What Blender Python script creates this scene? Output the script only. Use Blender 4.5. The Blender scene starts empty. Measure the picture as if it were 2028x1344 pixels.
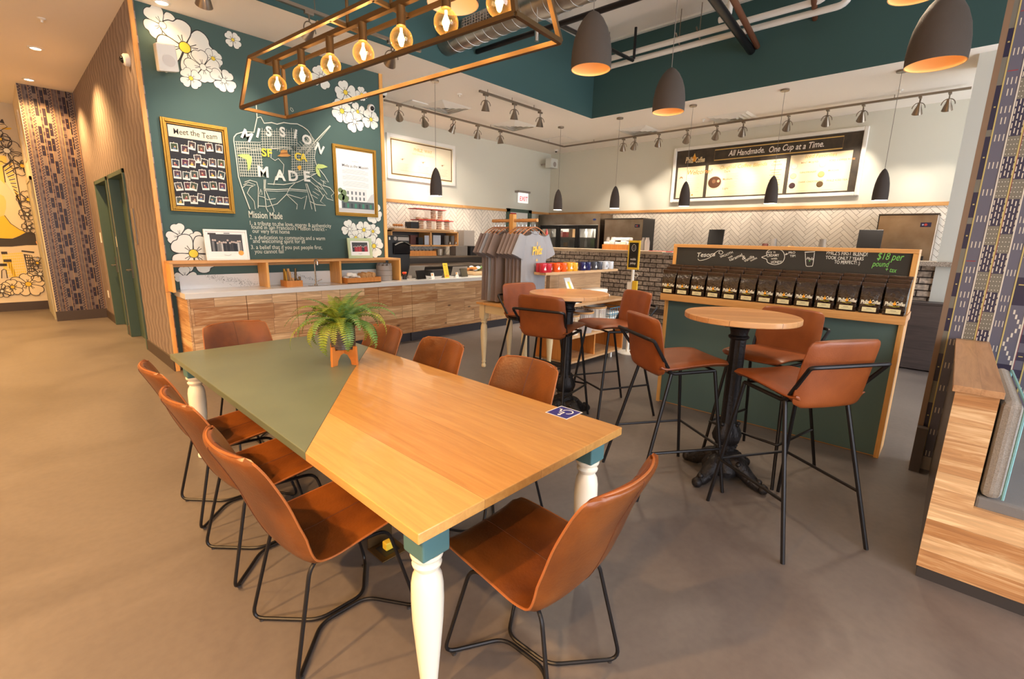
import bpy, bmesh, math, random
from mathutils import Vector, Matrix
random.seed(7)
C = bpy.context.scene.collection
PI = math.pi
# ---------------------------------------------------------------- camera, world, exposure
F, YAW, PIT, ROL, H = 931.5555, math.radians(42.91293), math.radians(11.98224), math.radians(1.23229), 1.58
fw = Vector((math.cos(YAW)*math.cos(PIT), math.sin(YAW)*math.cos(PIT), -math.sin(PIT)))
r0 = Vector((math.sin(YAW), -math.cos(YAW), 0)); u0 = r0.cross(fw)
rt = math.cos(ROL)*r0 + math.sin(ROL)*u0; up = -math.sin(ROL)*r0 + math.cos(ROL)*u0
cd = bpy.data.cameras.new('camera'); cam = bpy.data.objects.new('camera', cd); C.objects.link(cam)
cd.sensor_width = 36; cd.lens = 36*F/2028; cd.clip_start = .05; cd.clip_end = 100
m = Matrix((rt, up, -fw)).transposed().to_4x4(); m.translation = Vector((0, 0, H)); cam.matrix_world = m
S = bpy.context.scene; S.camera = cam
S.view_settings.view_transform = 'Standard'; S.view_settings.look = 'None'; S.view_settings.gamma = 1
S.view_settings.use_curve_mapping = False; S.view_settings.exposure = 0.40
W = bpy.data.worlds.new('world'); S.world = W; W.use_nodes = True
bg = W.node_tree.nodes['Background']; bg.inputs[0].default_value = (.90, .94, 1.0, 1); bg.inputs[1].default_value = 5.0
# rays through the photograph, met with a real plane of the room
def ray(u, v): return fw*F + rt*(u-1014) - up*(v-672)
def oz(u, v, z=0): d = ray(u, v); t = (z-H)/d.z; return Vector((d.x*t, d.y*t, z))
def ox(u, v, x): d = ray(u, v); t = x/d.x; return Vector((x, d.y*t, H+d.z*t))
def oy(u, v, y): d = ray(u, v); t = y/d.y; return Vector((d.x*t, y, H+d.z*t))
def od(u, v, w): d = ray(u, v); t = w/d.dot(fw); return Vector((d.x*t, d.y*t, H+d.z*t))
def lin(c):
    c = c/255; return c/12.92 if c <= .04045 else ((c+.055)/1.055)**2.4
def col(r, g, b): return (lin(r), lin(g), lin(b), 1)
# lights in the ceiling and in the lamps
def light(name, kind, loc, power, color=(1, .82, .6), size=.1, spot=None, aim=None, parent=None, blend=.6):
    L = bpy.data.lights.new(name, kind); L.energy = power; L.color = color
    if kind == 'AREA': L.size = size
    else: L.shadow_soft_size = size
    if kind == 'SPOT': L.spot_size = math.radians(spot or 60); L.spot_blend = blend
    o = bpy.data.objects.new(name, L); C.objects.link(o); o.location = loc
    if aim is not None:
        d = (Vector(aim)-Vector(loc)); o.rotation_euler = d.to_track_quat('-Z', 'Y').to_euler()
    if parent:
        o.parent = parent
        bpy.context.view_layer.update()
        o.matrix_parent_inverse = parent.matrix_world.inverted()
    return o
WARM = (1, .74, .46); SOFT = (1, .86, .70)
# ---------------------------------------------------------------- materials
M = {}
def mat(n, c, rough=.5, metal=0, bump=None, vary=None, spec=.5, alpha=1, trans=0, emit=None, coat=0):
    m = bpy.data.materials.new(n); m.use_nodes = True; nt = m.node_tree; b = nt.nodes['Principled BSDF']
    b.inputs['Base Color'].default_value = c; b.inputs['Roughness'].default_value = rough; b.inputs['Metallic'].default_value = metal
    b.inputs['Specular IOR Level'].default_value = spec; b.inputs['Coat Weight'].default_value = coat
    b.inputs['Transmission Weight'].default_value = trans; b.inputs['Alpha'].default_value = alpha
    if emit: b.inputs['Emission Color'].default_value = emit[0]; b.inputs['Emission Strength'].default_value = emit[1]
    if vary or bump:
        tc = nt.nodes.new('ShaderNodeTexCoord')
    if vary:  # (scale, other colour, detail)
        nz = nt.nodes.new('ShaderNodeTexNoise'); nz.inputs['Scale'].default_value = vary[0]; nz.inputs['Detail'].default_value = 6
        nt.links.new(tc.outputs['Object'], nz.inputs['Vector'])
        rp = nt.nodes.new('ShaderNodeValToRGB'); rp.color_ramp.elements[0].position = .32; rp.color_ramp.elements[1].position = .68
        rp.color_ramp.elements[0].color = c; rp.color_ramp.elements[1].color = vary[1]
        nt.links.new(nz.outputs['Fac'], rp.inputs[0]); nt.links.new(rp.outputs[0], b.inputs['Base Color'])
    if bump:  # (scale, strength)
        nb = nt.nodes.new('ShaderNodeTexNoise'); nb.inputs['Scale'].default_value = bump[0]; nb.inputs['Detail'].default_value = 4
        nt.links.new(tc.outputs['Object'], nb.inputs['Vector'])
        bp = nt.nodes.new('ShaderNodeBump'); bp.inputs['Strength'].default_value = bump[1]; bp.inputs['Distance'].default_value = .01
        nt.links.new(nb.outputs['Fac'], bp.inputs['Height']); nt.links.new(bp.outputs[0], b.inputs['Normal'])
    M[n] = m; return m
def vec(nt, order, src='Object'):
    """object coordinates re-ordered so that the wanted two axes are x and y"""
    tc = nt.nodes.new('ShaderNodeTexCoord'); s = nt.nodes.new('ShaderNodeSeparateXYZ'); c = nt.nodes.new('ShaderNodeCombineXYZ')
    nt.links.new(tc.outputs[src], s.inputs[0])
    for i, ch in enumerate(order):
        if ch in 'xyz': nt.links.new(s.outputs['xyz'.index(ch)], c.inputs[i])
    return c.outputs[0]
def wood(n, cols, order='xyz', plank=(1.2, .12), rough=.42, knots=.0, gap=.0015, grain=1.0, coat=0, bumpy=.15):
    """planks run along the first axis of ORDER; cols = light, mid, dark"""
    m = bpy.data.materials.new(n); m.use_nodes = True; nt = m.node_tree; L = nt.links; b = nt.nodes['Principled BSDF']
    b.inputs['Roughness'].default_value = rough; b.inputs['Coat Weight'].default_value = coat
    sh_ = nt.nodes.new('ShaderNodeVectorMath'); sh_.operation = 'ADD'; L.new(vec(nt, order), sh_.inputs[0]); sh_.inputs[1].default_value = (1.6, .013, 0); v = sh_.outputs[0]
    br = nt.nodes.new('ShaderNodeTexBrick'); L.new(v, br.inputs['Vector']); br.inputs['Scale'].default_value = 1
    br.inputs['Brick Width'].default_value = plank[0]; br.inputs['Row Height'].default_value = plank[1]; br.inputs['Mortar Size'].default_value = gap
    br.inputs['Mortar Smooth'].default_value = .3; br.inputs['Color1'].default_value = (0, 0, 0, 1); br.inputs['Color2'].default_value = (1, 1, 1, 1); br.inputs['Mortar'].default_value = (.5, .5, .5, 1)
    br.offset = .37; br.offset_frequency = 2; br.squash = 1.35; br.squash_frequency = 3; br.inputs['Bias'].default_value = 0
    # stretched grain, shifted per plank
    mp = nt.nodes.new('ShaderNodeMapping'); mp.inputs['Scale'].default_value = (1.6, 22, 22)
    ad = nt.nodes.new('ShaderNodeVectorMath'); ad.operation = 'MULTIPLY_ADD'
    L.new(br.outputs['Color'], ad.inputs[0]); ad.inputs[1].default_value = (3.1, 7.7, 5.3); L.new(v, ad.inputs[2])
    L.new(ad.outputs[0], mp.inputs['Vector'])
    nz = nt.nodes.new('ShaderNodeTexNoise'); nz.inputs['Scale'].default_value = 1.3; nz.inputs['Detail'].default_value = 8; nz.inputs['Roughness'].default_value = .62; nz.inputs['Distortion'].default_value = 1.1
    L.new(mp.outputs[0], nz.inputs['Vector'])
    rp = nt.nodes.new('ShaderNodeValToRGB'); e = rp.color_ramp.elements
    e[0].position = .30; e[0].color = cols[2]; e[1].position = .66; e[1].color = cols[0]
    k = e.new(.5); k.color = cols[1]
    L.new(nz.outputs['Fac'], rp.inputs[0])
    # per plank tint
    mx = nt.nodes.new('ShaderNodeMix'); mx.data_type = 'RGBA'; mx.blend_type = 'MIX'
    t = nt.nodes.new('ShaderNodeValToRGB'); t.color_ramp.elements[0].color = tuple((a+b)/2 for a, b in zip(cols[1], cols[2])); t.color_ramp.elements[1].color = cols[0]
    L.new(br.outputs['Color'], t.inputs[0])
    mx.inputs['Factor'].default_value = .5*grain
    L.new(t.outputs[0], mx.inputs['A']); L.new(rp.outputs[0], mx.inputs['B'])
    out = mx.outputs['Result']
    if knots:
        vo = nt.nodes.new('ShaderNodeTexVoronoi'); vo.inputs['Scale'].default_value = 2.6
        m2 = nt.nodes.new('ShaderNodeMapping'); m2.inputs['Scale'].default_value = (.8, 2.0, 1); L.new(ad.outputs[0], m2.inputs['Vector']); L.new(m2.outputs[0], vo.inputs['Vector'])
        kr = nt.nodes.new('ShaderNodeValToRGB'); kr.color_ramp.elements[0].position = .035; kr.color_ramp.elements[0].color = (knots,)*3+(1,)
        kr.color_ramp.elements[1].position = .10; kr.color_ramp.elements[1].color = (0, 0, 0, 1)
        L.new(vo.outputs['Distance'], kr.inputs[0])
        mk = nt.nodes.new('ShaderNodeMix'); mk.data_type = 'RGBA'; L.new(kr.outputs[0], mk.inputs['Factor']); L.new(out, mk.inputs['A']); mk.inputs['B'].default_value = (cols[2][0]*.25, cols[2][1]*.2, cols[2][2]*.2, 1)
        out = mk.outputs['Result']
    mg = nt.nodes.new('ShaderNodeMix'); mg.data_type = 'RGBA'; L.new(br.outputs['Fac'], mg.inputs['Factor']); L.new(out, mg.inputs['A']); mg.inputs['B'].default_value = tuple(x*.35 for x in cols[2][:3])+(1,)
    L.new(mg.outputs['Result'], b.inputs['Base Color'])
    bp = nt.nodes.new('ShaderNodeBump'); bp.inputs['Strength'].default_value = bumpy; bp.inputs['Distance'].default_value = .004
    L.new(nz.outputs['Fac'], bp.inputs['Height']); L.new(bp.outputs[0], b.inputs['Normal'])
    M[n] = m; return m
def amber_glass():
    m = bpy.data.materials.new('bulb_glass'); m.use_nodes = True; nt = m.node_tree; nt.nodes.clear(); L = nt.links
    o = nt.nodes.new('ShaderNodeOutputMaterial'); t = nt.nodes.new('ShaderNodeBsdfTransparent'); t.inputs[0].default_value = (1, .80, .50, 1)
    g = nt.nodes.new('ShaderNodeBsdfGlossy'); g.inputs['Roughness'].default_value = .05; e = nt.nodes.new('ShaderNodeEmission'); e.inputs[0].default_value = (1, .40, .07, 1); e.inputs[1].default_value = .9
    a = nt.nodes.new('ShaderNodeMixShader'); a.inputs[0].default_value = .10; L.new(t.outputs[0], a.inputs[1]); L.new(g.outputs[0], a.inputs[2])
    f = nt.nodes.new('ShaderNodeLayerWeight'); f.inputs[0].default_value = .35; b = nt.nodes.new('ShaderNodeMixShader'); L.new(f.outputs['Facing'], b.inputs[0]); L.new(a.outputs[0], b.inputs[1])
    s = nt.nodes.new('ShaderNodeAddShader'); L.new(a.outputs[0], s.inputs[0]); L.new(e.outputs[0], s.inputs[1]); L.new(s.outputs[0], b.inputs[2]); L.new(b.outputs[0], o.inputs[0]); M['bulb_glass'] = m
# printed or painted colour of a surface, kept on the mesh
def attr_mat(n, rough=.5, spec=.4):
    m = bpy.data.materials.new(n); m.use_nodes = True; nt = m.node_tree; b = nt.nodes['Principled BSDF']
    a = nt.nodes.new('ShaderNodeAttribute'); a.attribute_name = 'paint'; nt.links.new(a.outputs['Color'], b.inputs['Base Color'])
    b.inputs['Roughness'].default_value = rough; b.inputs['Specular IOR Level'].default_value = spec; M[n] = m; return m
attr_mat('paint', .6); attr_mat('print', .35); attr_mat('tile', .22)
mat('ceiling', col(247, 240, 230), .9)
mat('teal', col(72, 94, 90), .75, bump=(220, .08), spec=.3)
mat('teal_fascia', col(60, 90, 90), .75, bump=(220, .08), spec=.3)
mat('sage', col(214, 212, 198), .8, bump=(200, .05))
mat('cream', col(222, 208, 182), .8)
mat('white', col(235, 232, 224), .5)
mat('white_gloss', col(238, 236, 230), .18, coat=.3)
mat('pillar', col(212, 214, 206), .7)
mat('steel', col(168, 156, 142), .34, 1, vary=(3, col(140, 126, 112)))
mat('steel_dark', col(96, 90, 86), .35, .8)
mat('chrome', col(200, 198, 195), .12, 1)
mat('galvanised', col(178, 172, 164), .3, .95, vary=(4, col(138, 130, 122)))
mat('nickel', col(140, 128, 114), .3, .85)
mat('black', col(24, 23, 24), .45)
mat('black_metal', col(38, 36, 38), .38, .6)
mat('iron', col(34, 31, 33), .5, .5, bump=(60, .5))
mat('black_rubber', col(52, 48, 48), .6)
mat('brown_base', col(70, 58, 52), .6)
mat('screen', col(16, 15, 18), .08)
mat('leather', col(128, 70, 24), .33, vary=(5, col(90, 45, 14)), bump=(90, .12), spec=.55)
mat('leather_seam', col(84, 42, 18), .6)
mat('leather_edge', col(156, 90, 42), .5)
mat('leather_stool', col(140, 72, 30), .40, vary=(9, col(124, 61, 23)), bump=(160, .08))
mat('teal_paint', col(74, 112, 116), .5)
mat('green_top', col(112, 120, 100), .34, vary=(3, col(104, 112, 94)))
mat('green_panel', col(80, 104, 100), .55)
mat('turned_white', col(236, 228, 212), .38, coat=.2)
mat('turned_cream', col(226, 206, 164), .42)
mat('brass', col(108, 84, 54), .46, .85)
mat('brass_dark', col(122, 82, 48), .4, .8)
mat('gold', col(164, 122, 46), .40, .7, bump=(150, .3))
mat('shade', col(72, 62, 54), .8, bump=(300, .4))
mat('shade_in', col(246, 192, 122), .5)
mat('shade_small', col(74, 66, 62), .8, bump=(300, .4))
mat('cloth_grey', col(150, 150, 154), .95, bump=(400, .3))
mat('cloth_taupe', col(134, 116, 108), .95, bump=(400, .3))
mat('cloth_print', col(236, 180, 40), .9)
mat('hanger_wood', col(176, 116, 78), .5)
mat('seat_grey', col(122, 120, 120), .95, bump=(500, .4))
mat('cushion', col(168, 160, 152), .95, vary=(200, col(140, 134, 128)), bump=(500, .4))
mat('cushion_pipe', col(120, 168, 172), .8)
mat('leaf', col(88, 124, 36), .5, vary=(9, col(150, 150, 40)))
mat('leaf_b', col(74, 116, 62), .5, vary=(12, col(110, 142, 60)))
mat('soil', col(50, 38, 28), .9)
mat('pot', col(110, 98, 92), .25, .3, vary=(9, col(78, 66, 62)))
mat('stand_wood', col(214, 130, 56), .5, vary=(6, col(196, 112, 46)))
mat('bag', col(36, 20, 13), .20, spec=.7, bump=(34, 1.0))
mat('bag_fold', col(58, 38, 28), .3, bump=(30, .6))
mat('label_cream', col(226, 210, 160), .6)
mat('chalkboard', col(46, 42, 34), .75, vary=(2.5, col(52, 48, 40)))
mat('chalk', col(228, 226, 214), .8)
mat('chalk_green', col(120, 196, 96), .8)
mat('menu_cream', col(244, 228, 190), .7)
mat('menu_dark', col(52, 44, 36), .6, vary=(7, col(74, 62, 48)))
mat('red', col(214, 52, 48), .4)
mat('yellow', col(240, 200, 60), .5)
mat('orange', col(236, 104, 40), .35)
mat('kraft', col(196, 150, 98), .8, bump=(40, .3))
mat('bread', col(206, 140, 74), .8, vary=(22, col(170, 100, 46)), bump=(50, .5))
mat('paper', col(240, 238, 232), .8)
mat('grey_plastic', col(156, 146, 138), .5)
mat('grey_dark', col(122, 114, 106), .45)
mat('granite', col(206, 196, 182), .25, vary=(120, col(110, 98, 90)))
mat('blue_wire', col(60, 130, 160), .5)
mat('door_green', col(72, 92, 80), .5)
mat('bronze', col(60, 46, 38), .5, .5)
mat('pipe_white', col(226, 222, 214), .4)
mat('pipe_brown', col(110, 66, 42), .6, .3)
mat('dark_wood_plain', col(70, 60, 56), .5)
mat('quartz', col(226, 224, 220), .16, coat=.3)
mat('basket', col(190, 160, 120), .8, bump=(60, .5))
mat('wall_clear', col(214, 200, 190), .8)
def glass(n, c, a):
    m = bpy.data.materials.new(n); m.use_nodes = True; nt = m.node_tree; b = nt.nodes['Principled BSDF']
    b.inputs['Base Color'].default_value = c; b.inputs['Roughness'].default_value = .05; b.inputs['Alpha'].default_value = a; M[n] = m
glass('clear_plastic', col(236, 226, 214), .22); glass('case_glass', col(120, 124, 120), .30); amber_glass()
mat('filament', (1, .6, .25, 1), emit=((1, .66, .30, 1), 34))
mat('glow_bulb', (1, .6, .25, 1), emit=((1, .52, .16, 1), 2.2), alpha=.45)
mat('down_glow', (1, .9, .75, 1), emit=((1, .85, .66, 1), 9))
mat('small_glow', (1, .9, .75, 1), emit=((1, .86, .68, 1), 3))
mat('exit_face', col(240, 238, 236), .4, emit=((1, .97, .95, 1), .5))
mat('exit_red', col(200, 30, 40), .4, emit=((.8, .02, .03, 1), .4))
mat('led', col(120, 150, 255), .3, emit=((.4, .5, 1, 1), 1.5))
OAK = (col(232, 168, 98), col(214, 146, 78), col(176, 108, 52))
HICK = (col(246, 216, 170), col(192, 136, 82), col(122, 72, 38))
wood('oak_top', (col(216, 168, 100), col(196, 144, 78), col(158, 108, 54)), 'yxz', (9, .285), .30, .0, .0006, .75, coat=.25, bumpy=.06)
wood('oak_edge', OAK, 'yxz', (9, .3), .45)
wood('butcher', (col(222, 168, 112), col(206, 146, 92), col(176, 116, 68)), 'yxz', (9, .075), .34, .0, .0006, .6, coat=.2)
wood('hickory_x', HICK, 'xzy', (.62, .195), .5, .8)
wood('hickory_y', HICK, 'yzx', (19, .082), .5, .4, .0004)
wood('hickory_top', (col(204, 160, 118), col(186, 140, 100), col(138, 98, 66)), 'xyz', (19, 5), .35, .7, .0003)
wood('plank_tan', (col(218, 180, 136), col(196, 156, 112), col(160, 120, 82)), 'xzy', (1.3, .17), .5, .3)
wood('plank_orange', (col(222, 150, 74), col(206, 132, 58), col(176, 106, 44)), 'zyx', (2, .3), .5)
wood('trim_wood', (col(232, 180, 116), col(216, 160, 96), col(184, 124, 70)), 'xzy', (3, .3), .5)
wood('trim_wood_y', (col(226, 172, 108), col(208, 150, 88), col(178, 116, 64)), 'yzx', (3, .3), .5)
wood('trim_wood_z', (col(238, 182, 106), col(224, 164, 86), col(190, 128, 60)), 'zxy', (4, .3), .5)
wood('frame_wood', (col(224, 170, 104), col(208, 150, 84), col(172, 114, 58)), 'yzx', (3, .3), .5)
wood('dark_wood', (col(92, 80, 76), col(78, 68, 66), col(56, 48, 48)), 'yzx', (1.4, .3), .55, .4)
wood('dark_wood_x', (col(96, 80, 70), col(82, 68, 60), col(58, 46, 42)), 'xzy', (1.6, .4), .3, .3, coat=.3)
# polished concrete
def concrete():
    m = bpy.data.materials.new('concrete'); m.use_nodes = True; nt = m.node_tree; L = nt.links; b = nt.nodes['Principled BSDF']
    tc = nt.nodes.new('ShaderNodeTexCoord'); n1 = nt.nodes.new('ShaderNodeTexNoise'); n1.inputs['Scale'].default_value = .9; n1.inputs['Detail'].default_value = 9; n1.inputs['Roughness'].default_value = .6; n1.inputs['Distortion'].default_value = .8
    n2 = nt.nodes.new('ShaderNodeTexNoise'); n2.inputs['Scale'].default_value = 26; n2.inputs['Detail'].default_value = 8
    L.new(tc.outputs['Object'], n1.inputs[0]); L.new(tc.outputs['Object'], n2.inputs[0])
    r = nt.nodes.new('ShaderNodeValToRGB'); r.color_ramp.elements[0].position = .3; r.color_ramp.elements[1].position = .72
    r.color_ramp.elements[0].color = col(90, 82, 79); r.color_ramp.elements[1].color = col(116, 107, 102); L.new(n1.outputs['Fac'], r.inputs[0])
    r2 = nt.nodes.new('ShaderNodeValToRGB'); r2.color_ramp.elements[0].position = .35; r2.color_ramp.elements[0].color = (.92, .92, .92, 1); r2.color_ramp.elements[1].position = .6; r2.color_ramp.elements[1].color = (1, 1, 1, 1); L.new(n2.outputs['Fac'], r2.inputs[0])
    # scattered spots and stains in the slab
    vo = nt.nodes.new('ShaderNodeTexVoronoi'); vo.inputs['Scale'].default_value = 1.1; vo.inputs['Randomness'].default_value = 1; L.new(tc.outputs['Object'], vo.inputs[0])
    r3 = nt.nodes.new('ShaderNodeValToRGB'); r3.color_ramp.elements[0].position = .014; r3.color_ramp.elements[0].color = (.55, .5, .45, 1); r3.color_ramp.elements[1].position = .022; r3.color_ramp.elements[1].color = (1, 1, 1, 1); L.new(vo.outputs['Distance'], r3.inputs[0])
    a = nt.nodes.new('ShaderNodeMix'); a.data_type = 'RGBA'; a.blend_type = 'MULTIPLY'; a.inputs['Factor'].default_value = 1; L.new(r.outputs[0], a.inputs['A']); L.new(r2.outputs[0], a.inputs['B'])
    c = nt.nodes.new('ShaderNodeMix'); c.data_type = 'RGBA'; c.blend_type = 'MULTIPLY'; c.inputs['Factor'].default_value = 1; L.new(a.outputs['Result'], c.inputs['A']); L.new(r3.outputs[0], c.inputs['B'])
    L.new(c.outputs['Result'], b.inputs['Base Color']); 
    rr = nt.nodes.new('ShaderNodeMapRange'); rr.inputs[3].default_value = .34; rr.inputs[4].default_value = .52; L.new(n1.outputs['Fac'], rr.inputs[0]); L.new(rr.outputs[0], b.inputs['Roughness'])
    M['concrete'] = m
concrete()
def brick():
    m = bpy.data.materials.new('brick'); m.use_nodes = True; nt = m.node_tree; L = nt.links; b = nt.nodes['Principled BSDF']
    v = vec(nt, 'yzx'); br = nt.nodes.new('ShaderNodeTexBrick'); L.new(v, br.inputs['Vector']); br.inputs['Scale'].default_value = 1
    br.inputs['Brick Width'].default_value = .25; br.inputs['Row Height'].default_value = .086; br.inputs['Mortar Size'].default_value = .009; br.inputs['Mortar Smooth'].default_value = .2
    br.inputs['Color1'].default_value = col(158, 144, 130); br.inputs['Color2'].default_value = col(204, 190, 174); br.inputs['Mortar'].default_value = col(58, 44, 36)
    nz = nt.nodes.new('ShaderNodeTexNoise'); nz.inputs['Scale'].default_value = 22; nz.inputs['Detail'].default_value = 8; L.new(v, nz.inputs[0])
    r = nt.nodes.new('ShaderNodeValToRGB'); r.color_ramp.elements[0].position = .35; r.color_ramp.elements[0].color = (.5, .48, .46, 1); r.color_ramp.elements[1].position = .68; r.color_ramp.elements[1].color = (1.25, 1.22, 1.2, 1); L.new(nz.outputs['Fac'], r.inputs[0])
    a = nt.nodes.new('ShaderNodeMix'); a.data_type = 'RGBA'; a.blend_type = 'MULTIPLY'; a.inputs['Factor'].default_value = 1; L.new(br.outputs['Color'], a.inputs['A']); L.new(r.outputs[0], a.inputs['B'])
    L.new(a.outputs['Result'], b.inputs['Base Color']); b.inputs['Roughness'].default_value = .7
    bp = nt.nodes.new('ShaderNodeBump'); bp.invert = True; bp.inputs['Distance'].default_value = .012; L.new(br.outputs['Fac'], bp.inputs['Height']); L.new(bp.outputs[0], b.inputs['Normal'])
    M['brick'] = m
brick()
def wave_paper():
    m = bpy.data.materials.new('wave_paper'); m.use_nodes = True; nt = m.node_tree; L = nt.links; b = nt.nodes['Principled BSDF']
    v = vec(nt, 'yzx'); w = nt.nodes.new('ShaderNodeTexWave'); w.wave_type = 'BANDS'; w.bands_direction = 'X'; w.wave_profile = 'SAW'
    mp = nt.nodes.new('ShaderNodeMapping'); mp.inputs['Rotation'].default_value = (0, 0, .0); mp.inputs['Scale'].default_value = (1, 1, 1)
    sn = nt.nodes.new('ShaderNodeTexWave'); sn.wave_type = 'BANDS'; sn.bands_direction = 'Y'; sn.wave_profile = 'SIN'; sn.inputs['Scale'].default_value = 1.35; L.new(v, sn.inputs['Vector'])
    ml = nt.nodes.new('ShaderNodeVectorMath'); ml.operation = 'MULTIPLY_ADD'; L.new(sn.outputs['Color'], ml.inputs[0]); ml.inputs[1].default_value = (.05, 0, 0); L.new(v, ml.inputs[2])
    L.new(ml.outputs[0], w.inputs['Vector']); w.inputs['Scale'].default_value = 1.75; w.inputs['Distortion'].default_value = .8; w.inputs['Detail'].default_value = 3; w.inputs['Detail Scale'].default_value = 3
    nz = nt.nodes.new('ShaderNodeTexNoise'); nz.inputs['Scale'].default_value = 9; nz.inputs['Detail'].default_value = 8; nz.inputs['Roughness'].default_value = .7
    m2 = nt.nodes.new('ShaderNodeMapping'); m2.inputs['Scale'].default_value = (5, .8, 1); L.new(v, m2.inputs[0]); L.new(m2.outputs[0], nz.inputs[0])
    r = nt.nodes.new('ShaderNodeValToRGB'); r.color_ramp.elements[0].position = .0; r.color_ramp.elements[0].color = col(108, 94, 92); r.color_ramp.elements[1].position = 1; r.color_ramp.elements[1].color = col(158, 144, 138)
    e = r.color_ramp.elements.new(.25); e.color = col(130, 116, 112); L.new(w.outputs['Fac'], r.inputs[0])
    r2 = nt.nodes.new('ShaderNodeValToRGB'); r2.color_ramp.elements[0].position = .3; r2.color_ramp.elements[0].color = (.66, .62, .6, 1); r2.color_ramp.elements[1].position = .65; r2.color_ramp.elements[1].color = (1.15, 1.12, 1.1, 1); L.new(nz.outputs['Fac'], r2.inputs[0])
    a = nt.nodes.new('ShaderNodeMix'); a.data_type = 'RGBA'; a.blend_type = 'MULTIPLY'; a.inputs['Factor'].default_value = 1; L.new(r.outputs[0], a.inputs['A']); L.new(r2.outputs[0], a.inputs['B'])
    L.new(a.outputs['Result'], b.inputs['Base Color']); b.inputs['Roughness'].default_value = .7; M['wave_paper'] = m
wave_paper()
# ---------------------------------------------------------------- mesh builder
class MB:
    def __init__(s): s.v = []; s.f = []; s.c = []; s.smooth = False
    def add(s, vs, fs, c=None):
        k = len(s.v); s.v += [Vector(p) for p in vs]; s.f += [tuple(i+k for i in f) for f in fs]; s.c += [c]*len(fs); return s
    def box(s, a, b, c=None, rot=None, piv=None, taper=None):
        x0, y0, z0 = a; x1, y1, z1 = b
        vs = [Vector(p) for p in ((x0, y0, z0), (x1, y0, z0), (x1, y1, z0), (x0, y1, z0), (x0, y0, z1), (x1, y0, z1), (x1, y1, z1), (x0, y1, z1))]
        if rot is not None:
            p = Vector(piv) if piv else (Vector(a)+Vector(b))/2; vs = [rot @ (v-p)+p for v in vs]
        return s.add(vs, [(0, 3, 2, 1), (4, 5, 6, 7), (0, 1, 5, 4), (1, 2, 6, 5), (2, 3, 7, 6), (3, 0, 4, 7)], c)
    def poly(s, pts, c=None): return s.add(pts, [tuple(range(len(pts)))], c)
    def tube(s, path, r, n=8, closed=False, caps=True, c=None):
        P = [Vector(p) for p in path]; N = len(P); R = r if isinstance(r, (list, tuple)) else [r]*N; rings = []
        prev = None
        for i in range(N):
            if closed: d = (P[(i+1) % N]-P[i-1])
            else: d = (P[min(i+1, N-1)]-P[max(i-1, 0)])
            d = d.normalized() if d.length > 1e-9 else Vector((0, 0, 1))
            if prev is None:
                a = Vector((0, 0, 1)) if abs(d.z) < .9 else Vector((1, 0, 0)); x = d.cross(a).normalized()
            else:
                x = (prev - d*prev.dot(d)).normalized()
            prev = x; y = d.cross(x)
            rings.append([P[i]+(x*math.cos(2*PI*k/n)+y*math.sin(2*PI*k/n))*R[i] for k in range(n)])
        vs = [p for g in rings for p in g]; fs = []
        for i in range(N if closed else N-1):
            j = (i+1) % N
            for k in range(n): fs.append((i*n+k, i*n+(k+1) % n, j*n+(k+1) % n, j*n+k))
        if caps and not closed: fs += [tuple(range(n))[::-1], tuple((N-1)*n+k for k in range(n))]
        return s.add(vs, fs, c)
    def lathe(s, prof, o=(0, 0, 0), n=24, c=None, ax=None, mod=None, caps=True):
        """prof: (radius, height) pairs along +Z (or along the axis AX)"""
        o = Vector(o); q = Vector((0, 0, 1)).rotation_difference(Vector(ax).normalized()) if ax is not None else None
        vs = []; fs = []
        for r, z in prof:
            for k in range(n):
                t = 2*PI*k/n; rr = r*(mod(t, z) if mod else 1); p = Vector((rr*math.cos(t), rr*math.sin(t), z)); vs.append((q @ p if q else p)+o)
        for i in range(len(prof)-1):
            for k in range(n): fs.append((i*n+k, i*n+(k+1) % n, (i+1)*n+(k+1) % n, (i+1)*n+k))
        if caps:
            if prof[0][0] > 1e-4: fs.append(tuple(range(n))[::-1])
            if prof[-1][0] > 1e-4: fs.append(tuple((len(prof)-1)*n+k for k in range(n)))
        return s.add(vs, fs, c)
    def prism(s, pts, d, c=None):
        """a flat outline given the thickness vector D"""
        n = len(pts); d = Vector(d); P = [Vector(p) for p in pts]
        return s.add(P+[p+d for p in P], [tuple(range(n))[::-1], tuple(range(n, 2*n))]+[(i, (i+1) % n, n+(i+1) % n, n+i) for i in range(n)], c)
    def grid(s, rows, c=None, wrap=False):
        n = len(rows[0]); vs = [p for r in rows for p in r]; fs = []
        for i in range(len(rows)-1):
            for k in range(n if wrap else n-1): fs.append((i*n+k, i*n+(k+1) % n, (i+1)*n+(k+1) % n, (i+1)*n+k))
        return s.add(vs, fs, c)
    def ball(s, o, r, n=10, c=None, sq=1):
        m = n; pr = [(r*math.sin(PI*i/m), -r*sq*math.cos(PI*i/m)) for i in range(m+1)]; pr[0] = (1e-5, pr[0][1]); pr[-1] = (1e-5, pr[-1][1])
        return s.lathe(pr, o, n+2, c)
    def xf(s, M4):
        s.v = [M4 @ p for p in s.v]; return s
def base_off(p):
    o = Vector((0, 0, 0))
    while p: o += p.location; p = p.parent
    return o
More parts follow.
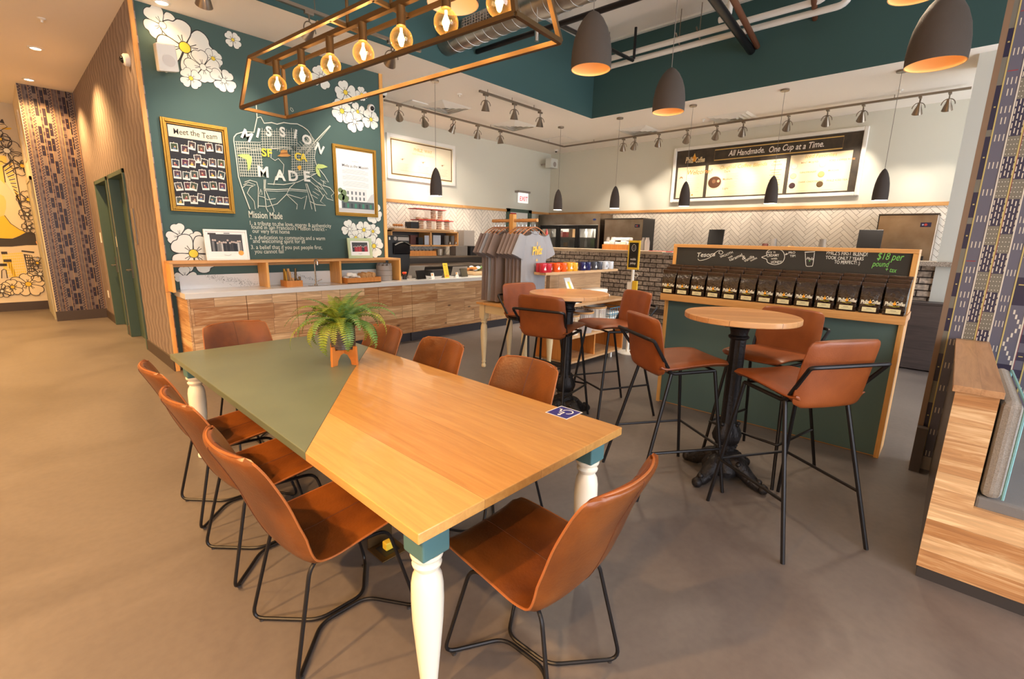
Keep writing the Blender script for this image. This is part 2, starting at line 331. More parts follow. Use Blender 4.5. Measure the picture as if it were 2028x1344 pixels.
def link(name, mb, m, parent=None, world=True, smooth=None, bevel=0, flip=True):
    me = bpy.data.meshes.new(name)
    off = base_off(parent) if (parent and world) else Vector((0, 0, 0))
    me.from_pydata([tuple(p-off) for p in mb.v], [], mb.f); me.validate()
    if flip:
        b = bmesh.new(); b.from_mesh(me); bmesh.ops.recalc_face_normals(b, faces=b.faces); b.to_mesh(me); b.free()
    if any(c is not None for c in mb.c) and len(me.polygons) == len(mb.c):
        at = me.color_attributes.new('paint', 'FLOAT_COLOR', 'CORNER')
        for p in me.polygons:
            cc = mb.c[p.index] or (1, 1, 1, 1)
            for li in p.loop_indices: at.data[li].color = cc
    if smooth if smooth is not None else mb.smooth:
        me.shade_smooth(); me.set_sharp_from_angle(angle=math.radians(38))
    me.materials.append(M[m] if isinstance(m, str) else m)
    o = bpy.data.objects.new(name, me); C.objects.link(o)
    if parent: o.parent = parent
    if bevel:
        md = o.modifiers.new('bevel', 'BEVEL'); md.width = bevel; md.segments = 2; md.limit_method = 'ANGLE'; md.angle_limit = math.radians(50)
    return o
def tag(o, label, cat, group=None, kind=None):
    if label: o['label'] = label
    if cat: o['category'] = cat
    if group: o['group'] = group
    if kind: o['kind'] = kind
    return o
def thing(name, label, cat, loc=(0, 0, 0), rz=0, group=None):
    o = bpy.data.objects.new(name, None); C.objects.link(o); o.location = loc; o.rotation_euler = (0, 0, rz); o.empty_display_size = .1
    return tag(o, label, cat, group)
def part(name, mb, m, parent, world=True, smooth=None, bevel=0, label=None):
    o = link(name, mb, m, parent, world, smooth, bevel)
    if label: o['label'] = label
    return o
def solo(name, mb, m, label, cat, group=None, smooth=None, bevel=0):
    lo = Vector((min(p[i] for p in mb.v) for i in range(3))); hi = Vector((max(p[i] for p in mb.v) for i in range(3)))
    b = Vector(((lo.x+hi.x)/2, (lo.y+hi.y)/2, lo.z)); mb.v = [p-b for p in mb.v]
    o = link(name, mb, m, None, True, smooth, bevel); o.location = b; return tag(o, label, cat, group)
def struct(name, mb, m, smooth=None, bevel=0, parent=None):
    o = link(name, mb, m, parent, True, smooth, bevel)
    if not parent: o['kind'] = 'structure'
    return o
def copy_tree(o, parent=None):
    c = o.copy(); C.objects.link(c); c.parent = parent
    for ch in list(o.children):
        if ch.type != 'LIGHT': copy_tree(ch, c)
    return c
def clone(root, loc, rz=None, label=None, group=None):
    c = copy_tree(root); c.location = loc
    if rz is not None: c.rotation_euler = (0, 0, rz)
    if label: c['label'] = label
    if group: c['group'] = group
    return c
_tx = {}
def glyphs(txt, shear=0, bold=0, align='LEFT', space=1):
    key = (txt, shear, bold, align, space)
    if key not in _tx:
        cu = bpy.data.curves.new('t', 'FONT'); cu.body = txt; cu.shear = shear; cu.offset = bold; cu.align_x = align; cu.fill_mode = 'FRONT'; cu.resolution_u = 3; cu.space_character = space
        ob = bpy.data.objects.new('t', cu); C.objects.link(ob); bpy.context.view_layer.update()
        me = bpy.data.meshes.new_from_object(ob.evaluated_get(bpy.context.evaluated_depsgraph_get()))
        _tx[key] = ([Vector((v.co.x, v.co.y)) for v in me.vertices], [tuple(p.vertices) for p in me.polygons])
        bpy.data.objects.remove(ob); bpy.data.curves.remove(cu); bpy.data.meshes.remove(me)
    return _tx[key]
class Plane:
    """a flat surface: origin o, in-plane axes ex, ey, outward normal n"""
    def __init__(s, o, ex, ey): s.o = Vector(o); s.ex = Vector(ex).normalized(); s.ey = Vector(ey).normalized(); s.n = s.ex.cross(s.ey)
    def p(s, a, b, h=0): return s.o+s.ex*a+s.ey*b+s.n*h
    def text(s, mb, txt, a, b, size, h=.002, c=None, shear=0, bold=0, align='LEFT', rot=0, width=None, wob=0, space=1):
        vs, fs = glyphs(txt, shear, bold, align, space)
        if not vs: return
        sx = size
        if width:
            w = max(v.x for v in vs)-min(v.x for v in vs); sx = width/w
        cr, sr = math.cos(rot), math.sin(rot); out = []
        for v in vs:
            x, y = v.x*sx, v.y*size
            if wob: y += math.sin(x/size*1.9+a*9)*size*wob; x += math.sin(y/size*3+b*5)*size*wob*.4
            out.append(s.p(a+x*cr-y*sr, b+x*sr+y*cr, h))
        mb.add(out, fs, c)
    def rect(s, mb, a0, b0, a1, b1, h=.001, c=None): mb.poly([s.p(a0, b0, h), s.p(a1, b0, h), s.p(a1, b1, h), s.p(a0, b1, h)], c)
    def pl(s, mb, pts, h=.001, c=None): mb.poly([s.p(a, b, h) for a, b in pts], c)
    def line(s, mb, pts, w, h=.001, c=None, closed=False):
        Q = [Vector(q) for q in pts]; n = len(Q)
        L, R = [], []
        for i in range(n):
            d = (Q[(i+1) % n]-Q[i-1]) if closed else (Q[min(i+1, n-1)]-Q[max(i-1, 0)])
            if d.length < 1e-9: d = Vector((1, 0))
            d.normalize(); nn = Vector((-d.y, d.x))*w/2; L.append(Q[i]+nn); R.append(Q[i]-nn)
        for i in range(n if closed else n-1):
            j = (i+1) % n; mb.poly([s.p(*L[i], h), s.p(*L[j], h), s.p(*R[j], h), s.p(*R[i], h)], c)
    def disc(s, mb, a, b, r, h=.001, c=None, n=16, sq=1): mb.poly([s.p(a+r*math.cos(2*PI*k/n), b+r*sq*math.sin(2*PI*k/n), h) for k in range(n)], c)
def spline(pts, m=6, closed=False):
    P = [Vector(p) for p in pts]; n = len(P); out = []
    for i in range(n if closed else n-1):
        a, b, c, d = (P[(i-1) % n] if (closed or i > 0) else P[0]), P[i], P[(i+1) % n], (P[(i+2) % n] if (closed or i+2 < n) else P[-1])
        for k in range(m):
            t = k/m; out.append(.5*((2*b)+(c-a)*t+(2*a-5*b+4*c-d)*t*t+(3*b-a-3*c+d)*t*t*t))
    if not closed: out.append(P[-1])
    return out
def fillet(pts, r, m=4):
    P = [Vector(p) for p in pts]; out = [P[0]]
    for i in range(1, len(P)-1):
        a, b, c = P[i-1], P[i], P[i+1]; d1 = (a-b); d2 = (c-b); k = min(r, d1.length*.45, d2.length*.45)
        p, q = b+d1.normalized()*k, b+d2.normalized()*k
        for j in range(m+1):
            t = j/m; out.append(p*(1-t)**2+b*2*t*(1-t)+q*t*t)
    out.append(P[-1]); return out
# ================================================================ THE SETTING
CZ, UZ = 3.87, 5.12          # lower ceiling, upper ceiling
GY, GX0, GX1 = 6.5, 1.2, 4.05
struct('floor', MB().box((-3.7, -3.7, -.1), (10.8, 13.6, 0)), 'concrete')
b = MB()
b.box((-3.7, 5.54, CZ), (10.8, 13.6, CZ+.1)).box((8.06, -3.7, CZ), (10.8, 5.54, CZ+.1)).box((-3.7, -3.7, CZ), (.19, 5.54, CZ+.1))
struct('ceiling', b, 'ceiling')
struct('ceiling_upper', MB().box((.2, -3.7, UZ), (8.05, 5.53, UZ+.1)), 'ceiling')
struct('trim_1', MB().box((.2, 5.53, CZ), (8.06, 5.54, UZ+.1)), 'teal_fascia')
struct('trim_2', MB().box((8.05, -3.7, CZ), (8.06, 5.53, UZ+.1)), 'teal_fascia')
struct('trim_3', MB().box((.19, -3.7, CZ), (.2, 5.54, UZ+.1)), 'teal_fascia')
struct('trim_4', MB().box((7.985, -3.7, UZ-.03), (8.05, 5.46, UZ)).box((.2, 5.46, UZ-.03), (8.05, 5.53, UZ)), 'white')
# green feature wall and the wallpapered corridor wall behind it (one block of rooms)
struct('wall_mural', MB().box((GX0+.05, GY, 0), (GX1, GY+.12, CZ)), 'teal')
b = MB().box((GX0, GY-.05, 0), (GX0+.05, GY, CZ)).box((GX0, GY+.12, 0), (GX0+.15, 7.945, CZ)).box((GX0, GY, 0), (GX0+.049, GY+.12, CZ)).box((GX0, 9.05, 0), (GX0+.15, 9.33, CZ)).box((GX0, 10.43, 0), (GX0+.15, 13.5, CZ))
b.box((GX0, 7.945, 2.31), (GX0+.15, 9.05, CZ)).box((GX0, 9.33, 2.31), (GX0+.15, 10.43, CZ))
struct('wall_corridor', b, 'wave_paper')
struct('trim_5', MB().box((GX0-.002, GY-.075, 0), (GX0+.036, GY-.05, CZ)), 'trim_wood_z')
struct('trim_6', MB().box((GX1, GY-.02, 1.27), (GX1+.05, GY+.12, CZ)), 'trim_wood_z')
struct('wall_block_end', MB().box((GX1, GY+.12, 0), (GX1+.05, 8.6, CZ)), 'sage')
b = MB().box((GX0-.015, GY-.06, 0), (GX0, 7.9, .15)).box((GX0-.015, 9.08, 0), (GX0, 9.30, .15)).box((GX0-.015, 10.46, 0), (GX0, 11.45, .15))
struct('baseboard_corridor', b, 'brown_base')
for i, (y0, y1) in enumerate(((7.945, 9.05), (9.33, 10.43))):
    fr = MB().box((GX0-.02, y0-.05, 0), (GX0+.16, y0+.006, 2.36)).box((GX0-.02, y1-.006, 0), (GX0+.16, y1+.05, 2.36)).box((GX0-.02, y0-.05, 2.304), (GX0+.16, y1+.05, 2.36))
    d = struct('door_%d' % (i+1), MB().box((GX0+.10, y0, 0), (GX0+.14, y1, 2.31)), 'door_green')
    part('door_frame', fr, 'door_green', d, bevel=.004)
    h = MB().tube([(GX0+.10, y1-.1, 1.02), (GX0+.03, y1-.1, 1.02), (GX0+.03, y1-.24, 1.02)], .012)
    h.box((GX0+.085, y1-.13, .9), (GX0+.10, y1-.07, 1.15)); part('door_handle', h, 'nickel', d, label='brushed metal lever handle')
# far left: patterned pier, side with its grey door, mural wall
struct('wall_pier', MB().box((.52, 11.45, 0), (1.2, 13.5, CZ)), 'cream')
struct('baseboard_pier', MB().box((.505, 11.435, 0), (1.2, 11.45, .17)).box((-3.6, 13.385, 0), (.52, 13.4, .17)), 'brown_base')
struct('wall_far', MB().box((-3.7, 13.4, 0), (.52, 13.6, CZ)), 'cream')
d = struct('door_3', MB().box((.50, 11.75, 0), (.519, 12.85, 2.4)), mat('door_grey', col(172, 164, 140), .6))
part('door_frame', MB().box((.49, 11.68, 0), (.519, 11.75, 2.46)).box((.49, 12.85, 0), (.519, 12.92, 2.46)).box((.49, 11.68, 2.4), (.519, 12.92, 2.46)), 'door_grey', d)
part('door_handle', MB().tube([(.50, 12.7, 1.05), (.44, 12.7, 1.05), (.44, 12.55, 1.05)], .013), 'nickel', d)
part('hinge', MB().box((.487, 11.74, .25), (.50, 11.78, .37)).box((.487, 11.74, 1.2), (.50, 11.78, 1.32)).box((.487, 11.74, 2.1), (.50, 11.78, 2.22)), 'nickel', d)
# behind the counters
BY, MX, TZ = 8.55, 10.6, 2.33
struct('wall_back', MB().box((GX1+.05, BY, 0), (10.8, BY+.12, CZ)), 'sage')
struct('wall_menu', MB().box((MX, -3.7, 0), (MX+.12, BY, CZ)), 'sage')
def clip(poly, a0, b0, a1, b1):
    for ax, val, sg in ((0, a0, 1), (0, a1, -1), (1, b0, 1), (1, b1, -1)):
        out = []
        for i in range(len(poly)):
            p, q = poly[i-1], poly[i]; dp, dq = (p[ax]-val)*sg, (q[ax]-val)*sg
            if (dp >= 0) != (dq >= 0):
                t = dp/(dp-dq); out.append((p[0]+(q[0]-p[0])*t, p[1]+(q[1]-p[1])*t))
            if dq >= 0: out.append(q)
        poly = out
        if len(poly) < 3: return None
    return poly
def herringbone(pl, a0, b0, a1, b1, Wt=.070, r=4, g=.0052, seed=1):
    rnd = random.Random(seed); mb = MB(); R = int(max(a1-a0, b1-b0)*1.6/Wt)+r*2; c4 = math.sqrt(.5)
    pl.rect(mb, a0, b0, a1, b1, .0015, col(128, 112, 98))
    for i in range(-R, R):
        for k in range(-R//(2*r)-1, R//(2*r)+2):
            for kind in (0, 1):
                if kind == 0: x, y, w, h = i+2*r*k, i, r, 1
                else: x, y, w, h = i, i-2*r+1+2*r*k, 1, r
                q = []
                for dx, dy in ((0, 0), (w, 0), (w, h), (0, h)):
                    u = (x+dx)*Wt+(g/2 if dx == 0 else -g/2); v = (y+dy)*Wt+(g/2 if dy == 0 else -g/2); q.append((a0+(u-v)*c4, b0+(u+v)*c4))
                if max(p[0] for p in q) < a0 or min(p[0] for p in q) > a1 or max(p[1] for p in q) < b0 or min(p[1] for p in q) > b1: continue
                q = clip(q, a0, b0, a1, b1)
                if q:
                    t = rnd.uniform(-7, 5); pl.pl(mb, q, .004, col(232+t, 222+t, 208+t))
    return mb
PB_ = Plane((0, BY, 0), (1, 0, 0), (0, 0, 1))
PM_ = Plane((MX, 0, 0), (0, -1, 0), (0, 0, 1))     # a = -y
struct('wall_back_tile', herringbone(PB_, 4.1, .8, 8.86, TZ-.06, seed=2), 'tile')
struct('wall_menu_tile', herringbone(PM_, -BY, .8, 0.2, TZ-.06, seed=3), 'tile')
struct('trim_7', MB().box((4.1, BY-.03, TZ-.06), (10.6, BY, TZ)), 'trim_wood', bevel=.004)
struct('trim_8', MB().box((MX-.03, -.3, TZ-.06), (MX, BY-.03, TZ)), 'trim_wood_y', bevel=.004)
d = struct('door_4', MB().box((8.96, BY-.03, 0), (9.68, BY-.01, 2.27)), 'white')
part('door_frame', MB().box((8.87, BY-.06, 0), (8.97, BY-.005, 2.35)).box((9.67, BY-.06, 0), (9.80, BY-.005, 2.35)).box((8.87, BY-.06, 2.27), (9.80, BY-.005, 2.35)), 'door_green', d)
# the white pier by the end of the bar, the dark plank base beside it
struct('wall_white_pier', MB().box((8.3, -.35, 0), (8.9, .205, CZ)), 'pillar')
struct('wall_side', MB().box((4.4, -3.7, 0), (4.52, .0, UZ)), 'grey_plastic')
struct('trim_9', MB().box((4.37, .0, 0), (4.52, .03, UZ)), mat('trim_brown', col(124, 98, 76), .6))
# glazed street front behind the camera
b = MB().box((-3.7, -3.7, 0), (4.4, -3.6, .35)).box((-3.7, -3.7, 3.4), (10.7, -3.6, UZ)).box((4.52, -3.7, 0), (10.7, -3.6, .1))
for x in (-3.6, -1.6, .4, 2.4, 4.36, 6.4, 8.4, 10.6): b.box((x-.04, -3.7, 0), (x+.04, -3.6, 3.4))
struct('wall_street', b, 'bronze')
b = MB().box((-3.7, -3.6, 0), (-3.6, 5.0, UZ)).box((-3.7, 5.0, 0), (-3.6, 13.5, CZ))  # unseen west wall, closed up so no daylight reaches the left side
struct('wall_west_unseen', b, 'cream')
# ---------------------------------------------------------------- printed wallpapers
def kente(pl, mb, a0, a1, b0, b1, kinds, widths, pal, seed=1):
    rnd = random.Random(seed); a = a0; i = 0
    G, D, D2, K, Wh, Y, Rd = pal
    while a < a1:
        k = kinds[i % len(kinds)]; w = min(widths[i % len(widths)], a1-a); i += 1
        pl.rect(mb, a, b0, a+w, b1, .001, {'t': G, 'l': D, 'o': K, 'b': G, 'B': K, 'm': D2, 'f': K}[k])
        z = b0 + rnd.uniform(-.2, 0)
        def R(x0, y0, x1, y1, c, h=.002):
            y0, y1 = max(y0, b0), min(y1, b1)
            if y1 > y0: pl.rect(mb, a+x0*w, y0, a+x1*w, y1, h, c)
        while z < b1:
            if k == 't':
                for q in ((.2, .27), (.46, .53), (.73, .8)): R(q[0], z, q[1], z+.040, Wh)
                if rnd.random() < .3: R(.35, z+.10, .42, z+.14, Wh); R(.6, z+.1, .67, z+.14, Wh)
                if rnd.random() < .12: R(.1, z+.075, .75, z+.081, Rd)
                z += .165
            elif k == 'l':
                s = rnd.choice((3, 4, 5)); 
                for j in range(s):
                    for q in ((.1, .18), (.36, .44), (.62, .70), (.88, .95)):
                        R(q[0], z+(.012 if q[0] in (.36, .88) else 0), q[1], z+.03+(.012 if q[0] in (.36, .88) else 0), Wh)
                    z += .042
                R(0, z, 1, z+.12, K)
                for yy in range(4):
                    for xx in range(4): R(.12+xx*.22, z+.012+yy*.028, .18+xx*.22, z+.018+yy*.028, Wh, .003)
                z += .125
            elif k == 'o':
                for xx in range(3): R(.2+xx*.25, z, .26+xx*.25, z+.008, Wh)
                z += .035
            elif k == 'b':
                R(.05, z, .95, z+.055, D); 
                if rnd.random() < .2: R(.3, z+.025, .7, z+.031, Y, .003)
                z += .115
            elif k == 'B':
                h = rnd.choice((.16, .26, .2)); R(.04, z, .92, z+h, D2)
                R(.3, z+h*.5, .6, z+h*.5+.008, Y, .003); z += h+rnd.choice((.04, .08, .16))
            elif k == 'm':
                h = rnd.uniform(.2, .4); R(0, z, 1, z+h, G)
                for j in range(int(h/.03)):
                    q = .1+.7*abs(((j*.25) % 2)-1); R(q, z+j*.03, q+.12, z+j*.03+.028, Wh, .003)
                z += h+rnd.uniform(.1, .25)
                R(.2, z-.05, .8, z-.043, Y, .003)
            elif k == 'f':
                R(.0, z, .5, z+.02, D); R(.5, z+.02, 1, z+.04, D); z += .045
        a += w
        pl.rect(mb, a-.004, b0, a+.003, b1, .0035, Y if i % 2 else Wh)
        if i % 3 == 0: pl.rect(mb, a+.004, b0, a+.0065, b1, .0035, Rd)
PW = Plane((4.4, 0, 0), (0, -1, 0), (0, 0, 1)); mb = MB()
palR = (col(92, 90, 104), col(50, 46, 68), col(40, 36, 60), col(116, 110, 98), col(206, 196, 180), col(188, 168, 104), col(140, 56, 62))
kente(PW, mb, .0, 3.5, .1, UZ-.02, 'Btlltmbtmbl', (.03, .07, .062, .066, .06, .075, .05, .055, .08, .045, .066), palR, 5)
struct('wall_side_paper', mb, 'print')
PP = Plane((0, 11.45, 0), (1, 0, 0), (0, 0, 1)); mb = MB()
palL = (col(92, 80, 80), col(56, 44, 54), col(36, 26, 40), col(118, 102, 94), col(128, 114, 104), col(160, 128, 86), col(104, 48, 56))
kente(PP, mb, .525, 1.195, .17, CZ-.005, 'ftbfBbBBfttbBB', (.045, .04, .035, .045, .052, .03, .054, .05), palL, 9)
struct('wall_pier_paper', mb, 'print')
# ---------------------------------------------------------------- painted mural on the green wall
INK = col(44, 44, 44); PET = col(226, 226, 216); YEL = col(226, 200, 64)
_h = [0.0015]
def flower(pl, mb, a, b, r, rot, yellow=True, petals=4, fill=PET, ink=INK, lw=None, yc=YEL):
    h = _h[0]; _h[0] += .0004; lw = lw or r*.035; rnd = random.Random(int(a*1000)+int(b*77))
    for k in range(petals):
        t = rot+2*PI*k/petals; L = r*rnd.uniform(.88, 1.06); wd = r*rnd.uniform(.46, .56)*(4/petals)**.6
        pts = []
        for (u, v) in ((.04, 0), (.18, .32), (.45, .82), (.72, 1.0), (.92, .72), (.98, .30), (.93, .0), (1.0, -.34), (.90, -.78), (.68, -1.0), (.42, -.78), (.18, -.3)):
            pts.append((u*L, v*wd))
        sp = spline([(p[0], p[1], 0) for p in pts], 3, True)
        q = [(a+p.x*math.cos(t)-p.y*math.sin(t), b+p.x*math.sin(t)+p.y*math.cos(t)) for p in sp]
        hh = h+.00008*k
        if fill: pl.pl(mb, q, hh, fill)
        pl.line(mb, q, lw, hh+.00004, ink, True)
        for dv in (-.16, .1):
            e = (.45*L, dv*wd); pl.line(mb, [(a+.12*L*math.cos(t), b+.12*L*math.sin(t)), (a+e[0]*math.cos(t)-e[1]*math.sin(t), b+e[0]*math.sin(t)+e[1]*math.cos(t))], lw*.8, hh+.00006, ink)
    pl.disc(mb, a, b, r*.20, h+.0006, yc if yellow else (fill or PET), 14); pl.line(mb, [(a+r*.20*math.cos(2*PI*k/12), b+r*.20*math.sin(2*PI*k/12)) for k in range(12)], lw*.8, h+.0007, ink, True)
G = Plane((0, GY, 0), (1, 0, 0), (0, 0, 1)); mb = MB()
def gp(u, v): p = oy(u, v, GY); return p.x, p.z
def gr(u, v, s): w = Vector((gp(u, v)[0], GY, gp(u, v)[1]-H)).dot(fw); return s*w/F*1.12
for (u, v, s, rot, yl) in ((322, 50, 29, .6, 0), (366, 94, 46, .35, 1), (422, 116, 17, .9, 1), (402, 133, 27, .2, 0), (378, 155, 18, .7, 1), (443, 160, 21, 1.0, 0), (461, 79, 14, .8, 1),
                           (636, 152, 20, .5, 0), (684, 183, 21, .3, 1), (716, 187, 12, .1, 1), (677, 220, 22, .8, 1), (708, 221, 15, .4, 1), (702, 241, 18, 1.1, 0), (736, 237, 17, .6, 1),
                           (357, 467, 21, .2, 0), (397, 482, 23, .5, 1), (396, 509, 16, .9, 0), (360, 502, 38, .75, 1), (692, 453, 15, .3, 0), (738, 458, 14, .2, 1), (720, 455, 17, .8, 1), (752, 424, 18, 1.2, 1), (750, 487, 20, .4, 1), (704, 470, 13, .1, 1), (366, 548, 18, 0, 0)):
    x, z = gp(u, v)
    if z < 1.26 and v < 540: z = max(z, 1.3)
    rr = gr(u, v, s)
    if x+rr > GX1-.01: x = GX1-.01-rr
    x = max(x, GX0+.075+rr)
    flower(G, mb, x, z, rr, rot, bool(yl))
# city map in chalk paint
def z3(x, y): return gp(280+x/3.733, 200+y/3.733)
CH = col(206, 208, 192); h0 = .013
def ml(pts, w=.007, h=h0, c=CH, closed=False): G.line(mb, [z3(*p) for p in pts], w, h, c, closed)
ml([(680, 290), (682, 268), (700, 245), (760, 226), (830, 232), (852, 125), (846, 30)], .011)
ml([(852, 125), (880, 118), (905, 165), (960, 160), (1000, 172), (1050, 160), (1100, 168), (1150, 170), (1190, 190), (1225, 215), (1250, 250), (1270, 295)], .011)
ml([(680, 290), (700, 430), (715, 560), (740, 640), (770, 720), (800, 800)], .012)
ml([(1270, 295), (1285, 360), (1275, 420), (1290, 470), (1310, 500), (1350, 550), (1380, 600), (1340, 590), (1345, 625), (1390, 640), (1422, 680), (1400, 700), (1415, 735), (1370, 720), (1350, 690), (1320, 740), (1360, 772), (1290, 765), (1240, 740)], .009)
for i in range(11): ml([(700+i*17, 300+i*1.5), (712+i*17, 420), (725+i*17 if i > 2 else 730+i*15, 560)], .0065)
for j in range(13): ml([(690+j*3, 300+j*21), (880+j*2, 306+j*21)], .0065)
for j in range(8): ml([(880, 225+j*19), (1000, 228+j*18), (1150, 240+j*17)], .005)
for i in range(15): ml([(890+i*18, 200+(i % 3)*8), (893+i*18, 290), (895+i*18, 350+(i % 4)*9)], .005)
for i in range(10): ml([(1110+i*17, 330+i*3), (1115+i*16, 560-i*4)], .0055)
for j in range(13): ml([(1105, 340+j*18), (1280, 345+j*16)], .0055)
for i in range(7): ml([(1150+i*16, 310-i*10), (1230+i*12, 390-i*12)], .005)
for i in range(7): ml([(1160+i*12, 380-i*6), (1250+i*3, 250+i*12)], .005)
ml([(1200, 400), (1290, 290), (1392, 183)], .013); ml([(1205, 405), (1300, 300), (1396, 186)], .006)
ml([(700, 355), (760, 345), (820, 360), (900, 355), (980, 350), (1050, 342), (1110, 352)], .008)
ml([(960, 330), (955, 420), (985, 440), (1010, 425), (1050, 470), (1045, 540), (990, 560), (975, 620)], .008)
ml([(905, 580), (905, 650), (920, 790), (935, 820)], .009); ml([(915, 580), (912, 650), (975, 800), (978, 820)], .008)
ml([(900, 650), (1000, 655), (1100, 650), (1220, 660)], .010); ml([(905, 662), (1000, 668), (1110, 662), (1222, 672)], .006)
ml([(930, 612), (1050, 618), (1150, 600), (1240, 560), (1300, 530)], .009)
ml([(1145, 800), (1150, 765), (1070, 690), (1095, 640), (1140, 600)], .008); ml([(1070, 690), (1000, 760), (930, 780), (860, 775)], .008)
ml([(1220, 610), (1245, 680), (1270, 740), (1285, 815)], .010); ml([(1210, 610), (1235, 700), (1258, 800)], .007)
ml([(1075, 690), (1180, 720), (1220, 700), (1200, 800)], .007); ml([(1240, 590), (1300, 640), (1340, 700)], .007); ml([(1250, 560), (1320, 620), (1370, 690)], .007)
for k in range(6): ml([(1250+k*14, 690-k*22), (1300+k*12, 720-k*22)], .006)
ml([(760, 600), (800, 585), (850, 600), (862, 640), (860, 790)], .008); ml([(752, 620), (790, 600), (840, 620), (800, 640), (780, 680), (830, 740), (840, 800)], .007)
ml([(745, 640), (770, 620), (820, 625)], .007); ml([(860, 700), (900, 710), (930, 730), (990, 720)], .007); ml([(880, 650), (870, 690), (890, 690), (885, 660)], .006)
ml([(1100, 50), (1112, 55), (1122, 75), (1112, 80), (1098, 62)], .006, closed=True)
def zt(t, x, y, s, rot=0, c=CH, bold=.02, h=.0175, shear=0):
    a, b_ = z3(x, y); G.text(mb, t, a, b_, s, h, c, shear, bold, 'CENTER', rot)
WCH = col(222, 222, 212)
for t, x, y, rot in (('M', 765, 285, -.45), ('I', 852, 268, -.3), ('S', 938, 258, -.05), ('S', 1042, 262, 0), ('I', 1130, 275, -.25), ('O', 1212, 315, -.3), ('N', 1300, 375, -.5)): zt(t, x, y, .155, rot, WCH, .035)
for t, x, y in (('M', 900, 560), ('A', 1025, 585), ('D', 1120, 590), ('E', 1220, 592)): zt(t, x, y, .175, 0, WCH, .035)
for t, x, y in (('S', 905, 408), ('F', 945, 412), ('C', 1155, 438), ('A', 1196, 444)): zt(t, x, y, .13, 0, col(232, 208, 66), .03)
def zp(pts, c, h=.0178): G.pl(mb, [z3(*p) for p in pts], h, c)
HAT = col(196, 142, 72)
zp([(1000, 408), (1022, 394), (1028, 366), (1045, 360), (1062, 364), (1072, 362), (1080, 392), (1104, 404), (1080, 412), (1030, 412)], HAT); zp([(1024, 384), (1076, 380), (1079, 390), (1024, 395)], col(150, 96, 44), .018)
LEAFC = col(182, 200, 116)
zp([(702, 400), (740, 392), (790, 394), (812, 415), (812, 450), (800, 500), (782, 520), (780, 470), (770, 432), (740, 420)], LEAFC)
zp([(1284, 490), (1300, 465), (1340, 470), (1374, 488), (1330, 500), (1300, 500)], LEAFC); zp([(1284, 490), (1310, 510), (1322, 565), (1300, 550), (1285, 520)], LEAFC)
zp([(1148, 488), (1158, 478), (1172, 476), (1180, 490), (1172, 510), (1160, 512)], col(236, 182, 60))
def line_t(t, x, y, wpx, s, bold=.004):
    a, b_ = z3(x, y); a2 = z3(x+wpx, y)[0]; G.text(mb, t, a, b_, s, .004, col(214, 214, 196), 0, bold, 'LEFT', 0, a2-a, .012)
line_t('Mission Made', 792, 862, 248, .12, .008)
for t, x, y, w in (('1. a tribute to the love, energy & authenticity', 796, 915, 600), ('found in San Francisco\'s Mission District -', 812, 944, 556), ('our very first home', 820, 974, 274), ('2. a dedication to community and a warm', 800, 1020, 556), ('and welcoming spirit for all', 824, 1048, 384), ('3. a belief that if you put people first,', 808, 1094, 526), ('you cannot fail', 838, 1126, 214)): line_t(t, x, y, w, .074, .004)
# splash of speckled grey behind the counter shelf
struct('wall_mural_painting', mb, 'paint')
# ---------------------------------------------------------------- mural on the far left wall
FW = Plane((0, 13.4, 0), (1, 0, 0), (0, 0, 1)); mb = MB()
def fp(x, y, o=(0, 160), s=5.167): p = oy(o[0]+x/s, o[1]+y/s, 13.4); return p.x, p.z
def fp2(x, y): return fp(x, y, (0, 400))
YL, BK = col(240, 196, 62), col(66, 60, 56)
x0 = -3.4
def fpoly(pts, c, h=.002, f=fp): FW.pl(mb, [f(*p) for p in pts], h, c)
def fline(pts, w=.012, c=BK, h=.004, f=fp, cl=False): FW.line(mb, [f(*p) for p in pts], w, h, c, cl)
fpoly([(-400, 1000), (-200, 900), (0, 1010), (60, 1060), (140, 1180), (200, 1290), (230, 1344), (270, 1560), (240, 1580), (100, 1480), (40, 1390), (0, 1344), (-300, 1500)], col(232, 214, 178), .0015)
fpoly([(0, -80), (40, -60), (62, -10), (62, 60), (45, 130), (0, 160), (-300, 160), (-300, -80)], col(236, 206, 128), .0022, fp2)
fpoly([(45, 135), (110, 220), (200, 280), (270, 305), (190, 350), (120, 372), (60, 372), (-300, 350), (-300, 150), (0, 150)], YL, .003, fp2)
fpoly([(-300, 350), (60, 372), (130, 374), (200, 345), (270, 308), (320, 302), (360, 325), (380, 440), (270, 440), (120, 455), (-300, 455)], BK, .0035, fp2)
fpoly([(365, 405), (378, 392), (383, 425), (374, 428)], col(226, 170, 110), .004, fp2)
fline([(45, 135), (110, 220), (200, 280), (270, 305)], .01, BK, .0042, fp2); fline([(188, 0), (240, 120), (268, 220), (274, 300)], .014, BK, .0042, fp2)
fpoly([(30, 880), (130, 810), (160, 930), (200, 1150), (225, 1335), (180, 1230), (110, 1110), (55, 1030)], col(240, 222, 190), .002)
for k in range(22):
    t = k/21; xa, ya = 32+t*160, 890+t*330; xb, yb = 120+t*95, 820+t*480
    fline([(xa, ya), (xb, yb)], .016, YL if k % 2 else BK, .003)
fline([(30, 880), (130, 810)], .02); fline([(30, 880), (55, 1040)], .014); fline([(130, 810), (160, 930), (200, 1150), (225, 1335)], .014)
fpoly([(-200, 430), (0, 440), (20, 395), (45, 440), (75, 470), (30, 490), (-200, 500)], col(232, 214, 178), .002); fpoly([(-5, 425), (10, 395), (28, 392), (48, 440)], BK, .0032); fpoly([(10, 480), (110, 480), (120, 492), (80, 500), (30, 494)], YL, .0032); fline([(0, 445), (50, 445), (75, 470), (20, 500), (0, 515)], .01)
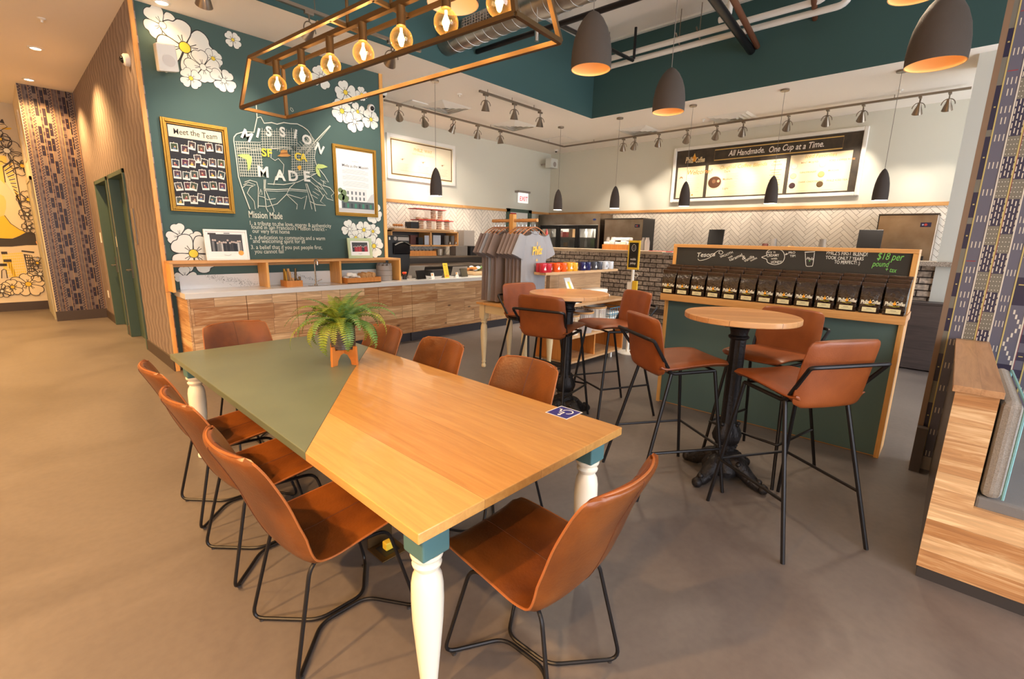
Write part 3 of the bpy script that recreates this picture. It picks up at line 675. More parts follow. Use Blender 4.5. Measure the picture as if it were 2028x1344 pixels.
fpoly([(-300, 780), (60, 765), (75, 830), (0, 870), (-300, 900)], col(240, 206, 110), .0018); fpoly([(-300, 870), (40, 870), (50, 1060), (0, 1010), (-300, 900)], col(240, 206, 110), .0018)
for (u, v, s, y_) in ((0, 595, 60, 1), (70, 715, 95, 0), (228, 870, 70, 1), (292, 1215, 66, 1)):
    a, b_ = fp(u, v); flower(FW, mb, a, b_, s*.0026, .5, bool(y_), 5, None, BK, .012, YL)
for (u, v, s, y_) in ((290, 838, 92, 1), (128, 868, 62, 1), (22, 910, 50, 0), (382, 622, 50, 1), (410, 735, 66, 0), (280, 125, 48, 0), (300, 260, 44, 0)):
    a, b_ = fp2(u, v); flower(FW, mb, a, b_, s*.0026, .35, bool(y_), 5, col(232, 214, 178) if y_ and v > 800 else None, BK, .012, YL)
fpoly([(20, 530), (230, 515), (275, 745), (190, 760), (100, 770), (40, 690)], col(240, 208, 96), .002, fp2)
for j in range(8): fline([(30+j*6, 545+j*28), (238+j*4, 535+j*27)], .012, col(232, 214, 178), .0028, fp2)
for j in range(9): fline([(60+j*20, 525), (90+j*21, 760)], .006, col(232, 214, 178), .003, fp2)
fpoly([(240, 530), (330, 545), (368, 700), (290, 745)], BK, .0025, fp2); fline([(220, 500), (350, 515)], .03, BK, .003, fp2)
for j in range(7):
    for k in range(4): fpoly([(262+k*22+j*4, 545+j*28), (276+k*22+j*4, 548+j*28), (279+k*22+j*4, 566+j*28), (266+k*22+j*4, 563+j*28)], col(232, 214, 178), .0034, fp2)
fpoly([(18, 695), (40, 685), (62, 690), (78, 780), (25, 780)], col(206, 196, 180), .003, fp2); fline([(18, 780), (18, 700), (40, 686), (62, 695), (76, 780)], .014, BK, .0035, fp2)
fpoly([(60, 600), (110, 600), (180, 785), (150, 790)], YL, .003, fp2); fline([(12, 520), (75, 520)], .05, BK, .003, fp2); fline([(35, 600), (118, 598)], .05, BK, .0035, fp2)
for k in range(4): fline([(5+k*18, 628), (7+k*18, 655)], .03, BK, .0035, fp2)
struct('wall_far_painting', mb, 'paint')
# ================================================================ DINING TABLE AND CHAIRS
def turned_leg(mb, x, y, z0, z1, R):
    """baluster leg: foot, long vase, rings and collar under the square block"""
    hgt = z1-z0
    pr = ((.52, 0), (.66, .01), (.70, .035), (.62, .06), (.46, .075), (.46, .09), (.60, .105), (.62, .12), (.52, .135), (.58, .20), (.76, .38), (.95, .58), (1.0, .70), (.98, .80), (.88, .855), (.72, .880), (.68, .895), (.86, .915), (.90, .93), (.74, .945), (.74, .955), (.95, .97), (1.0, .985), (.98, 1.0))
    mb.lathe([(a*R, z0+b_*hgt) for a, b_ in pr], (x, y, 0), 28); return mb
TX0, TX1, TY0, TY1, TT = .695, 1.812, .992, 3.86, .76
t = thing('dining_table', 'long oak dining table with a green painted end and white turned legs', 'table', ((TX0+TX1)/2, (TY0+TY1)/2, 0))
bd = [(TX0, 1.722), (1.33, 2.563), (TX1, 3.175)]     # joint between wood and green paint
top = MB().prism([(TX0, TY0, TT-.036), (TX1, TY0, TT-.036), (bd[2][0], bd[2][1], TT-.036), (bd[1][0], bd[1][1], TT-.036), (bd[0][0], bd[0][1], TT-.036)], (0, 0, .036))
part('table_top', top, 'oak_top', t, bevel=.003)
gt = MB().prism([(TX0, bd[0][1]+.0008, TT-.036), (bd[1][0]-.0008, bd[1][1], TT-.036), (bd[2][0], bd[2][1]+.001, TT-.036), (TX1, TY1, TT-.036), (TX0, TY1, TT-.036)], (0, 0, .036))
part('table_top', gt, 'green_top', t, bevel=.003, label='green painted end of the table top')
ap = MB(); i_ = .075
for a, b_ in (((TX0+i_, TY0+.1, .66), (TX0+i_+.025, TY1-.1, TT-.037)), ((TX1-i_-.025, TY0+.1, .66), (TX1-i_, TY1-.1, TT-.037)), ((TX0+i_, TY0+.10, .66), (TX1-i_, TY0+.125, TT-.037)), ((TX0+i_, TY1-.125, .66), (TX1-i_, TY1-.10, TT-.037))): ap.box(a, b_)
ap.box((TX0+.02, TY0+.02, TT-.046), (TX1-.02, TY1-.02, TT-.037))
part('apron', ap, 'teal_paint', t)
for x, y in ((TX0+.105, TY0+.105), (TX1-.105, TY0+.105), (TX0+.105, TY1-.105), (TX1-.105, TY1-.105)):
    lg = turned_leg(MB(), x, y, 0, .605, .054)
    L_ = part('leg', lg, 'turned_white', t, smooth=True)
    bk = MB().box((x-.053, y-.053, .605), (x+.053, y+.053, TT-.038)); part('leg_block', bk, 'teal_paint', L_, bevel=.006, label='teal painted square block')
bx = oz(768, 1088); fb = thing('floor_box', 'open brass floor socket box under the near end of the dining table', 'socket', (bx.x, bx.y, 0))
part('plate', MB().box((bx.x-.075, bx.y-.075, 0), (bx.x+.075, bx.y+.075, .006)), 'brass', fb, bevel=.002); part('recess', MB().box((bx.x-.045, bx.y-.045, .006), (bx.x+.045, bx.y+.045, .0075)), 'black', fb)
part('lid', MB().box((bx.x-.07, bx.y+.068, .006), (bx.x+.07, bx.y+.076, .12)), 'brass', fb, bevel=.002); part('plug', MB().box((bx.x-.02, bx.y-.02, .0075), (bx.x+.025, bx.y+.02, .05)), 'yellow', fb, bevel=.006)
# accessible seating sign stuck on the table corner
d = MB(); P = Plane((0, 0, TT), (0, 1, 0), (-1, 0, 0)); cx, cy = 1.72, 1.335
A4 = [oz(*q, TT) for q in ((1092, 817), (1118, 808), (1140, 816), (1117, 826))]
c_ = sum(A4, Vector())/4; e1 = (A4[1]-A4[0]).normalized(); e2 = (A4[3]-A4[0]); e2 = (e2-e1*e2.dot(e1)).normalized(); SZ = .06
P = Plane(c_, (0, 1, 0), (-1, 0, 0)); NV, WT = col(40, 40, 130), col(240, 240, 245)
P.rect(d, -SZ-.006, -SZ-.006, SZ+.006, SZ+.006, .0008, WT); P.rect(d, -SZ, -SZ, SZ, SZ, .0012, NV)
P.disc(d, -.002, .040, .009, .0016, WT); P.line(d, [(-.002, .03), (-.002, .0), (.022, .0), (.034, -.028), (.044, -.024)], .009, .0016, WT); P.line(d, [(-.002, .016), (.018, .016)], .007, .0016, WT)
P.line(d, [(-.010+.027*math.cos(a), -.016+.027*math.sin(a)) for a in [math.radians(q) for q in range(110, 361, 25)]], .007, .0016, WT)
solo('accessible_sign', d, 'print', 'small blue wheelchair symbol sticker on the near corner of the dining table', 'sign')

def shell(profile, widths, thick, nu=16, sub=4, wing=None):
    """upholstered shell: profile of (x, z) from front edge to the top, half width at each"""
    c = spline([(p[0], w, p[1]) for p, w in zip(profile, widths)], sub); n = len(c); mid = []
    for i, p in enumerate(c):
        row = []; t = i/(n-1)
        for k in range(nu+1):
            s_ = -1+2*k/nu; wx, wz = wing(s_, t) if wing else (0, 0)
            row.append(Vector((p.x+wx, s_*p.y, p.z+wz)))
        mid.append(row)
    # rounded corners at both ends
    def nrm(i, k):
        a = mid[min(i+1, n-1)][k]-mid[max(i-1, 0)][k]; b_ = mid[i][min(k+1, nu)]-mid[i][max(k-1, 0)]
        return b_.cross(a).normalized()
    up_, dn = [], []
    for i in range(n):
        ru, rd_ = [], []
        for k in range(nu+1):
            s_ = abs(-1+2*k/nu); e = abs(2*i/(n-1)-1); q = max(s_, e); tt = thick*math.sqrt(max(.02, 1-q**10)); nn = nrm(i, k)
            ru.append(mid[i][k]+nn*tt); rd_.append(mid[i][k]-nn*tt)
        up_.append(ru); dn.append(rd_)
    mb = MB(); mb.grid(up_); k0 = len(mb.v); mb.grid(dn)
    per = [(0, k) for k in range(nu)]+[(i, nu) for i in range(n-1)]+[(n-1, k) for k in range(nu, 0, -1)]+[(i, 0) for i in range(n-1, 0, -1)]
    idx = lambda i, k: i*(nu+1)+k
    for j in range(len(per)):
        a, b_ = per[j], per[(j+1) % len(per)]; mb.f.append((idx(*a), idx(*b_), k0+idx(*b_), k0+idx(*a))); mb.c.append(None)
    mb.smooth = True; edge = [mid[i][k] for i, k in per]
    return mb, mid, edge, up_, dn
def make_dining_chair(label):
    t = thing('dining_chair', label, 'chair', (0, 0, 0))
    prof = [(.262, .450), (.245, .468), (.15, .462), (.0, .446), (-.10, .436), (-.165, .45), (-.215, .495), (-.262, .60), (-.300, .715), (-.340, .81), (-.375, .882), (-.384, .900)]
    wid = [.188, .212, .222, .230, .235, .238, .241, .243, .240, .232, .220, .200]
    def wing(s_, t):
        back = max(0, min(1, (t-.42)/.2)); a = abs(s_)
        fx = back*.055*a**2.2; sz = (1-back)*.022*a**3*(1 if t > .08 else t/.08)
        if t > .85: sz -= (t-.85)/.15*.016*a**6
        return fx, sz
    mb, mid, edge, up_, dn = shell(prof, wid, .017, 18, 4, wing)
    part('seat_shell', mb, 'leather', t, False)
    pp = MB(); pp.tube(edge, .0042, 6, True); pp.smooth = True; part('piping', pp, 'leather_edge', t, False, label='lighter frayed leather edge')
    sm = MB(); n = len(mid); kc = 9
    sm.tube([up_[i][kc] for i in range(1, n-1)], .0022, 5); sm.tube([dn[i][kc] for i in range(1, n-1)], .0022, 5); sm.smooth = True
    part('seam', sm, 'leather_seam', t, False)
    for s_ in (-1, 1):   # each side is one bent rod: rear leg, floor, spine, floor, front leg and the rail under the seat
        pts = [(-.13, s_*.16, .43), (-.17, s_*.175, .40), (-.262, s_*.218, .012), (-.075, s_*.012, .012), (.13, s_*.012, .012), (.258, s_*.218, .012), (.15, s_*.18, .42), (-.13, s_*.16, .428)]
        r = MB(); r.tube(fillet(pts, .05, 5), .0075, 8); r.smooth = True; fr = part('side_frame', r, 'black_metal', t, False)
        g = MB()
        for x in (-.235, .232): g.lathe([(.009, 0), (.009, .008)], (x, s_*.19, 0), 8)
        part('glide', g, 'black_rubber', fr, False)
    return t
ch = make_dining_chair('brown leather dining chair nearest the window side along the green and oak table, first of the three on its corridor side')
ch.location = (.768, 1.70, 0)
ch['label'] = 'brown leather dining chair on the corridor side of the table, nearest of the three'
grp = 'brown leather chairs around the dining table'; ch['group'] = grp
clone(ch, (.768, 2.36, 0), 0, 'brown leather dining chair on the corridor side of the table, middle of the three')
clone(ch, (.79, 2.965, 0), math.radians(-1), 'brown leather dining chair on the corridor side of the table, farthest of the three')
clone(ch, (1.66, 1.715, 0), PI, 'tan leather dining chair back showing beside the bar tables, nearest of the three')
clone(ch, (1.64, 2.47, 0), PI, 'tan leather dining chair back showing beyond the oak end, middle of its row of three')
clone(ch, (1.62, 3.14, 0), PI, 'tan leather dining chair half hidden behind the potted fern')
clone(ch, (1.17, 3.72, 0), -PI/2, 'brown leather dining chair at the far green end of the table, before the counter')
clone(ch, (1.185, .965, 0), math.radians(92), 'brown leather dining chair at the near oak end of the table, its back turned')

# ================================================================ BAR TABLES AND STOOLS
def make_bar_table(label):
    t = thing('bar_table', label, 'table', (0, 0, 0)); R, Z = .345, 1.14
    part('table_top', MB().lathe([(R-.004, Z-.036), (R, Z-.032), (R, Z-.004), (R-.004, Z)], n=72), 'butcher', t, False, smooth=True)
    flute = lambda a, z: 1-.09*abs(math.sin(a*5))
    col_ = MB(); col_.lathe([(.052, .40), (.050, .42), (.049, .70), (.047, 1.0)], n=60, mod=flute)
    col_.lathe([(.050, .975), (.062, .985), (.064, .995), (.052, 1.005), (.052, 1.02), (.062, 1.05), (.085, 1.065), (.085, 1.072)], n=28); col_.box((-.12, -.12, 1.07), (.12, .12, 1.102))
    part('column', col_, 'iron', t, False, smooth=True)
    petal = lambda a, z: 1+.07*math.cos(a*8)
    u = MB(); u.lathe([(.062, .155), (.080, .17), (.080, .195), (.058, .21), (.056, .225), (.074, .235), (.062, .25), (.082, .275), (.090, .31), (.080, .35), (.062, .385), (.055, .405)], n=40, mod=petal)
    for k in range(8): a = k*PI/4; u.ball((.066*math.cos(a), .066*math.sin(a), .395), .013, 6)
    part('urn', u, 'iron', t, False, smooth=True)
    hb = MB(); hb.lathe([(.08, .035), (.12, .05), (.13, .09), (.105, .14), (.07, .17)], n=24, mod=lambda a, z: 1+.1*math.cos(4*a)); base = part('base', hb, 'iron', t, False, smooth=True)
    for k in range(4):
        a = PI/4+k*PI/2; d_ = Vector((math.cos(a), math.sin(a), 0)); p = Vector((-d_.y, d_.x, 0)); f = MB()
        path = [d_*.04+Vector((0, 0, .12)), d_*.10+Vector((0, 0, .125)), d_*.15+Vector((0, 0, .092)), d_*.195+Vector((0, 0, .06)), d_*.24+Vector((0, 0, .042)), d_*.27+Vector((0, 0, .036))]
        f.tube(spline(path, 4), [.064-.034*i/20 for i in range(21)], 10)
        f.ball(d_*.285+Vector((0, 0, .034)), .034, 9); f.ball(d_*.255+Vector((0, 0, .072)), .020, 8)
        for s_ in (-1, 1): f.ball(d_*.125+p*s_*.034+Vector((0, 0, .145)), .019, 7); f.ball(d_*.20+p*s_*.026+Vector((0, 0, .062)), .020, 7); f.tube([d_*.11+p*s_*.045+Vector((0, 0, .13)), d_*.25+p*s_*.022+Vector((0, 0, .05))], .012, 6)
        part('foot', f, 'iron', t, False, smooth=True)
    return t
bt = make_bar_table('round oak bar table on a black iron column before the coffee bag stand'); bt.location = (3.22, .97, 0); bt.rotation_euler.z = math.radians(32)
bt['group'] = 'round bar tables'
clone(bt, (3.33, 2.43, 0), math.radians(32), 'round oak bar table on a black iron column before the shirt rack and mugs')
def make_stool(label):
    t = thing('bar_stool', label, 'bar stool', (0, 0, 0))
    sp_ = [(.290, .818), (.275, .838), (.18, .845), (.05, .838), (-.08, .826), (-.15, .822), (-.185, .835)]
    sw = [.175, .206, .216, .220, .221, .220, .216]
    mb, mid, edge, up_, dn = shell(sp_, sw, .023, 14, 4, lambda s_, t_: (0, .010*abs(s_)**3))
    part('seat', mb, 'leather_stool', t, False)
    bp = [(-.170, .790), (-.180, .805), (-.192, .87), (-.205, .95), (-.222, 1.04), (-.238, 1.115), (-.243, 1.140)]
    bw = [.170, .206, .218, .221, .219, .212, .186]
    mb, mid, edge, up_, dn = shell(bp, bw, .023, 14, 4, lambda s_, t_: (.022*abs(s_)**2.4, -.006*abs(s_)**4 if t_ > .8 else 0))
    part('backrest', mb, 'leather_stool', t, False)
    for s_ in (-1, 1):
        for nm, tp, ft in (('leg', (.195, s_*.195, .805), (.300, s_*.265, 0)), ('leg', (-.105, s_*.198, .795), (-.305, s_*.268, 0))):
            r = MB(); r.tube([ft, tp], .011, 8); r.smooth = True; part(nm, r, 'black_metal', t, False)
    r = MB(); P_ = [(.195, -.195, .805), (-.105, -.198, .795), (-.262, -.238, 1.015), (-.280, -.21, 1.02), (-.280, .21, 1.02), (-.262, .238, 1.015), (-.105, .198, .795), (.195, .195, .805)]
    r.tube(fillet(P_, .03, 4), .011, 8); r.smooth = True; part('back_rail', r, 'black_metal', t, False)
    r = MB(); r.tube([(.195, -.195, .805), (.195, .195, .805)], .008, 8); r.tube([(-.105, -.198, .796), (-.105, .198, .796)], .008, 8); r.smooth = True; part('seat_rail', r, 'black_metal', t, False)
    z = .30; fx, fy = .195+.105*(1-z/.805), .195+.07*(1-z/.805); rx, ry = -.105-.2*(1-z/.795), .198+.07*(1-z/.795)
    r = MB(); r.tube(fillet([(rx, -ry, z), (fx+.012, -fy-.008, z), (fx+.012, fy+.008, z), (rx, ry, z)], .015, 3), .009, 8); r.smooth = True; part('footrest', r, 'black_metal', t, False)
    return t
st = make_stool('tan leather bar stool with its back turned, nearest the camera and the bench'); G1 = 'tan leather bar stools'; st['group'] = G1
st.location = (2.885, .52, 0); st.rotation_euler.z = math.radians(57)
st['label'] = 'tan leather bar stool between the near bar table and the bench, back turned'
clone(st, (3.615, .86, 0), math.radians(168), 'tan leather bar stool against the green panel of the coffee bag stand')
clone(st, (2.90, 1.275, 0), math.radians(-35), 'tan leather bar stool between the two bar tables, facing the near one')
clone(st, (3.80, 2.225, 0), math.radians(154), 'tan leather bar stool left of the coffee bag stand, facing the far bar table')
clone(st, (3.19, 2.50, 0), math.radians(12), 'tan leather bar stool before the far bar table, its back to the dining table')
clone(st, (3.62, 3.10, 0), math.radians(-100), 'tan leather bar stool half hidden below the hanging shirts')

# ================================================================ FERN
pt = oz(678, 722, TT)
fx_, fy_ = pt.x+.03, pt.y+.03
ps = thing('plant_stand', 'small slotted wooden stand under the fern pot on the dining table', 'plant stand', (fx_, fy_, TT), math.radians(20))
for k in range(2):
    m_ = MB(); w_, hh = .112, .125
    arch = [(-w_, 0), (-w_+.045, 0), (-w_+.052, .03), (-.035, .062), (0, .07), (.035, .062), (w_-.052, .03), (w_-.045, 0), (w_, 0), (w_-.006, hh), (w_-.028, hh), (w_-.030, .10), (-w_+.030, .10), (-w_+.028, hh), (-w_+.006, hh)]
    if k == 0: m_.prism([(a, -.0075, b_) for a, b_ in arch], (0, .015, 0))
    else: m_.prism([(-.0075, a, b_) for a, b_ in arch], (.015, 0, 0))
    part('leg_board', m_, 'stand_wood', ps, False, bevel=.001)
PZ = TT+.104; PC = Vector((fx_, fy_, PZ)); fn = thing('potted_fern', 'bushy green fern in a ribbed metallic pot on the dining table', 'plant', tuple(PC))
ribs = []
for i in range(60):
    z = i/59*.155; ribs.append((.0775-.006*max(0, (1-z/.03))+.0014*math.sin(z*2*PI/.011), z))
pm = MB(); pm.lathe([(.06, 0)]+ribs+[(.072, .155), (.068, .13)], tuple(PC), 40, caps=False); pm.lathe([(.001, .001), (.068, .001)], tuple(PC), 40, caps=False); part('pot', pm, 'pot', fn, smooth=True)
part('soil', MB().lathe([(.0001, .130), (.069, .130)], tuple(PC), 24, caps=False), 'soil', fn)
rf = random.Random(12)
def frond(parent, az, length, rise, droop, mt, w=.041):
    m_ = MB(); N = 24; d_ = Vector((math.cos(az), math.sin(az), 0)); side = Vector((-d_.y, d_.x, 0)); base = PC+Vector((0, 0, .13))+d_*.015
    P_ = []; x = z = 0; ang = rise
    for i in range(N+1):
        P_.append(base+d_*x+Vector((0, 0, z))+side*math.sin(i*.12+az)*.010); st_ = length/N; x += math.cos(ang)*st_; z += math.sin(ang)*st_; ang -= droop/N*(.5+i/N)
    m_.tube(P_, [.0022*(1-i/N)+.0006 for i in range(N+1)], 5)
    for i in range(3, N):
        t_ = i/N; L_ = w*(math.sin(min(1, t_*1.9+.12)*PI/2))*(1-t_**2.6)*1.15+.003; tg = (P_[i+1]-P_[i-1]).normalized(); s2 = side; nn = s2.cross(tg).normalized()
        for sg in (-1, 1):
            for hf in (0,):
                o_ = P_[i]+tg*(length/N)*hf; tip = o_+s2*sg*L_+tg*L_*.28-nn*L_*.12*(-1 if nn.z > 0 else 1)*-1; wv = tg*(length/N*.33)
                m_.add([o_-wv*.7, o_+s2*sg*L_*.5-wv+tg*L_*.1, tip, o_+s2*sg*L_*.55+wv+tg*L_*.12, o_+wv*.7], [(0, 1, 2, 3, 4)])
    part('frond', m_, mt, parent)
# the long fronds the photograph shows, then the bushy middle
view = math.atan2(fw.y, fw.x)
for k in range(54):
    a = 360*k*.381966 % 360; q = k/53; upr = 1.42-.85*q**1.3+rf.uniform(-.1, .1); ln = rf.uniform(.27, .40)*(1 if q > .25 else .82); dr = 1.0+2.3*q+rf.uniform(-.2, .6)
    frond(fn, view+math.radians(a), ln, upr, dr, 'leaf_b' if (math.sin(math.radians(a)) < -.3 and rf.random() < .7) or rf.random() < .2 else 'leaf')
for a, L_, r_, d_ in ((96, .42, .80, 2.1), (84, .40, 1.0, 2.0), (-92, .40, 1.0, 1.9), (-84, .42, 1.05, 2.3), (172, .36, .7, 3.4), (205, .36, .7, 3.5), (120, .42, .6, 2.6), (-120, .40, .7, 2.9), (-150, .34, .8, 3.3), (150, .36, .8, 3.2)):
    frond(fn, view+math.radians(a), L_, r_, d_, 'leaf' if a > 0 else 'leaf_b')

# ================================================================ BENCH
bn = thing('bench', 'built-in bench with hickory end panel, dark back and grey seat pad', 'bench', (2.862, -.15, 0))
yb, yf, xe = -.082, -.225, 2.862
e = MB().prism([(xe, yb, .06), (xe, -.80, .06), (xe, -.80, .43), (xe, yf, .43), (xe, yf, .955), (xe, yb, .955)], (.03, 0, 0))
part('end_panel', e, 'hickory_y', bn)
part('back_top', MB().box((xe-.02, yf-.01, .955), (4.39, yb+.012, .985)), 'hickory_top', bn, bevel=.002)
part('back_panel', MB().box((xe+.03, yb-.02, .06), (4.39, yb, .955)).box((xe+.03, yf, .43), (4.39, yf+.02, .955)), 'dark_wood_x', bn)
part('seat_box', MB().box((xe+.03, -.80, .06), (4.39, yb-.02, .42)), 'dark_wood_x', bn)
part('kick_board', MB().box((xe+.006, -.78, 0), (4.38, yb-.006, .06)), 'black_rubber', bn)
part('seat_pad', MB().box((xe+.025, -.80, .42), (4.385, yf-.002, .485)), 'seat_grey', bn, bevel=.012)
cu = MB(); rows = []
for i in range(13):
    th = -PI/2+PI*i/12; rows.append([])
ky = yf-.045
cu.box((xe+.01, ky-.033, .487), (3.70, ky+.035, .945)); k_ = solo('bench_cushion', cu, 'cushion', 'grey back cushion with a pale blue edge leaning on the bench back', 'cushion', bevel=.028)
k_.rotation_euler.x = math.radians(0)
pp = MB(); pts = fillet([(xe+.01, ky-.036, .50), (xe+.01, ky-.036, .94), (3.70, ky-.036, .94), (3.70, ky-.036, .50)], .03, 4); pp.tube(pts, .006, 6)
part('cushion_piping', pp, 'cushion_pipe', k_, smooth=True, label='pale blue piping')
solo('wall_board', MB().box((4.30, -.03, 0), (4.37, .028, .33)), 'dark_wood_plain', 'short dark board standing at the far end of the bench back', 'board')
# ================================================================ SERVICE COUNTER
CT = .935; FYc = 6.05; CX0, CX1 = 1.30, 7.95
ct = thing('service_counter', 'long hickory fronted service counter under the green wall, dark kick board', 'counter', ((CX0+CX1)/2, 6.3, 0))
seams = [CX0+.02, 1.89, 2.471, 3.05, 3.634, 4.211, 5.9, CX1]
for i in range(len(seams)-1):
    part('front_panel', MB().box((seams[i]+.003, FYc-.02, .135 if i > 4 else .135), (seams[i+1]-.003, FYc, CT-.062)), 'hickory_x', ct)
part('end_panel', MB().box((CX0, FYc-.02, .0), (CX0+.02, GY, CT-.062)), 'hickory_y', ct)
part('carcass', MB().box((CX0+.02, FYc, .13), (CX1, GY-.005, CT-.065)), 'dark_wood_plain', ct)
part('kick_board', MB().box((CX0+.02, FYc+.012, 0), (4.19, FYc+.04, .135)).box((4.19, FYc-.016, 0), (CX1, FYc+.012, .133)), mat('kick', col(52, 50, 56), .5), ct)
wt = MB().box((CX0-.02, FYc-.05, CT-.06), (CX1, GY-.002, CT)).box((GX1+.06, GY-.002, CT-.06), (CX1, 6.8, CT))
solo('worktop', wt, 'quartz', 'white stone worktop running the length of the service counter', 'worktop', bevel=.003)
bs = MB().box((CX0+.05, GY-.014, CT), (GX1-.01, GY-.001, CT+.16)); solo('splashback', bs, 'quartz', 'low white splashback along the green wall behind the worktop', 'splashback')
sp_ = MB(); PS = Plane((0, GY-.0145, 0), (1, 0, 0), (0, 0, 1)); rs = random.Random(4)
for k in range(420):
    t_ = rs.random(); a = 1.62+t_*.55+rs.gauss(0, .035); b_ = CT+.15-t_*.14+rs.gauss(0, .02)
    if CT < b_ < CT+.155: PS.disc(sp_, a, b_, rs.uniform(.0015, .0035), .0006, col(90, 90, 88), 5)
for k in range(160):
    t_ = rs.random(); a = 2.62+t_*.35+rs.gauss(0, .012); b_ = CT+.14-t_*.12+rs.gauss(0, .01)
    if CT < b_ < CT+.155: PS.disc(sp_, a, b_, rs.uniform(.0015, .0035), .0006, col(90, 90, 88), 5)
s_ = struct('trim_10', sp_, 'paint')
# pigeonhole shelf standing on the worktop
SY0, SY1, SZ1 = 6.20, 6.495, 1.268; sx = (1.235, 2.215, 3.165, 4.125)
sh = thing('counter_shelf', 'open plywood shelf with three bays standing on the white worktop', 'shelf', (2.68, 6.35, CT))
part('shelf_top', MB().box((sx[0]-.015, SY0, SZ1-.028), (sx[3]+.015, SY1, SZ1)), 'trim_wood', sh, bevel=.002)
for x in sx: part('divider', MB().box((x-.014, SY0, CT), (x+.014, SY1, SZ1-.028)), 'trim_wood_z', sh, bevel=.001)
part('rear_rail', MB().box((sx[0]+.014, SY1-.02, SZ1-.075), (GX1, SY1-.002, SZ1-.028)), 'trim_wood', sh)
# framed boards on the green wall
def framed(name, label, cat, x0, x1, z0, z1, fw_, fm, inner_m, y=GY, th=.04, steps=True, paint=None, lab=None, pmat='print', depth_in=.012):
    t = thing(name, label, cat, ((x0+x1)/2, y-.001, z0)); f = MB()
    def ring(o, i, y0, y1):
        f.box((x0+o, y0, z0+o), (x0+i, y1, z1-o)); f.box((x1-i, y0, z0+o), (x1-o, y1, z1-o)); f.box((x0+i, y0, z0+o), (x1-i, y1, z0+i)); f.box((x0+i, y0, z1-i), (x1-i, y1, z1-o))
    if steps:
        ring(0, fw_*.35, y-th*.8, y-.001); ring(fw_*.35, fw_*.7, y-th, y-.001); ring(fw_*.7, fw_, y-th*.55, y-.001)
    else: ring(0, fw_, y-th, y-.001)
    part('frame', f, fm, t, bevel=.003)
    part('backing', MB().box((x0+fw_, y-depth_in, z0+fw_), (x1-fw_, y-.002, z1-fw_)), inner_m, t)
    if paint: part(lab or 'print', paint, pmat, t)
    return t
PG = lambda y: Plane((0, y, 0), (1, 0, 0), (0, 0, 1))
bx0, bx1, bz0, bz1 = 1.352, 1.998, 1.815, 2.79; fy_b = GY-.013; P = PG(fy_b); d = MB()
P.rect(d, bx0+.065, bz1-.185, bx1-.065, bz1-.065, .001, col(236, 214, 180)); P.text(d, 'Meet the Team', (bx0+bx1)/2, bz1-.150, .085, .002, col(50, 44, 40), 0, .006, 'CENTER', 0, .42, .06)
mat('board_dark', col(40, 40, 46), .8)
framed('photo_board', 'gold framed dark pinboard headed Meet the Team on the green wall', 'board', bx0, bx1, bz0, bz1, .055, 'gold', 'board_dark', paint=d, lab='header_strip')
ROWS = [[(242, 340, 0), (322, 358, 3), (372, 330, 8), (443, 357, 3), (502, 342, -6), (574, 354, 3)],
        [(252, 462, 3), (324, 460, 5), (374, 460, 8), (417, 428, -5), (464, 458, 10), (526, 457, 3), (590, 464, 3)],
        [(266, 543, 2), (333, 553, 4), (392, 547, 0), (453, 537, -3), (526, 541, 0), (590, 548, 14)],
        [(277, 632, -10), (345, 630, -3), (386, 632, 14), (473, 628, -4), (533, 626, -4), (598, 635, 3)],
        [(286, 738, 0), (328, 711, -3), (388, 731, 0), (441, 714, 8), (527, 733, 14), (580, 736, 0), (628, 740, 0)]]
rp = random.Random(3); ords = ['first', 'second', 'third', 'fourth', 'fifth', 'sixth', 'seventh']; rown = ['top row', 'second row', 'third row', 'fourth row', 'bottom row']
for r_, row in enumerate(ROWS):
    for k, (x, y, rot) in enumerate(row):
        p = oy(280+x/3.733, 200+y/3.733, fy_b); a0 = math.radians(-rot); w_, h_ = .036, .044; d = MB()
        Q = Plane((p.x, fy_b-.0015-.0012*(k % 3), p.z), (math.cos(a0), 0, math.sin(a0)), (-math.sin(a0), 0, math.cos(a0)))
        d.prism([Q.p(-w_, -h_, 0), Q.p(w_, -h_, 0), Q.p(w_, h_, 0), Q.p(-w_, h_, 0)], Q.n*.001, col(228, 222, 208))
        c1 = col(rp.randint(40, 90), rp.randint(34, 70), rp.randint(30, 60)); Q.rect(d, -w_+.006, -h_+.02, w_-.006, h_-.006, .0014, c1)
        c2 = [col(200, 160, 120), col(220, 200, 190), col(90, 110, 140), col(220, 180, 60), col(150, 60, 50)][rp.randint(0, 4)]
        Q.disc(d, rp.uniform(-.008, .008), .004, .009, .0018, col(196, 150, 116), 8); Q.rect(d, -.013, -.022, .013, -.006, .0017, c2); Q.rect(d, -.004, h_-.004, .004, h_+.008, .0022, col(200, 180, 150))
        solo('instant_photo', d, 'print', 'white bordered instant photo in the %s of the pinboard, %s from its left end' % (rown[r_], ords[k]), 'photo', 'instant photos pinned in the gold framed board')
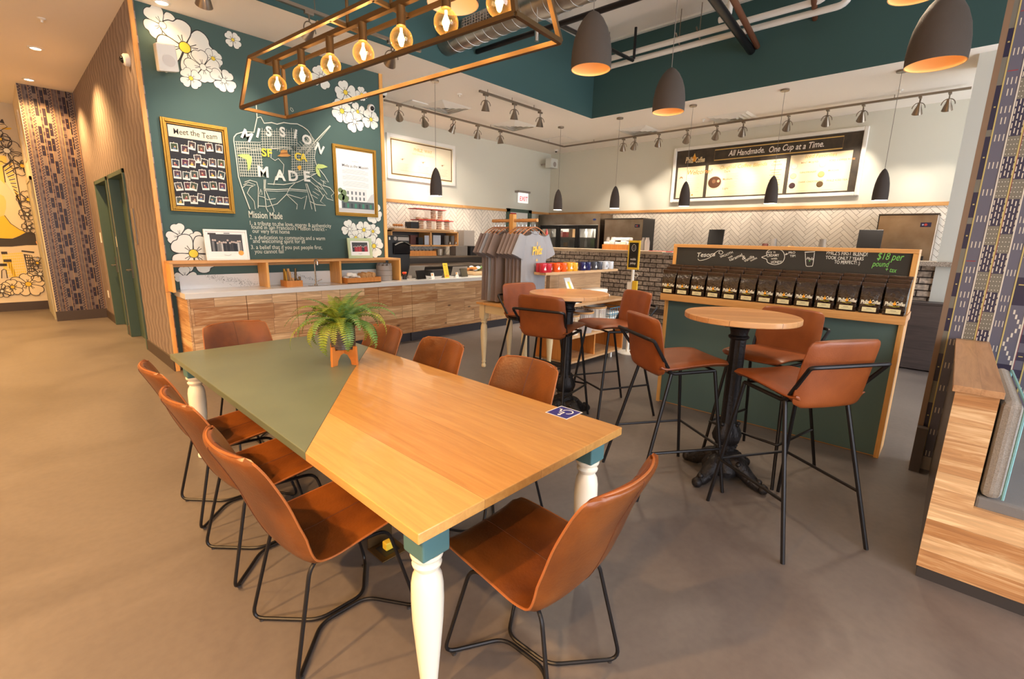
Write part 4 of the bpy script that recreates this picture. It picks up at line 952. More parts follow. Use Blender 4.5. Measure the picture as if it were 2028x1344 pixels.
# poster at right
bx0, bx1, bz0, bz1 = 3.282, 3.948, 1.862, 2.812; P = PG(GY-.013); d = MB()
P.rect(d, bx0+.055, bz0+.055, bx1-.055, bz1-.055, .0006, col(232, 230, 226))
P.text(d, 'Made in the Mission', (bx0+bx1)/2, bz1-.28, .052, .002, col(70, 70, 70), 0, .004, 'CENTER', 0, .40, .06)
P.rect(d, (bx0+bx1)/2-.05, bz1-.20, (bx0+bx1)/2+.05, bz1-.196, .0015, col(170, 170, 170))
for j in range(15):
    if j not in (4, 9): w_ = .20 if j % 5 else .15; P.rect(d, (bx0+bx1)/2-w_, bz1-.315-j*.016, (bx0+bx1)/2+w_, bz1-.311-j*.016, .0015, col(176, 176, 174))
zb = bz0+.055
P.rect(d, bx0+.055, zb, bx1-.055, zb+.05, .001, col(190, 186, 180)); P.rect(d, bx0+.10, zb+.05, bx1-.055, zb+.15, .0012, col(70, 80, 76)); P.rect(d, bx0+.17, zb+.15, bx1-.17, zb+.33, .0012, col(220, 218, 214))
P.pl(d, [(bx1-.18, zb+.15), (bx1-.055, zb+.15), (bx1-.055, zb+.28), (bx1-.10, zb+.26)], .0013, col(196, 196, 194))
for i in range(5):
    for j in range(2): P.rect(d, bx0+.19+i*.062, zb+.17+j*.075, bx0+.215+i*.062, zb+.215+j*.075, .0016, col(96, 100, 104))
for i in range(8): P.rect(d, bx0+.12+i*.06, zb+.06, bx0+.15+i*.06, zb+.12, .0016, col(40, 120, 90) if i % 2 else col(40, 44, 44))
for (a, b_, r_) in ((bx0+.10, zb+.20, .05), (bx0+.14, zb+.26, .045), (bx0+.09, zb+.29, .035), (bx0+.16, zb+.18, .05)): P.disc(d, a, b_, r_, .0018, col(104, 124, 74), 12)
framed('history_poster', 'gold framed white poster with a corner building photo on the green wall', 'poster', bx0, bx1, bz0, bz1, .05, 'gold', 'white', paint=d)
# two standing picture frames on the shelf top
def standing(name, label, x0, x1, z1, fm, cm, lean, fwid):
    y = 6.36; z0 = SZ1; hgt = z1-z0; t = thing(name, label, 'picture', ((x0+x1)/2, y, z0)); t.rotation_euler.x = -lean; bpy.context.view_layer.update()
    x0, x1 = x0-(x0+x1)/2, x1-(x0+x1)/2; f = MB()
    for a, b_ in (((x0, -.012, 0), (x0+fwid, .008, hgt)), ((x1-fwid, -.012, 0), (x1, .008, hgt)), ((x0+fwid, -.012, 0), (x1-fwid, .008, fwid)), ((x0+fwid, -.012, hgt-fwid), (x1-fwid, .008, hgt))): f.box(a, b_)
    part('frame', f, fm, t, False, bevel=.002); d = MB(); P = Plane((0, 0, 0), (1, 0, 0), (0, 0, 1)); d.box((x0+fwid, -.002, fwid), (x1-fwid, .004, hgt-fwid), cm)
    a0, a1, b0_, b1_ = x0+fwid, x1-fwid, fwid, hgt-fwid; w_, h_ = a1-a0, b1_-b0_
    P.rect(d, a0+w_*.09, b0_+h_*.26, a1-w_*.09, b1_-h_*.10, .003, col(60, 56, 54)); rr = random.Random(int(x0*100)); n = int(w_/.028)
    for i in range(n):
        a = a0+w_*.13+w_*.74*i/n; b_ = b0_+h_*.26; hh_ = h_*rr.uniform(.36, .5); c_ = [col(30, 28, 28), col(190, 186, 180), col(120, 116, 112), col(60, 56, 54)] if fwid < .03 else [col(170, 40, 50), col(190, 60, 60), col(60, 40, 40)]
        P.rect(d, a, b_, a+w_*.7/n*1.3, b_+hh_*.75, .0035, rr.choice(c_)); P.disc(d, a+w_*.4/n, b_+hh_*.85, w_*.028, .004, col(190, 170, 156), 8)
    if fwid < .03:
        P.disc(d, a1-w_*.16, b0_+h_*.2, .03, .005, col(224, 160, 60), 12); P.rect(d, a0+w_*.05, b1_-h_*.12, a0+w_*.25, b1_-h_*.06, .0045, col(60, 50, 40)); P.rect(d, a0+w_*.45, b1_-h_*.08, a0+w_*.6, b1_-h_*.05, .0045, col(90, 90, 90))
    P.line(d, [(a0+w_*.4, b0_+h_*.13), (a0+w_*.5, b0_+h_*.10), (a0+w_*.58, b0_+h_*.14)], .003, .003, col(60, 60, 60)); part('photo_print', d, 'print', t, False)
    part('easel_back', MB().box((-.02, .008, .0), (.02, .012, hgt*.7)).box((-.02, .06, 0), (.02, .064, .02)).add([(-.02, .012, hgt*.6), (.02, .012, hgt*.6), (.02, .07, 0), (-.02, .07, 0)], [(0, 1, 2, 3)]), 'black', t, False)
standing('standing_picture', 'white framed black and white team photo standing on the counter shelf', 1.615, 2.075, 1.625, 'white', col(240, 236, 228), math.radians(6), .022)
standing('standing_picture', 'pale green framed group photo standing on the counter shelf', 3.38, 3.76, 1.555, mat('pale_green', col(190, 204, 160), .5), col(244, 242, 236), math.radians(6), .04)
# things in and beside the bays
bxo = thing('utensil_box', 'small plywood box of bamboo cutlery in the middle bay', 'box', (2.50, 6.22, CT)); b = MB()
for a, c_ in (((2.40, 6.12, CT), (2.60, 6.13, CT+.075)), ((2.40, 6.31, CT), (2.60, 6.32, CT+.075)), ((2.40, 6.13, CT), (2.41, 6.31, CT+.075)), ((2.59, 6.13, CT), (2.60, 6.31, CT+.075)), ((2.41, 6.13, CT), (2.59, 6.31, CT+.008))): b.box(a, c_)
part('tray', b, 'plank_orange', bxo)
rr = random.Random(8)
for i in range(9):
    x, y = 2.43+.14*(i % 3)/2+rr.uniform(-.01, .01), 6.16+.05*(i//3); hh_ = rr.uniform(.10, .20) if i < 6 else .22
    b = MB(); b.tube([(x, y, CT+.009), (x+rr.uniform(-.015, .015), y+.01, CT+hh_)], [.012, .017], 8); part('cutlery_bundle', b, 'gold' if i % 3 == 0 else ('kraft' if i % 3 == 1 else 'brass'), bxo)
fa = thing('water_tap', 'tall slim chrome tap rising in front of the middle bay', 'tap', (2.78, 6.14, CT)); b = MB(); b.lathe([(.026, 0), (.024, .01), (.012, .02), (.010, .03)], (2.78, 6.14, CT), 16)
b.tube(fillet([(2.78, 6.14, CT+.02), (2.78, 6.14, CT+.33), (2.78, 6.06, CT+.34), (2.78, 6.06, CT+.27)], .03), .010, 10); part('spout', b, 'chrome', fa, smooth=True)
b = MB(); b.tube([(2.80, 6.14, CT+.05), (2.86, 6.13, CT+.075)], .006); part('lever', b, 'chrome', fa, smooth=True); part('drip_tray', MB().box((2.69, 6.04, CT), (2.93, 6.18, CT+.006)), 'chrome', fa, bevel=.003)
lb = thing('lid_caddy', 'plywood caddy holding white lids and brown sleeves in the right bay', 'caddy', (3.45, 6.2, CT))
b = MB(); b.box((3.21, 6.10, CT), (3.73, 6.30, CT+.01)); b.box((3.21, 6.10, CT), (3.73, 6.11, CT+.075)).box((3.21, 6.29, CT), (3.73, 6.30, CT+.075))
for x in (3.21, 3.38, 3.55, 3.72): b.box((x, 6.11, CT+.01), (x+.01, 6.29, CT+.075))
part('tray', b, 'plank_orange', lb)
for x, y, z in ((3.27, 6.15, .03), (3.34, 6.2, .03), (3.26, 6.24, .05), (3.45, 6.16, .02), (3.34, 6.16, .09), (3.28, 6.17, .10), (3.46, 6.23, .05)):
    b = MB(); b.lathe([(.043, 0), (.045, .012), (.038, .04), (.034, .045)], (x, y, CT+z), 18); part('cup_lid', b, 'white', lb, smooth=True)
for i in range(4): b = MB(); b.tube([(3.47+.05*i, 6.26, CT+.10+.01*(i % 2)), (3.49+.05*i, 6.14, CT+.09+.015*(i % 2))], .035, 10); part('cup_sleeve', b, 'kraft', lb, smooth=True)
for r_ in range(3):
    z = CT+.075*r_+.0; b = MB(); b.lathe([(.108, 0), (.116, .004), (.116, .070), (.112, .0745)], (3.93, 6.33, z), 32)
    if r_ == 2:
        for k in range(9): a = k*PI*2/9; b.box((3.93+.09*math.cos(a)-.014, 6.33+.09*math.sin(a)-.014, z+.0745), (3.93+.09*math.cos(a)+.014, 6.33+.09*math.sin(a)+.014, z+.105))
    solo('cup_dispenser', b, 'grey_plastic', 'round taupe cup holder, %s of the stack in the right bay' % ('bottom', 'middle', 'top')[r_], 'cup holder', 'stack of taupe cup holders', smooth=True)
# ---------------------------------------------------------------- register zone on the worktop
def pt_at(u, v, y, z=None):
    p = oy(u, v, y); return p
def slab(name, label, cat, u, v, y, w, h, th, m, lean, rz=0, group=None, extra=None):
    """a thin screen or card leaning back, bottom centre seen at pixel column u"""
    x = oy(u, v, y).x; t = thing(name, label, cat, (x, y, CT), rz, group); R = Matrix.Rotation(-lean, 4, 'X'); b = MB().box((-w/2, 0, 0), (w/2, th, h)); b.xf(R); part('panel', b, m, t, False, bevel=.004)
    if extra:
        e = MB(); P = Plane((0, 0, 0), (1, 0, 0), (0, 0, 1)); extra(P, e); e.xf(R); part('printed_face', e, 'print', t, False)
    b = MB().add([(-w*.3, th+.0, h*.5*math.cos(lean)), (w*.3, th+.0, h*.5*math.cos(lean)), (w*.3, h*.55*math.sin(lean)+.07, 0), (-w*.3, h*.55*math.sin(lean)+.07, 0)], [(0, 1, 2, 3)]); b.v = [Vector((p.x, p.y+(h*.5*math.sin(lean) if i < 2 else 0), p.z)) for i, p in enumerate(b.v)]
    part('stand', b, 'grey_dark' if m != 'paper' else 'paper', t, False); return t
slab('register_screen', 'grey backed register screen with its rear to the room, beside the oven', 'screen', 822, 535, 6.42, .30, .21, .012, 'grey_dark', -.35)
slab('register_screen', 'grey backed register screen beside the pastry tray', 'screen', 908, 530, 6.42, .34, .17, .012, 'grey_dark', -.35)
slab('card_tablet', 'black card tablet nearest the counter shelf, tilted back on its stand', 'tablet', 836, 543, 6.17, .19, .145, .014, 'screen', .30, math.radians(8))
slab('card_tablet', 'black card tablet beside the yellow menu card', 'tablet', 921, 539, 6.17, .17, .15, .014, 'screen', .30, math.radians(8))
def yc(P, e):
    P.rect(e, -.052, .01, .052, .235, .0012, col(238, 204, 66))
    for j in range(9): P.rect(e, -.035+.01*(j % 3), .06+j*.018, .035-.008*(j % 2), .064+j*.018, .002, col(150, 110, 40))
    P.rect(e, -.04, .02, .04, .045, .002, col(230, 130, 60)); P.text(e, 'MENU', 0, .205, .026, .002, col(90, 60, 30), 0, .004, 'CENTER')
slab('menu_card', 'tall yellow menu card leaning on the counter by the registers', 'sign', 886, 542, 6.15, .115, .245, .006, 'yellow', .22, math.radians(10), None, yc)
def wc(P, e):
    P.rect(e, -.03, .01, .03, .088, .001, col(246, 240, 232)); P.rect(e, -.028, .05, .01, .085, .002, col(238, 170, 110)); P.rect(e, -.02, .02, .02, .024, .002, col(150, 150, 150))
slab('tent_card', 'small white card left of the yellow menu card', 'card', 858, 545, 6.13, .075, .095, .004, 'paper', .2, math.radians(14), None, wc)
slab('tent_card', 'small white card right of the yellow menu card', 'card', 906, 541, 6.13, .055, .085, .004, 'paper', .2, math.radians(10), None, wc)
x = oy(801, 540, 6.3).x; pc = thing('pen_cup', 'black pot of orange picks beside the register', 'pot', (x, 6.3, CT)); b = MB(); b.lathe([(.035, 0), (.042, .07), (.04, .072)], (x, 6.3, CT), 14); part('pot', b, 'black', pc, smooth=True)
for i in range(6): b = MB(); b.ball((x+.022*math.cos(i), 6.3+.022*math.sin(i), CT+.10), .017, 6); b.tube([(x, 6.3, CT+.02), (x+.022*math.cos(i), 6.3+.022*math.sin(i), CT+.09)], .003, 5); part('pick', b, 'orange' if i % 2 else 'red', pc, smooth=True)
x = oy(812, 545, 6.12).x; b = MB(); b.lathe([(.022, 0), (.026, .005), (.03, .07), (.024, .074), (.020, .074)], (x, 6.12, CT), 14); solo('tip_glass', b, 'clear_plastic', 'small clear glass on the worktop beside the card tablet', 'glass', smooth=True)
x = oy(871, 524, 6.6).x; solo('register_box', MB().box((x-.22, 6.52, CT), (x+.2, 6.72, CT+.10)), 'black', 'low black register drawer on the worktop behind the cards', 'register', bevel=.008)
x = oy(944, 520, 6.4).x; bk = thing('pastry_basket', 'basket of wrapped pastries at the end of the worktop', 'basket', (x, 6.4, CT)); b = MB(); b.box((x-.16, 6.28, CT), (x+.2, 6.55, CT+.07)); part('basket', b, 'basket', bk, bevel=.02)
rr = random.Random(5)
for i in range(12): b = MB(); b.ball((x-.12+.075*(i % 4)+rr.uniform(-.01, .02), 6.33+.08*(i//4), CT+.09+rr.uniform(0, .05)), .045, 7, sq=.6); part('pastry', b, ['bread', 'paper', 'leaf_b', 'kraft'][i % 4], bk, smooth=True)

# ---------------------------------------------------------------- back counter by the tiled wall
BCZ = 1.215
bc = thing('back_counter', 'steel topped back counter along the herringbone tiles', 'counter', (7.0, 8.2, 0)); part('body', MB().box((4.6, 7.92, 0), (8.80, 8.54, BCZ-.04)), 'steel_dark', bc); part('counter_top', MB().box((4.58, 7.88, BCZ-.04), (8.82, 8.54, BCZ)), 'steel', bc, bevel=.003)
# roasting oven
ov = thing('oven', 'black round-doored oven with a chrome handle beside the green wall', 'oven', (4.98, 7.6, 0)); y0, y1 = 7.30, 7.86; xa, xb = oy(777, 500, y0).x, oy(812, 500, y0).x; zt_, zb_ = oy(795, 466, y0).z, 0.0
part('housing', MB().box((xa-.25, y0, 0), (xb, y1, zt_)), 'black', ov, bevel=.02)
b = MB(); b.box((xa+.01, y0-.03, zt_-.33), (xb-.01, y0, zt_-.13)); part('door', b, 'screen', ov, bevel=.03)
b = MB(); b.tube([(xa+.02+(xb-xa-.04)*i/10, y0-.05, zt_-.17+.055*math.sin(PI*i/10)) for i in range(11)], .012, 8); part('handle', b, 'chrome', ov, smooth=True)
b = MB(); b.lathe([(.035, 0), (.033, .02)], (xa+.06, y0, zt_-.055), 16, ax=(0, -1, 0)); b.box((xa+.12, y0-.004, zt_-.09), (xb-.02, y0, zt_-.03)); part('control_panel', b, 'grey_plastic', ov)
part('maker_plate', MB().box((xa-.06, y0-.004, zt_-.08), (xa-.035, y0, zt_-.03)), 'white', ov)
# wall shelf with two bays
Y0 = 8.10; ux0, ux1 = oy(775, 480, Y0).x, oy(908, 480, Y0).x; uz0, uz1 = oy(905, 488, Y0).z, oy(905, 459, Y0).z
ws = thing('wall_shelf', 'wooden two bay wall shelf on the herringbone tiles', 'shelf', ((ux0+ux1)/2, Y0+.2, uz0)); um = oy(854, 480, Y0).x
b = MB(); b.box((ux0, Y0, uz1-.03), (ux1, 8.54, uz1)).box((ux0, Y0, uz0), (ux1, 8.54, uz0+.03)).box((ux0, Y0, uz0), (ux0+.03, 8.54, uz1)).box((ux1-.03, Y0, uz0), (ux1, 8.54, uz1)).box((um-.02, Y0, uz0), (um+.02, 8.54, uz1))
part('carcass', b, 'trim_wood', ws, bevel=.002); part('back_board', MB().box((ux0+.03, 8.50, uz0+.03), (ux1-.03, 8.52, uz1-.03)), 'dark_wood_plain', ws)
tr = oy(834, 460, Y0-.03); solo('sliding_tray', MB().box((oy(780, 462, Y0-.1).x, Y0-.12, uz1+.002), (oy(898, 462, Y0-.1).x, Y0+.1, uz1+.035)), 'plank_tan', 'long pale board lying on the wall shelf under the pastry boxes', 'board', bevel=.003)
def inbay(name, label, cat, u0, u1, h, m, y=Y0+.06, dep=.1, paint=None):
    xa_, xb_ = oy(u0, 480, y).x, oy(u1, 480, y).x; return solo(name, MB().box((xa_, y, uz0+.031), (xb_, y+dep, uz0+.031+h)), m, label, cat, bevel=.003)
inbay('menu_folder', 'dark red folder in the left bay of the wall shelf', 'folder', 813, 827, .19, mat('maroon', col(96, 52, 44), .6), Y0+.15)
inbay('card_holder', 'black card holder in the left bay of the wall shelf', 'holder', 829, 838, .15, 'black')
inbay('notice_sheet', 'printed sheet with an orange edge in the left bay of the wall shelf', 'sheet', 841, 851, .19, mat('pale_blue_paper', col(190, 196, 204), .8), Y0+.05, .01)
inbay('notice_sheet', 'printed sheet leaning in the right bay of the wall shelf', 'sheet', 858, 873, .2, 'pale_blue_paper', Y0+.05, .01)
for k, (u, nm) in enumerate(((884, 'left'), (896, 'right'))):
    x = oy(u, 480, Y0+.16).x; b = MB(); b.lathe([(.06, 0), (.062, .01), (.062, .19), (.055, .2)], (x, Y0+.16, uz0+.031), 18); solo('canister', b, 'grey_dark', 'dark canister in the right bay of the wall shelf, %s one' % nm, 'canister', 'dark canisters in the wall shelf', smooth=True)
    b = MB(); b.lathe([(.012, 0), (.022, .02), (.024, .05), (.008, .075)], (x, Y0+.04, uz0+.031), 12); solo('shaker', b, 'chrome', 'small chrome shaker before the %s canister' % nm, 'shaker', 'chrome shakers in the wall shelf', smooth=True)
# clear boxes of bagels with red lids
zl = uz1+.036
def clear_box(u0, u1, z0, h, label, n, cols_=3):
    y0 = 8.02; xa_, xb_ = oy(u0, 450, y0).x, oy(u1, 450, y0).x; t = thing('pastry_box', label, 'box', ((xa_+xb_)/2, y0+.14, z0), 0, 'clear pastry boxes with red lids'); b = MB().box((xa_+.005, y0, z0), (xb_-.005, y0+.26, z0+h-.012)); part('tub', b, 'clear_plastic', t, bevel=.006)
    part('lid', MB().box((xa_-.015, y0-.015, z0+h-.012), (xb_+.015, y0+.275, z0+h+.004)), 'red', t, bevel=.004); rr = random.Random(int(u0))
    for i in range(n):
        c_ = i % cols_; l_ = i//cols_; m_ = MB(); xx = xa_+(xb_-xa_)*(c_+.5)/cols_; ring = [(xx+.038*math.cos(a*PI/5), y0+.07+.012*rr.random()+.038*math.sin(a*PI/5), z0+.022+l_*.042) for a in range(10)]
        m_.tube(ring, .021, 6, True); part('bagel', m_, 'bread', t, smooth=True)
hb = oy(835, 434, 8.0).z-zl-.004
clear_box(830, 862, zl, hb, 'clear box of bagels with a red lid, lower left on the wall shelf', 10, 2); clear_box(866, 897, zl, hb, 'clear box of bagels with a red lid, lower right on the wall shelf', 10, 2)
ht = oy(835, 412, 8.0).z-zl-hb-.008
clear_box(826, 854, zl+hb+.005, ht, 'clear box with two loose bagels and a red lid, upper left', 2, 2); clear_box(856, 883, zl+hb+.005, ht, 'clear box packed with bagels and a red lid, upper right', 10, 2)
x = oy(819, 450, 8.05).x; solo('label_printer', MB().box((x-.09, 8.0, zl), (x+.10, 8.22, zl+.13)), 'black', 'small black printer on the wall shelf left of the pastry boxes', 'printer', bevel=.012)
x = oy(792, 455, 8.05).x; bk = thing('bread_tray', 'low clear tray of rolls at the left end of the wall shelf', 'tray', (x, 8.15, zl)); part('tray', MB().box((x-.13, 8.02, zl), (x+.14, 8.3, zl+.03)), 'clear_plastic', bk)
for i in range(4): b = MB(); b.ball((x-.08+.055*i, 8.12, zl+.055), .035, 7, sq=.7); part('roll', b, 'bread', bk, smooth=True)
# on the back counter
xa_, xb_ = oy(812, 500, 8.0).x, oy(877, 500, 8.0).x; pb = thing('wooden_bin', 'long orange wood bin of dark packets under the wall shelf', 'bin', ((xa_+xb_)/2, 8.15, BCZ)); part('bin', MB().box((xa_, 8.0, BCZ), (xb_, 8.3, BCZ+.10)), 'plank_orange', pb, bevel=.003)
for i in range(9): x = xa_+.04+(xb_-xa_-.08)*i/8; part('packet', MB().box((x-.03, 8.1, BCZ+.10), (x+.03, 8.2, BCZ+.125)), 'grey_dark', pb)
def bcitem(name, label, cat, u0, u1, v1, m, y=7.95, dep=.25, z=BCZ):
    a_, b_ = oy(u0, 480, y).x, oy(u1, 480, y).x; zt2 = oy((u0+u1)/2, v1, y).z; return solo(name, MB().box((a_, y, z), (b_, y+dep, zt2)), m, label, cat, bevel=.008)
bcitem('water_tower', 'slim beige water machine beside the wall shelf', 'machine', 919, 940, 456, 'grey_plastic', 8.2, .25)
bcitem('coffee_grinder', 'grey coffee grinder below the beige water machine', 'grinder', 903, 926, 487, 'grey_dark', 7.95, .22)
bcitem('coffee_grinder', 'black coffee grinder beside the shirts', 'grinder', 932, 945, 487, 'black', 7.95, .22)
b = MB(); x = oy(890, 510, 7.7).x; b.lathe([(.08, 0), (.11, .01), (.125, .14), (.13, .142), (.115, .142)], (x, 8.05, BCZ), 22); solo('steel_bucket', b, 'steel', 'round steel bucket on the back counter left of the grinder', 'bucket', smooth=True)
# steel prep table between (front of the back counter)
pz = oy(850, 524, 7.3).z
pt_ = thing('prep_table', 'low steel prep table with an upper rail behind the registers', 'table', (6.2, 7.5, 0)); part('table_top', MB().box((5.05, 7.25, pz-.04), (6.9, 7.75, pz)), 'steel', pt_, bevel=.004); part('under_shelf', MB().box((5.1, 7.3, .2), (6.85, 7.7, .23)), 'steel', pt_)
for x, y in ((5.1, 7.3), (6.85, 7.3), (5.1, 7.7), (6.85, 7.7)): b = MB(); b.tube([(x, y, 0), (x, y, pz-.04)], .02, 10); part('leg', b, 'steel', pt_, smooth=True)
# menu board on the back wall
fx0, fx1 = oy(765, 271, BY-.03).x, oy(901, 375, BY-.03).x; fz0, fz1 = oy(901, 371, BY-.03).z+.02, oy(765, 262, BY-.03).z
P = PG(BY-.031); d = MB(); a0, a1, c0, c1 = fx0+.10, fx1-.10, fz0+.10, fz1-.10; cx = (a0+a1)/2
P.rect(d, a0-.012, c0-.012, a1+.012, c1+.012, .001, col(120, 88, 48)); P.rect(d, a0+.012, c0+.012, a1-.012, c1-.012, .002, col(240, 226, 196))
P.text(d, 'PHILZ  WAY', cx, c1-.15, .085, .004, col(222, 184, 96), 0, .008, 'CENTER'); P.text(d, 'taste something wonderful', cx, c1-.22, .05, .004, col(220, 196, 140), 0, .002, 'CENTER')
for k in range(3):
    x = a0+(a1-a0)*(k+.5)/3; P.line(d, [(x-.05, c1-.34), (x-.02, c1-.36), (x+.05, c1-.33)], .012, .004, col(200, 180, 150)); P.disc(d, x, c1-.35, .018, .004, col(190, 150, 110))
    for j in range(5): P.rect(d, x-.14+.02*(j % 2), c1-.44-.03*j, x+.14-.03*(j % 2), c1-.434-.03*j, .004, col(206, 190, 160))
P.rect(d, a0+.2, c0+.08, a1-.2, c0+.086, .004, col(206, 190, 160))
framed('menu_board', 'cream menu board in a wide white frame on the back wall', 'board', fx0, fx1, fz0, fz1, .07, 'white', 'menu_cream', BY, .05, False, d, depth_in=.03)
# exit sign
ex = thing('exit_sign', 'small white exit sign with red letters above the grey-green doorway', 'sign', (9.35, 8.42, 2.5)); xa_, xb_ = oy(1028, 380, 8.42).x, oy(1046, 402, 8.42).x; z0, z1 = oy(1037, 402, 8.42).z, oy(1037, 382, 8.42).z
part('body', MB().box((xa_, 8.42, z0), (xb_, 8.46, z1)), 'exit_face', ex, bevel=.003); part('mount', MB().box((xa_-.03, 8.40, z1+.002), (xb_+.06, 8.54, z1+.05)), 'grey_plastic', ex)
d = MB(); PG(8.42).text(d, 'EXIT', (xa_+xb_)/2, z0+.05, .16, .002, None, 0, .01, 'CENTER', 0, (xb_-xa_)*.84); part('lettering', d, 'exit_red', ex)
part('mount', MB().box((9.3, 8.46, z0+.05), (9.4, 8.55, z1-.05)), 'grey_plastic', ex)
# notice on the doorway door
d = MB(); P = PG(BY-.031); P.rect(d, 8.99, 2.0, 9.22, 2.25, .002, col(236, 232, 224)); P.rect(d, 8.99, 2.20, 9.22, 2.25, .003, col(200, 40, 50))
for j in range(4): P.rect(d, 9.02, 2.04+.035*j, 9.19, 2.05+.035*j, .003, col(120, 120, 120))
solo('door_notice', d, 'print', 'white notice with a red header on the doorway door', 'notice')
# ================================================================ COFFEE BAG STAND
SX, Sy0, Sy1, SZt, SH = 4.37, .212, 2.035, 1.572, 1.108
bs_ = thing('bag_stand', 'oak framed stand with a green panel below and a chalkboard above coffee bags', 'display stand', (4.5, 1.12, 0))
SU = SX+.095
for y0, y1 in ((Sy0, Sy0+.032), (Sy1-.032, Sy1)):
    part('side_board', MB().box((SX, y0, 0), (SX+.34, y1, SH-.056)).box((SU, y0, SH-.056), (SX+.34, y1, SZt-.03)), 'trim_wood_z', bs_, bevel=.002)
part('top_board', MB().box((SU-.003, Sy0, SZt-.03), (SX+.34, Sy1, SZt)), 'frame_wood', bs_, bevel=.002)
part('shelf', MB().box((SX-.10, Sy0-.008, SH-.062), (SX+.335, Sy1+.004, SH)), 'frame_wood', bs_, bevel=.003)
part('green_panel', MB().box((SX+.018, Sy0+.032, .012), (SX+.036, Sy1-.032, SH-.063)), 'green_panel', bs_)
part('rear_panel', MB().box((SX+.31, Sy0+.032, .035), (SX+.33, Sy1-.032, SH-.055)).box((SX+.31, Sy0+.032, SH), (SX+.33, Sy1-.032, SZt-.03)), 'trim_wood_y', bs_)
part('skirting', MB().box((SX+.03, Sy0+.032, 0), (SX+.05, Sy1-.032, .012)), 'trim_wood_y', bs_)
CBX = SX+.108
cb = part('chalkboard', MB().box((CBX, Sy0+.032, SH), (CBX+.012, Sy1-.032, SZt-.03)), 'chalkboard', bs_)
part('bag_riser', MB().box((SX-.024, Sy0+.01, SH), (SX+.044, Sy1-.01, SH+.026)).box((SX+.044, Sy0+.01, SH), (SU-.001, Sy1-.01, SH+.042)), 'dark_wood_plain', bs_)
P = Plane((CBX-.001, 0, 0), (0, -1, 0), (0, 0, 1)); d = MB(); WH, GRN = col(228, 226, 212), col(120, 196, 96)
def cp(x, y): p = ox(1300+x/3.621, 470+y/3.621, CBX); return -p.y, p.z
def ct_(t, x, y, s, rot=0, c=WH, w=None, shear=0, bold=.006, al='CENTER'):
    a, b_ = cp(x, y); wd = None
    if w: wd = cp(x+w, y)[0]-cp(x, y)[0]
    P.text(d, t, a, b_, s, .0015, c, shear, bold, al, rot, wd, .05)
def cl_(pts, w=.0045, c=WH, cl=False): P.line(d, [tuple(p[:2]) for p in spline([(*cp(*q), 0) for q in pts], 4, cl)], w, .0015, c, cl)
ct_('Tesora', 352, 138, .058, .12, WH, 130, .3, .006)
cl_([(298, 152), (310, 165), (350, 158), (390, 140), (420, 112), (440, 98), (465, 95), (478, 108), (465, 120), (448, 112), (455, 100)])
for t, x, y, s, r_ in (('SMOOTH', 505, 130, .028, .42), ('with', 532, 145, .024, .42), ('caramel', 572, 152, .038, .42), ('&', 628, 158, .050, .2), ('vanilla', 668, 160, .036, .5), ('notes', 700, 162, .026, .5)): ct_(t, x, y, s, r_)
cl_([(790, 128), (755, 142), (790, 156), (800, 180), (850, 195), (900, 180), (920, 140), (905, 98), (860, 84), (810, 90), (790, 108)], cl=True)
for t, x, y, s, w in (('try it', 825, 112, .026, 60), ('CREAMY', 835, 138, .032, 90), ('with', 845, 158, .024, 44), ('HONEY!', 860, 186, .032, 76)): ct_(t, x, y, s, .1, WH, w)
cl_([(940, 120), (925, 124), (935, 112)]); cl_([(925, 122), (945, 116)])
ct_('PRO', 972, 116, .026, .15); ct_('TIP!', 978, 140, .026, .15)
cl_([(1064, 106), (1138, 102)], .006); cl_([(1068, 112), (1072, 190), (1080, 206), (1110, 206), (1122, 195), (1134, 110)], .004)
ct_('Philz', 1100, 160, .030, 0, WH, 56, .2); P.disc(d, *cp(1099, 168), .007, .002, GRN, 3)
ct_('PHILZ\'S FIRST BLEND!', 1362, 128, .042, -.01, WH, 310); ct_('TOOK ONLY 7 YEARS', 1345, 160, .036, 0, WH, 286); ct_('TO PERFECT! :)', 1365, 190, .036, 0, WH, 190)
ct_('$18 per', 1668, 162, .075, .04, GRN, 200, .35, .003); ct_('pound', 1602, 210, .060, .06, GRN, 130, .35, .003); ct_('+ tax', 1675, 248, .050, 0, GRN, 84, .25, .003)
part('chalk_lettering', d, 'print', bs_)
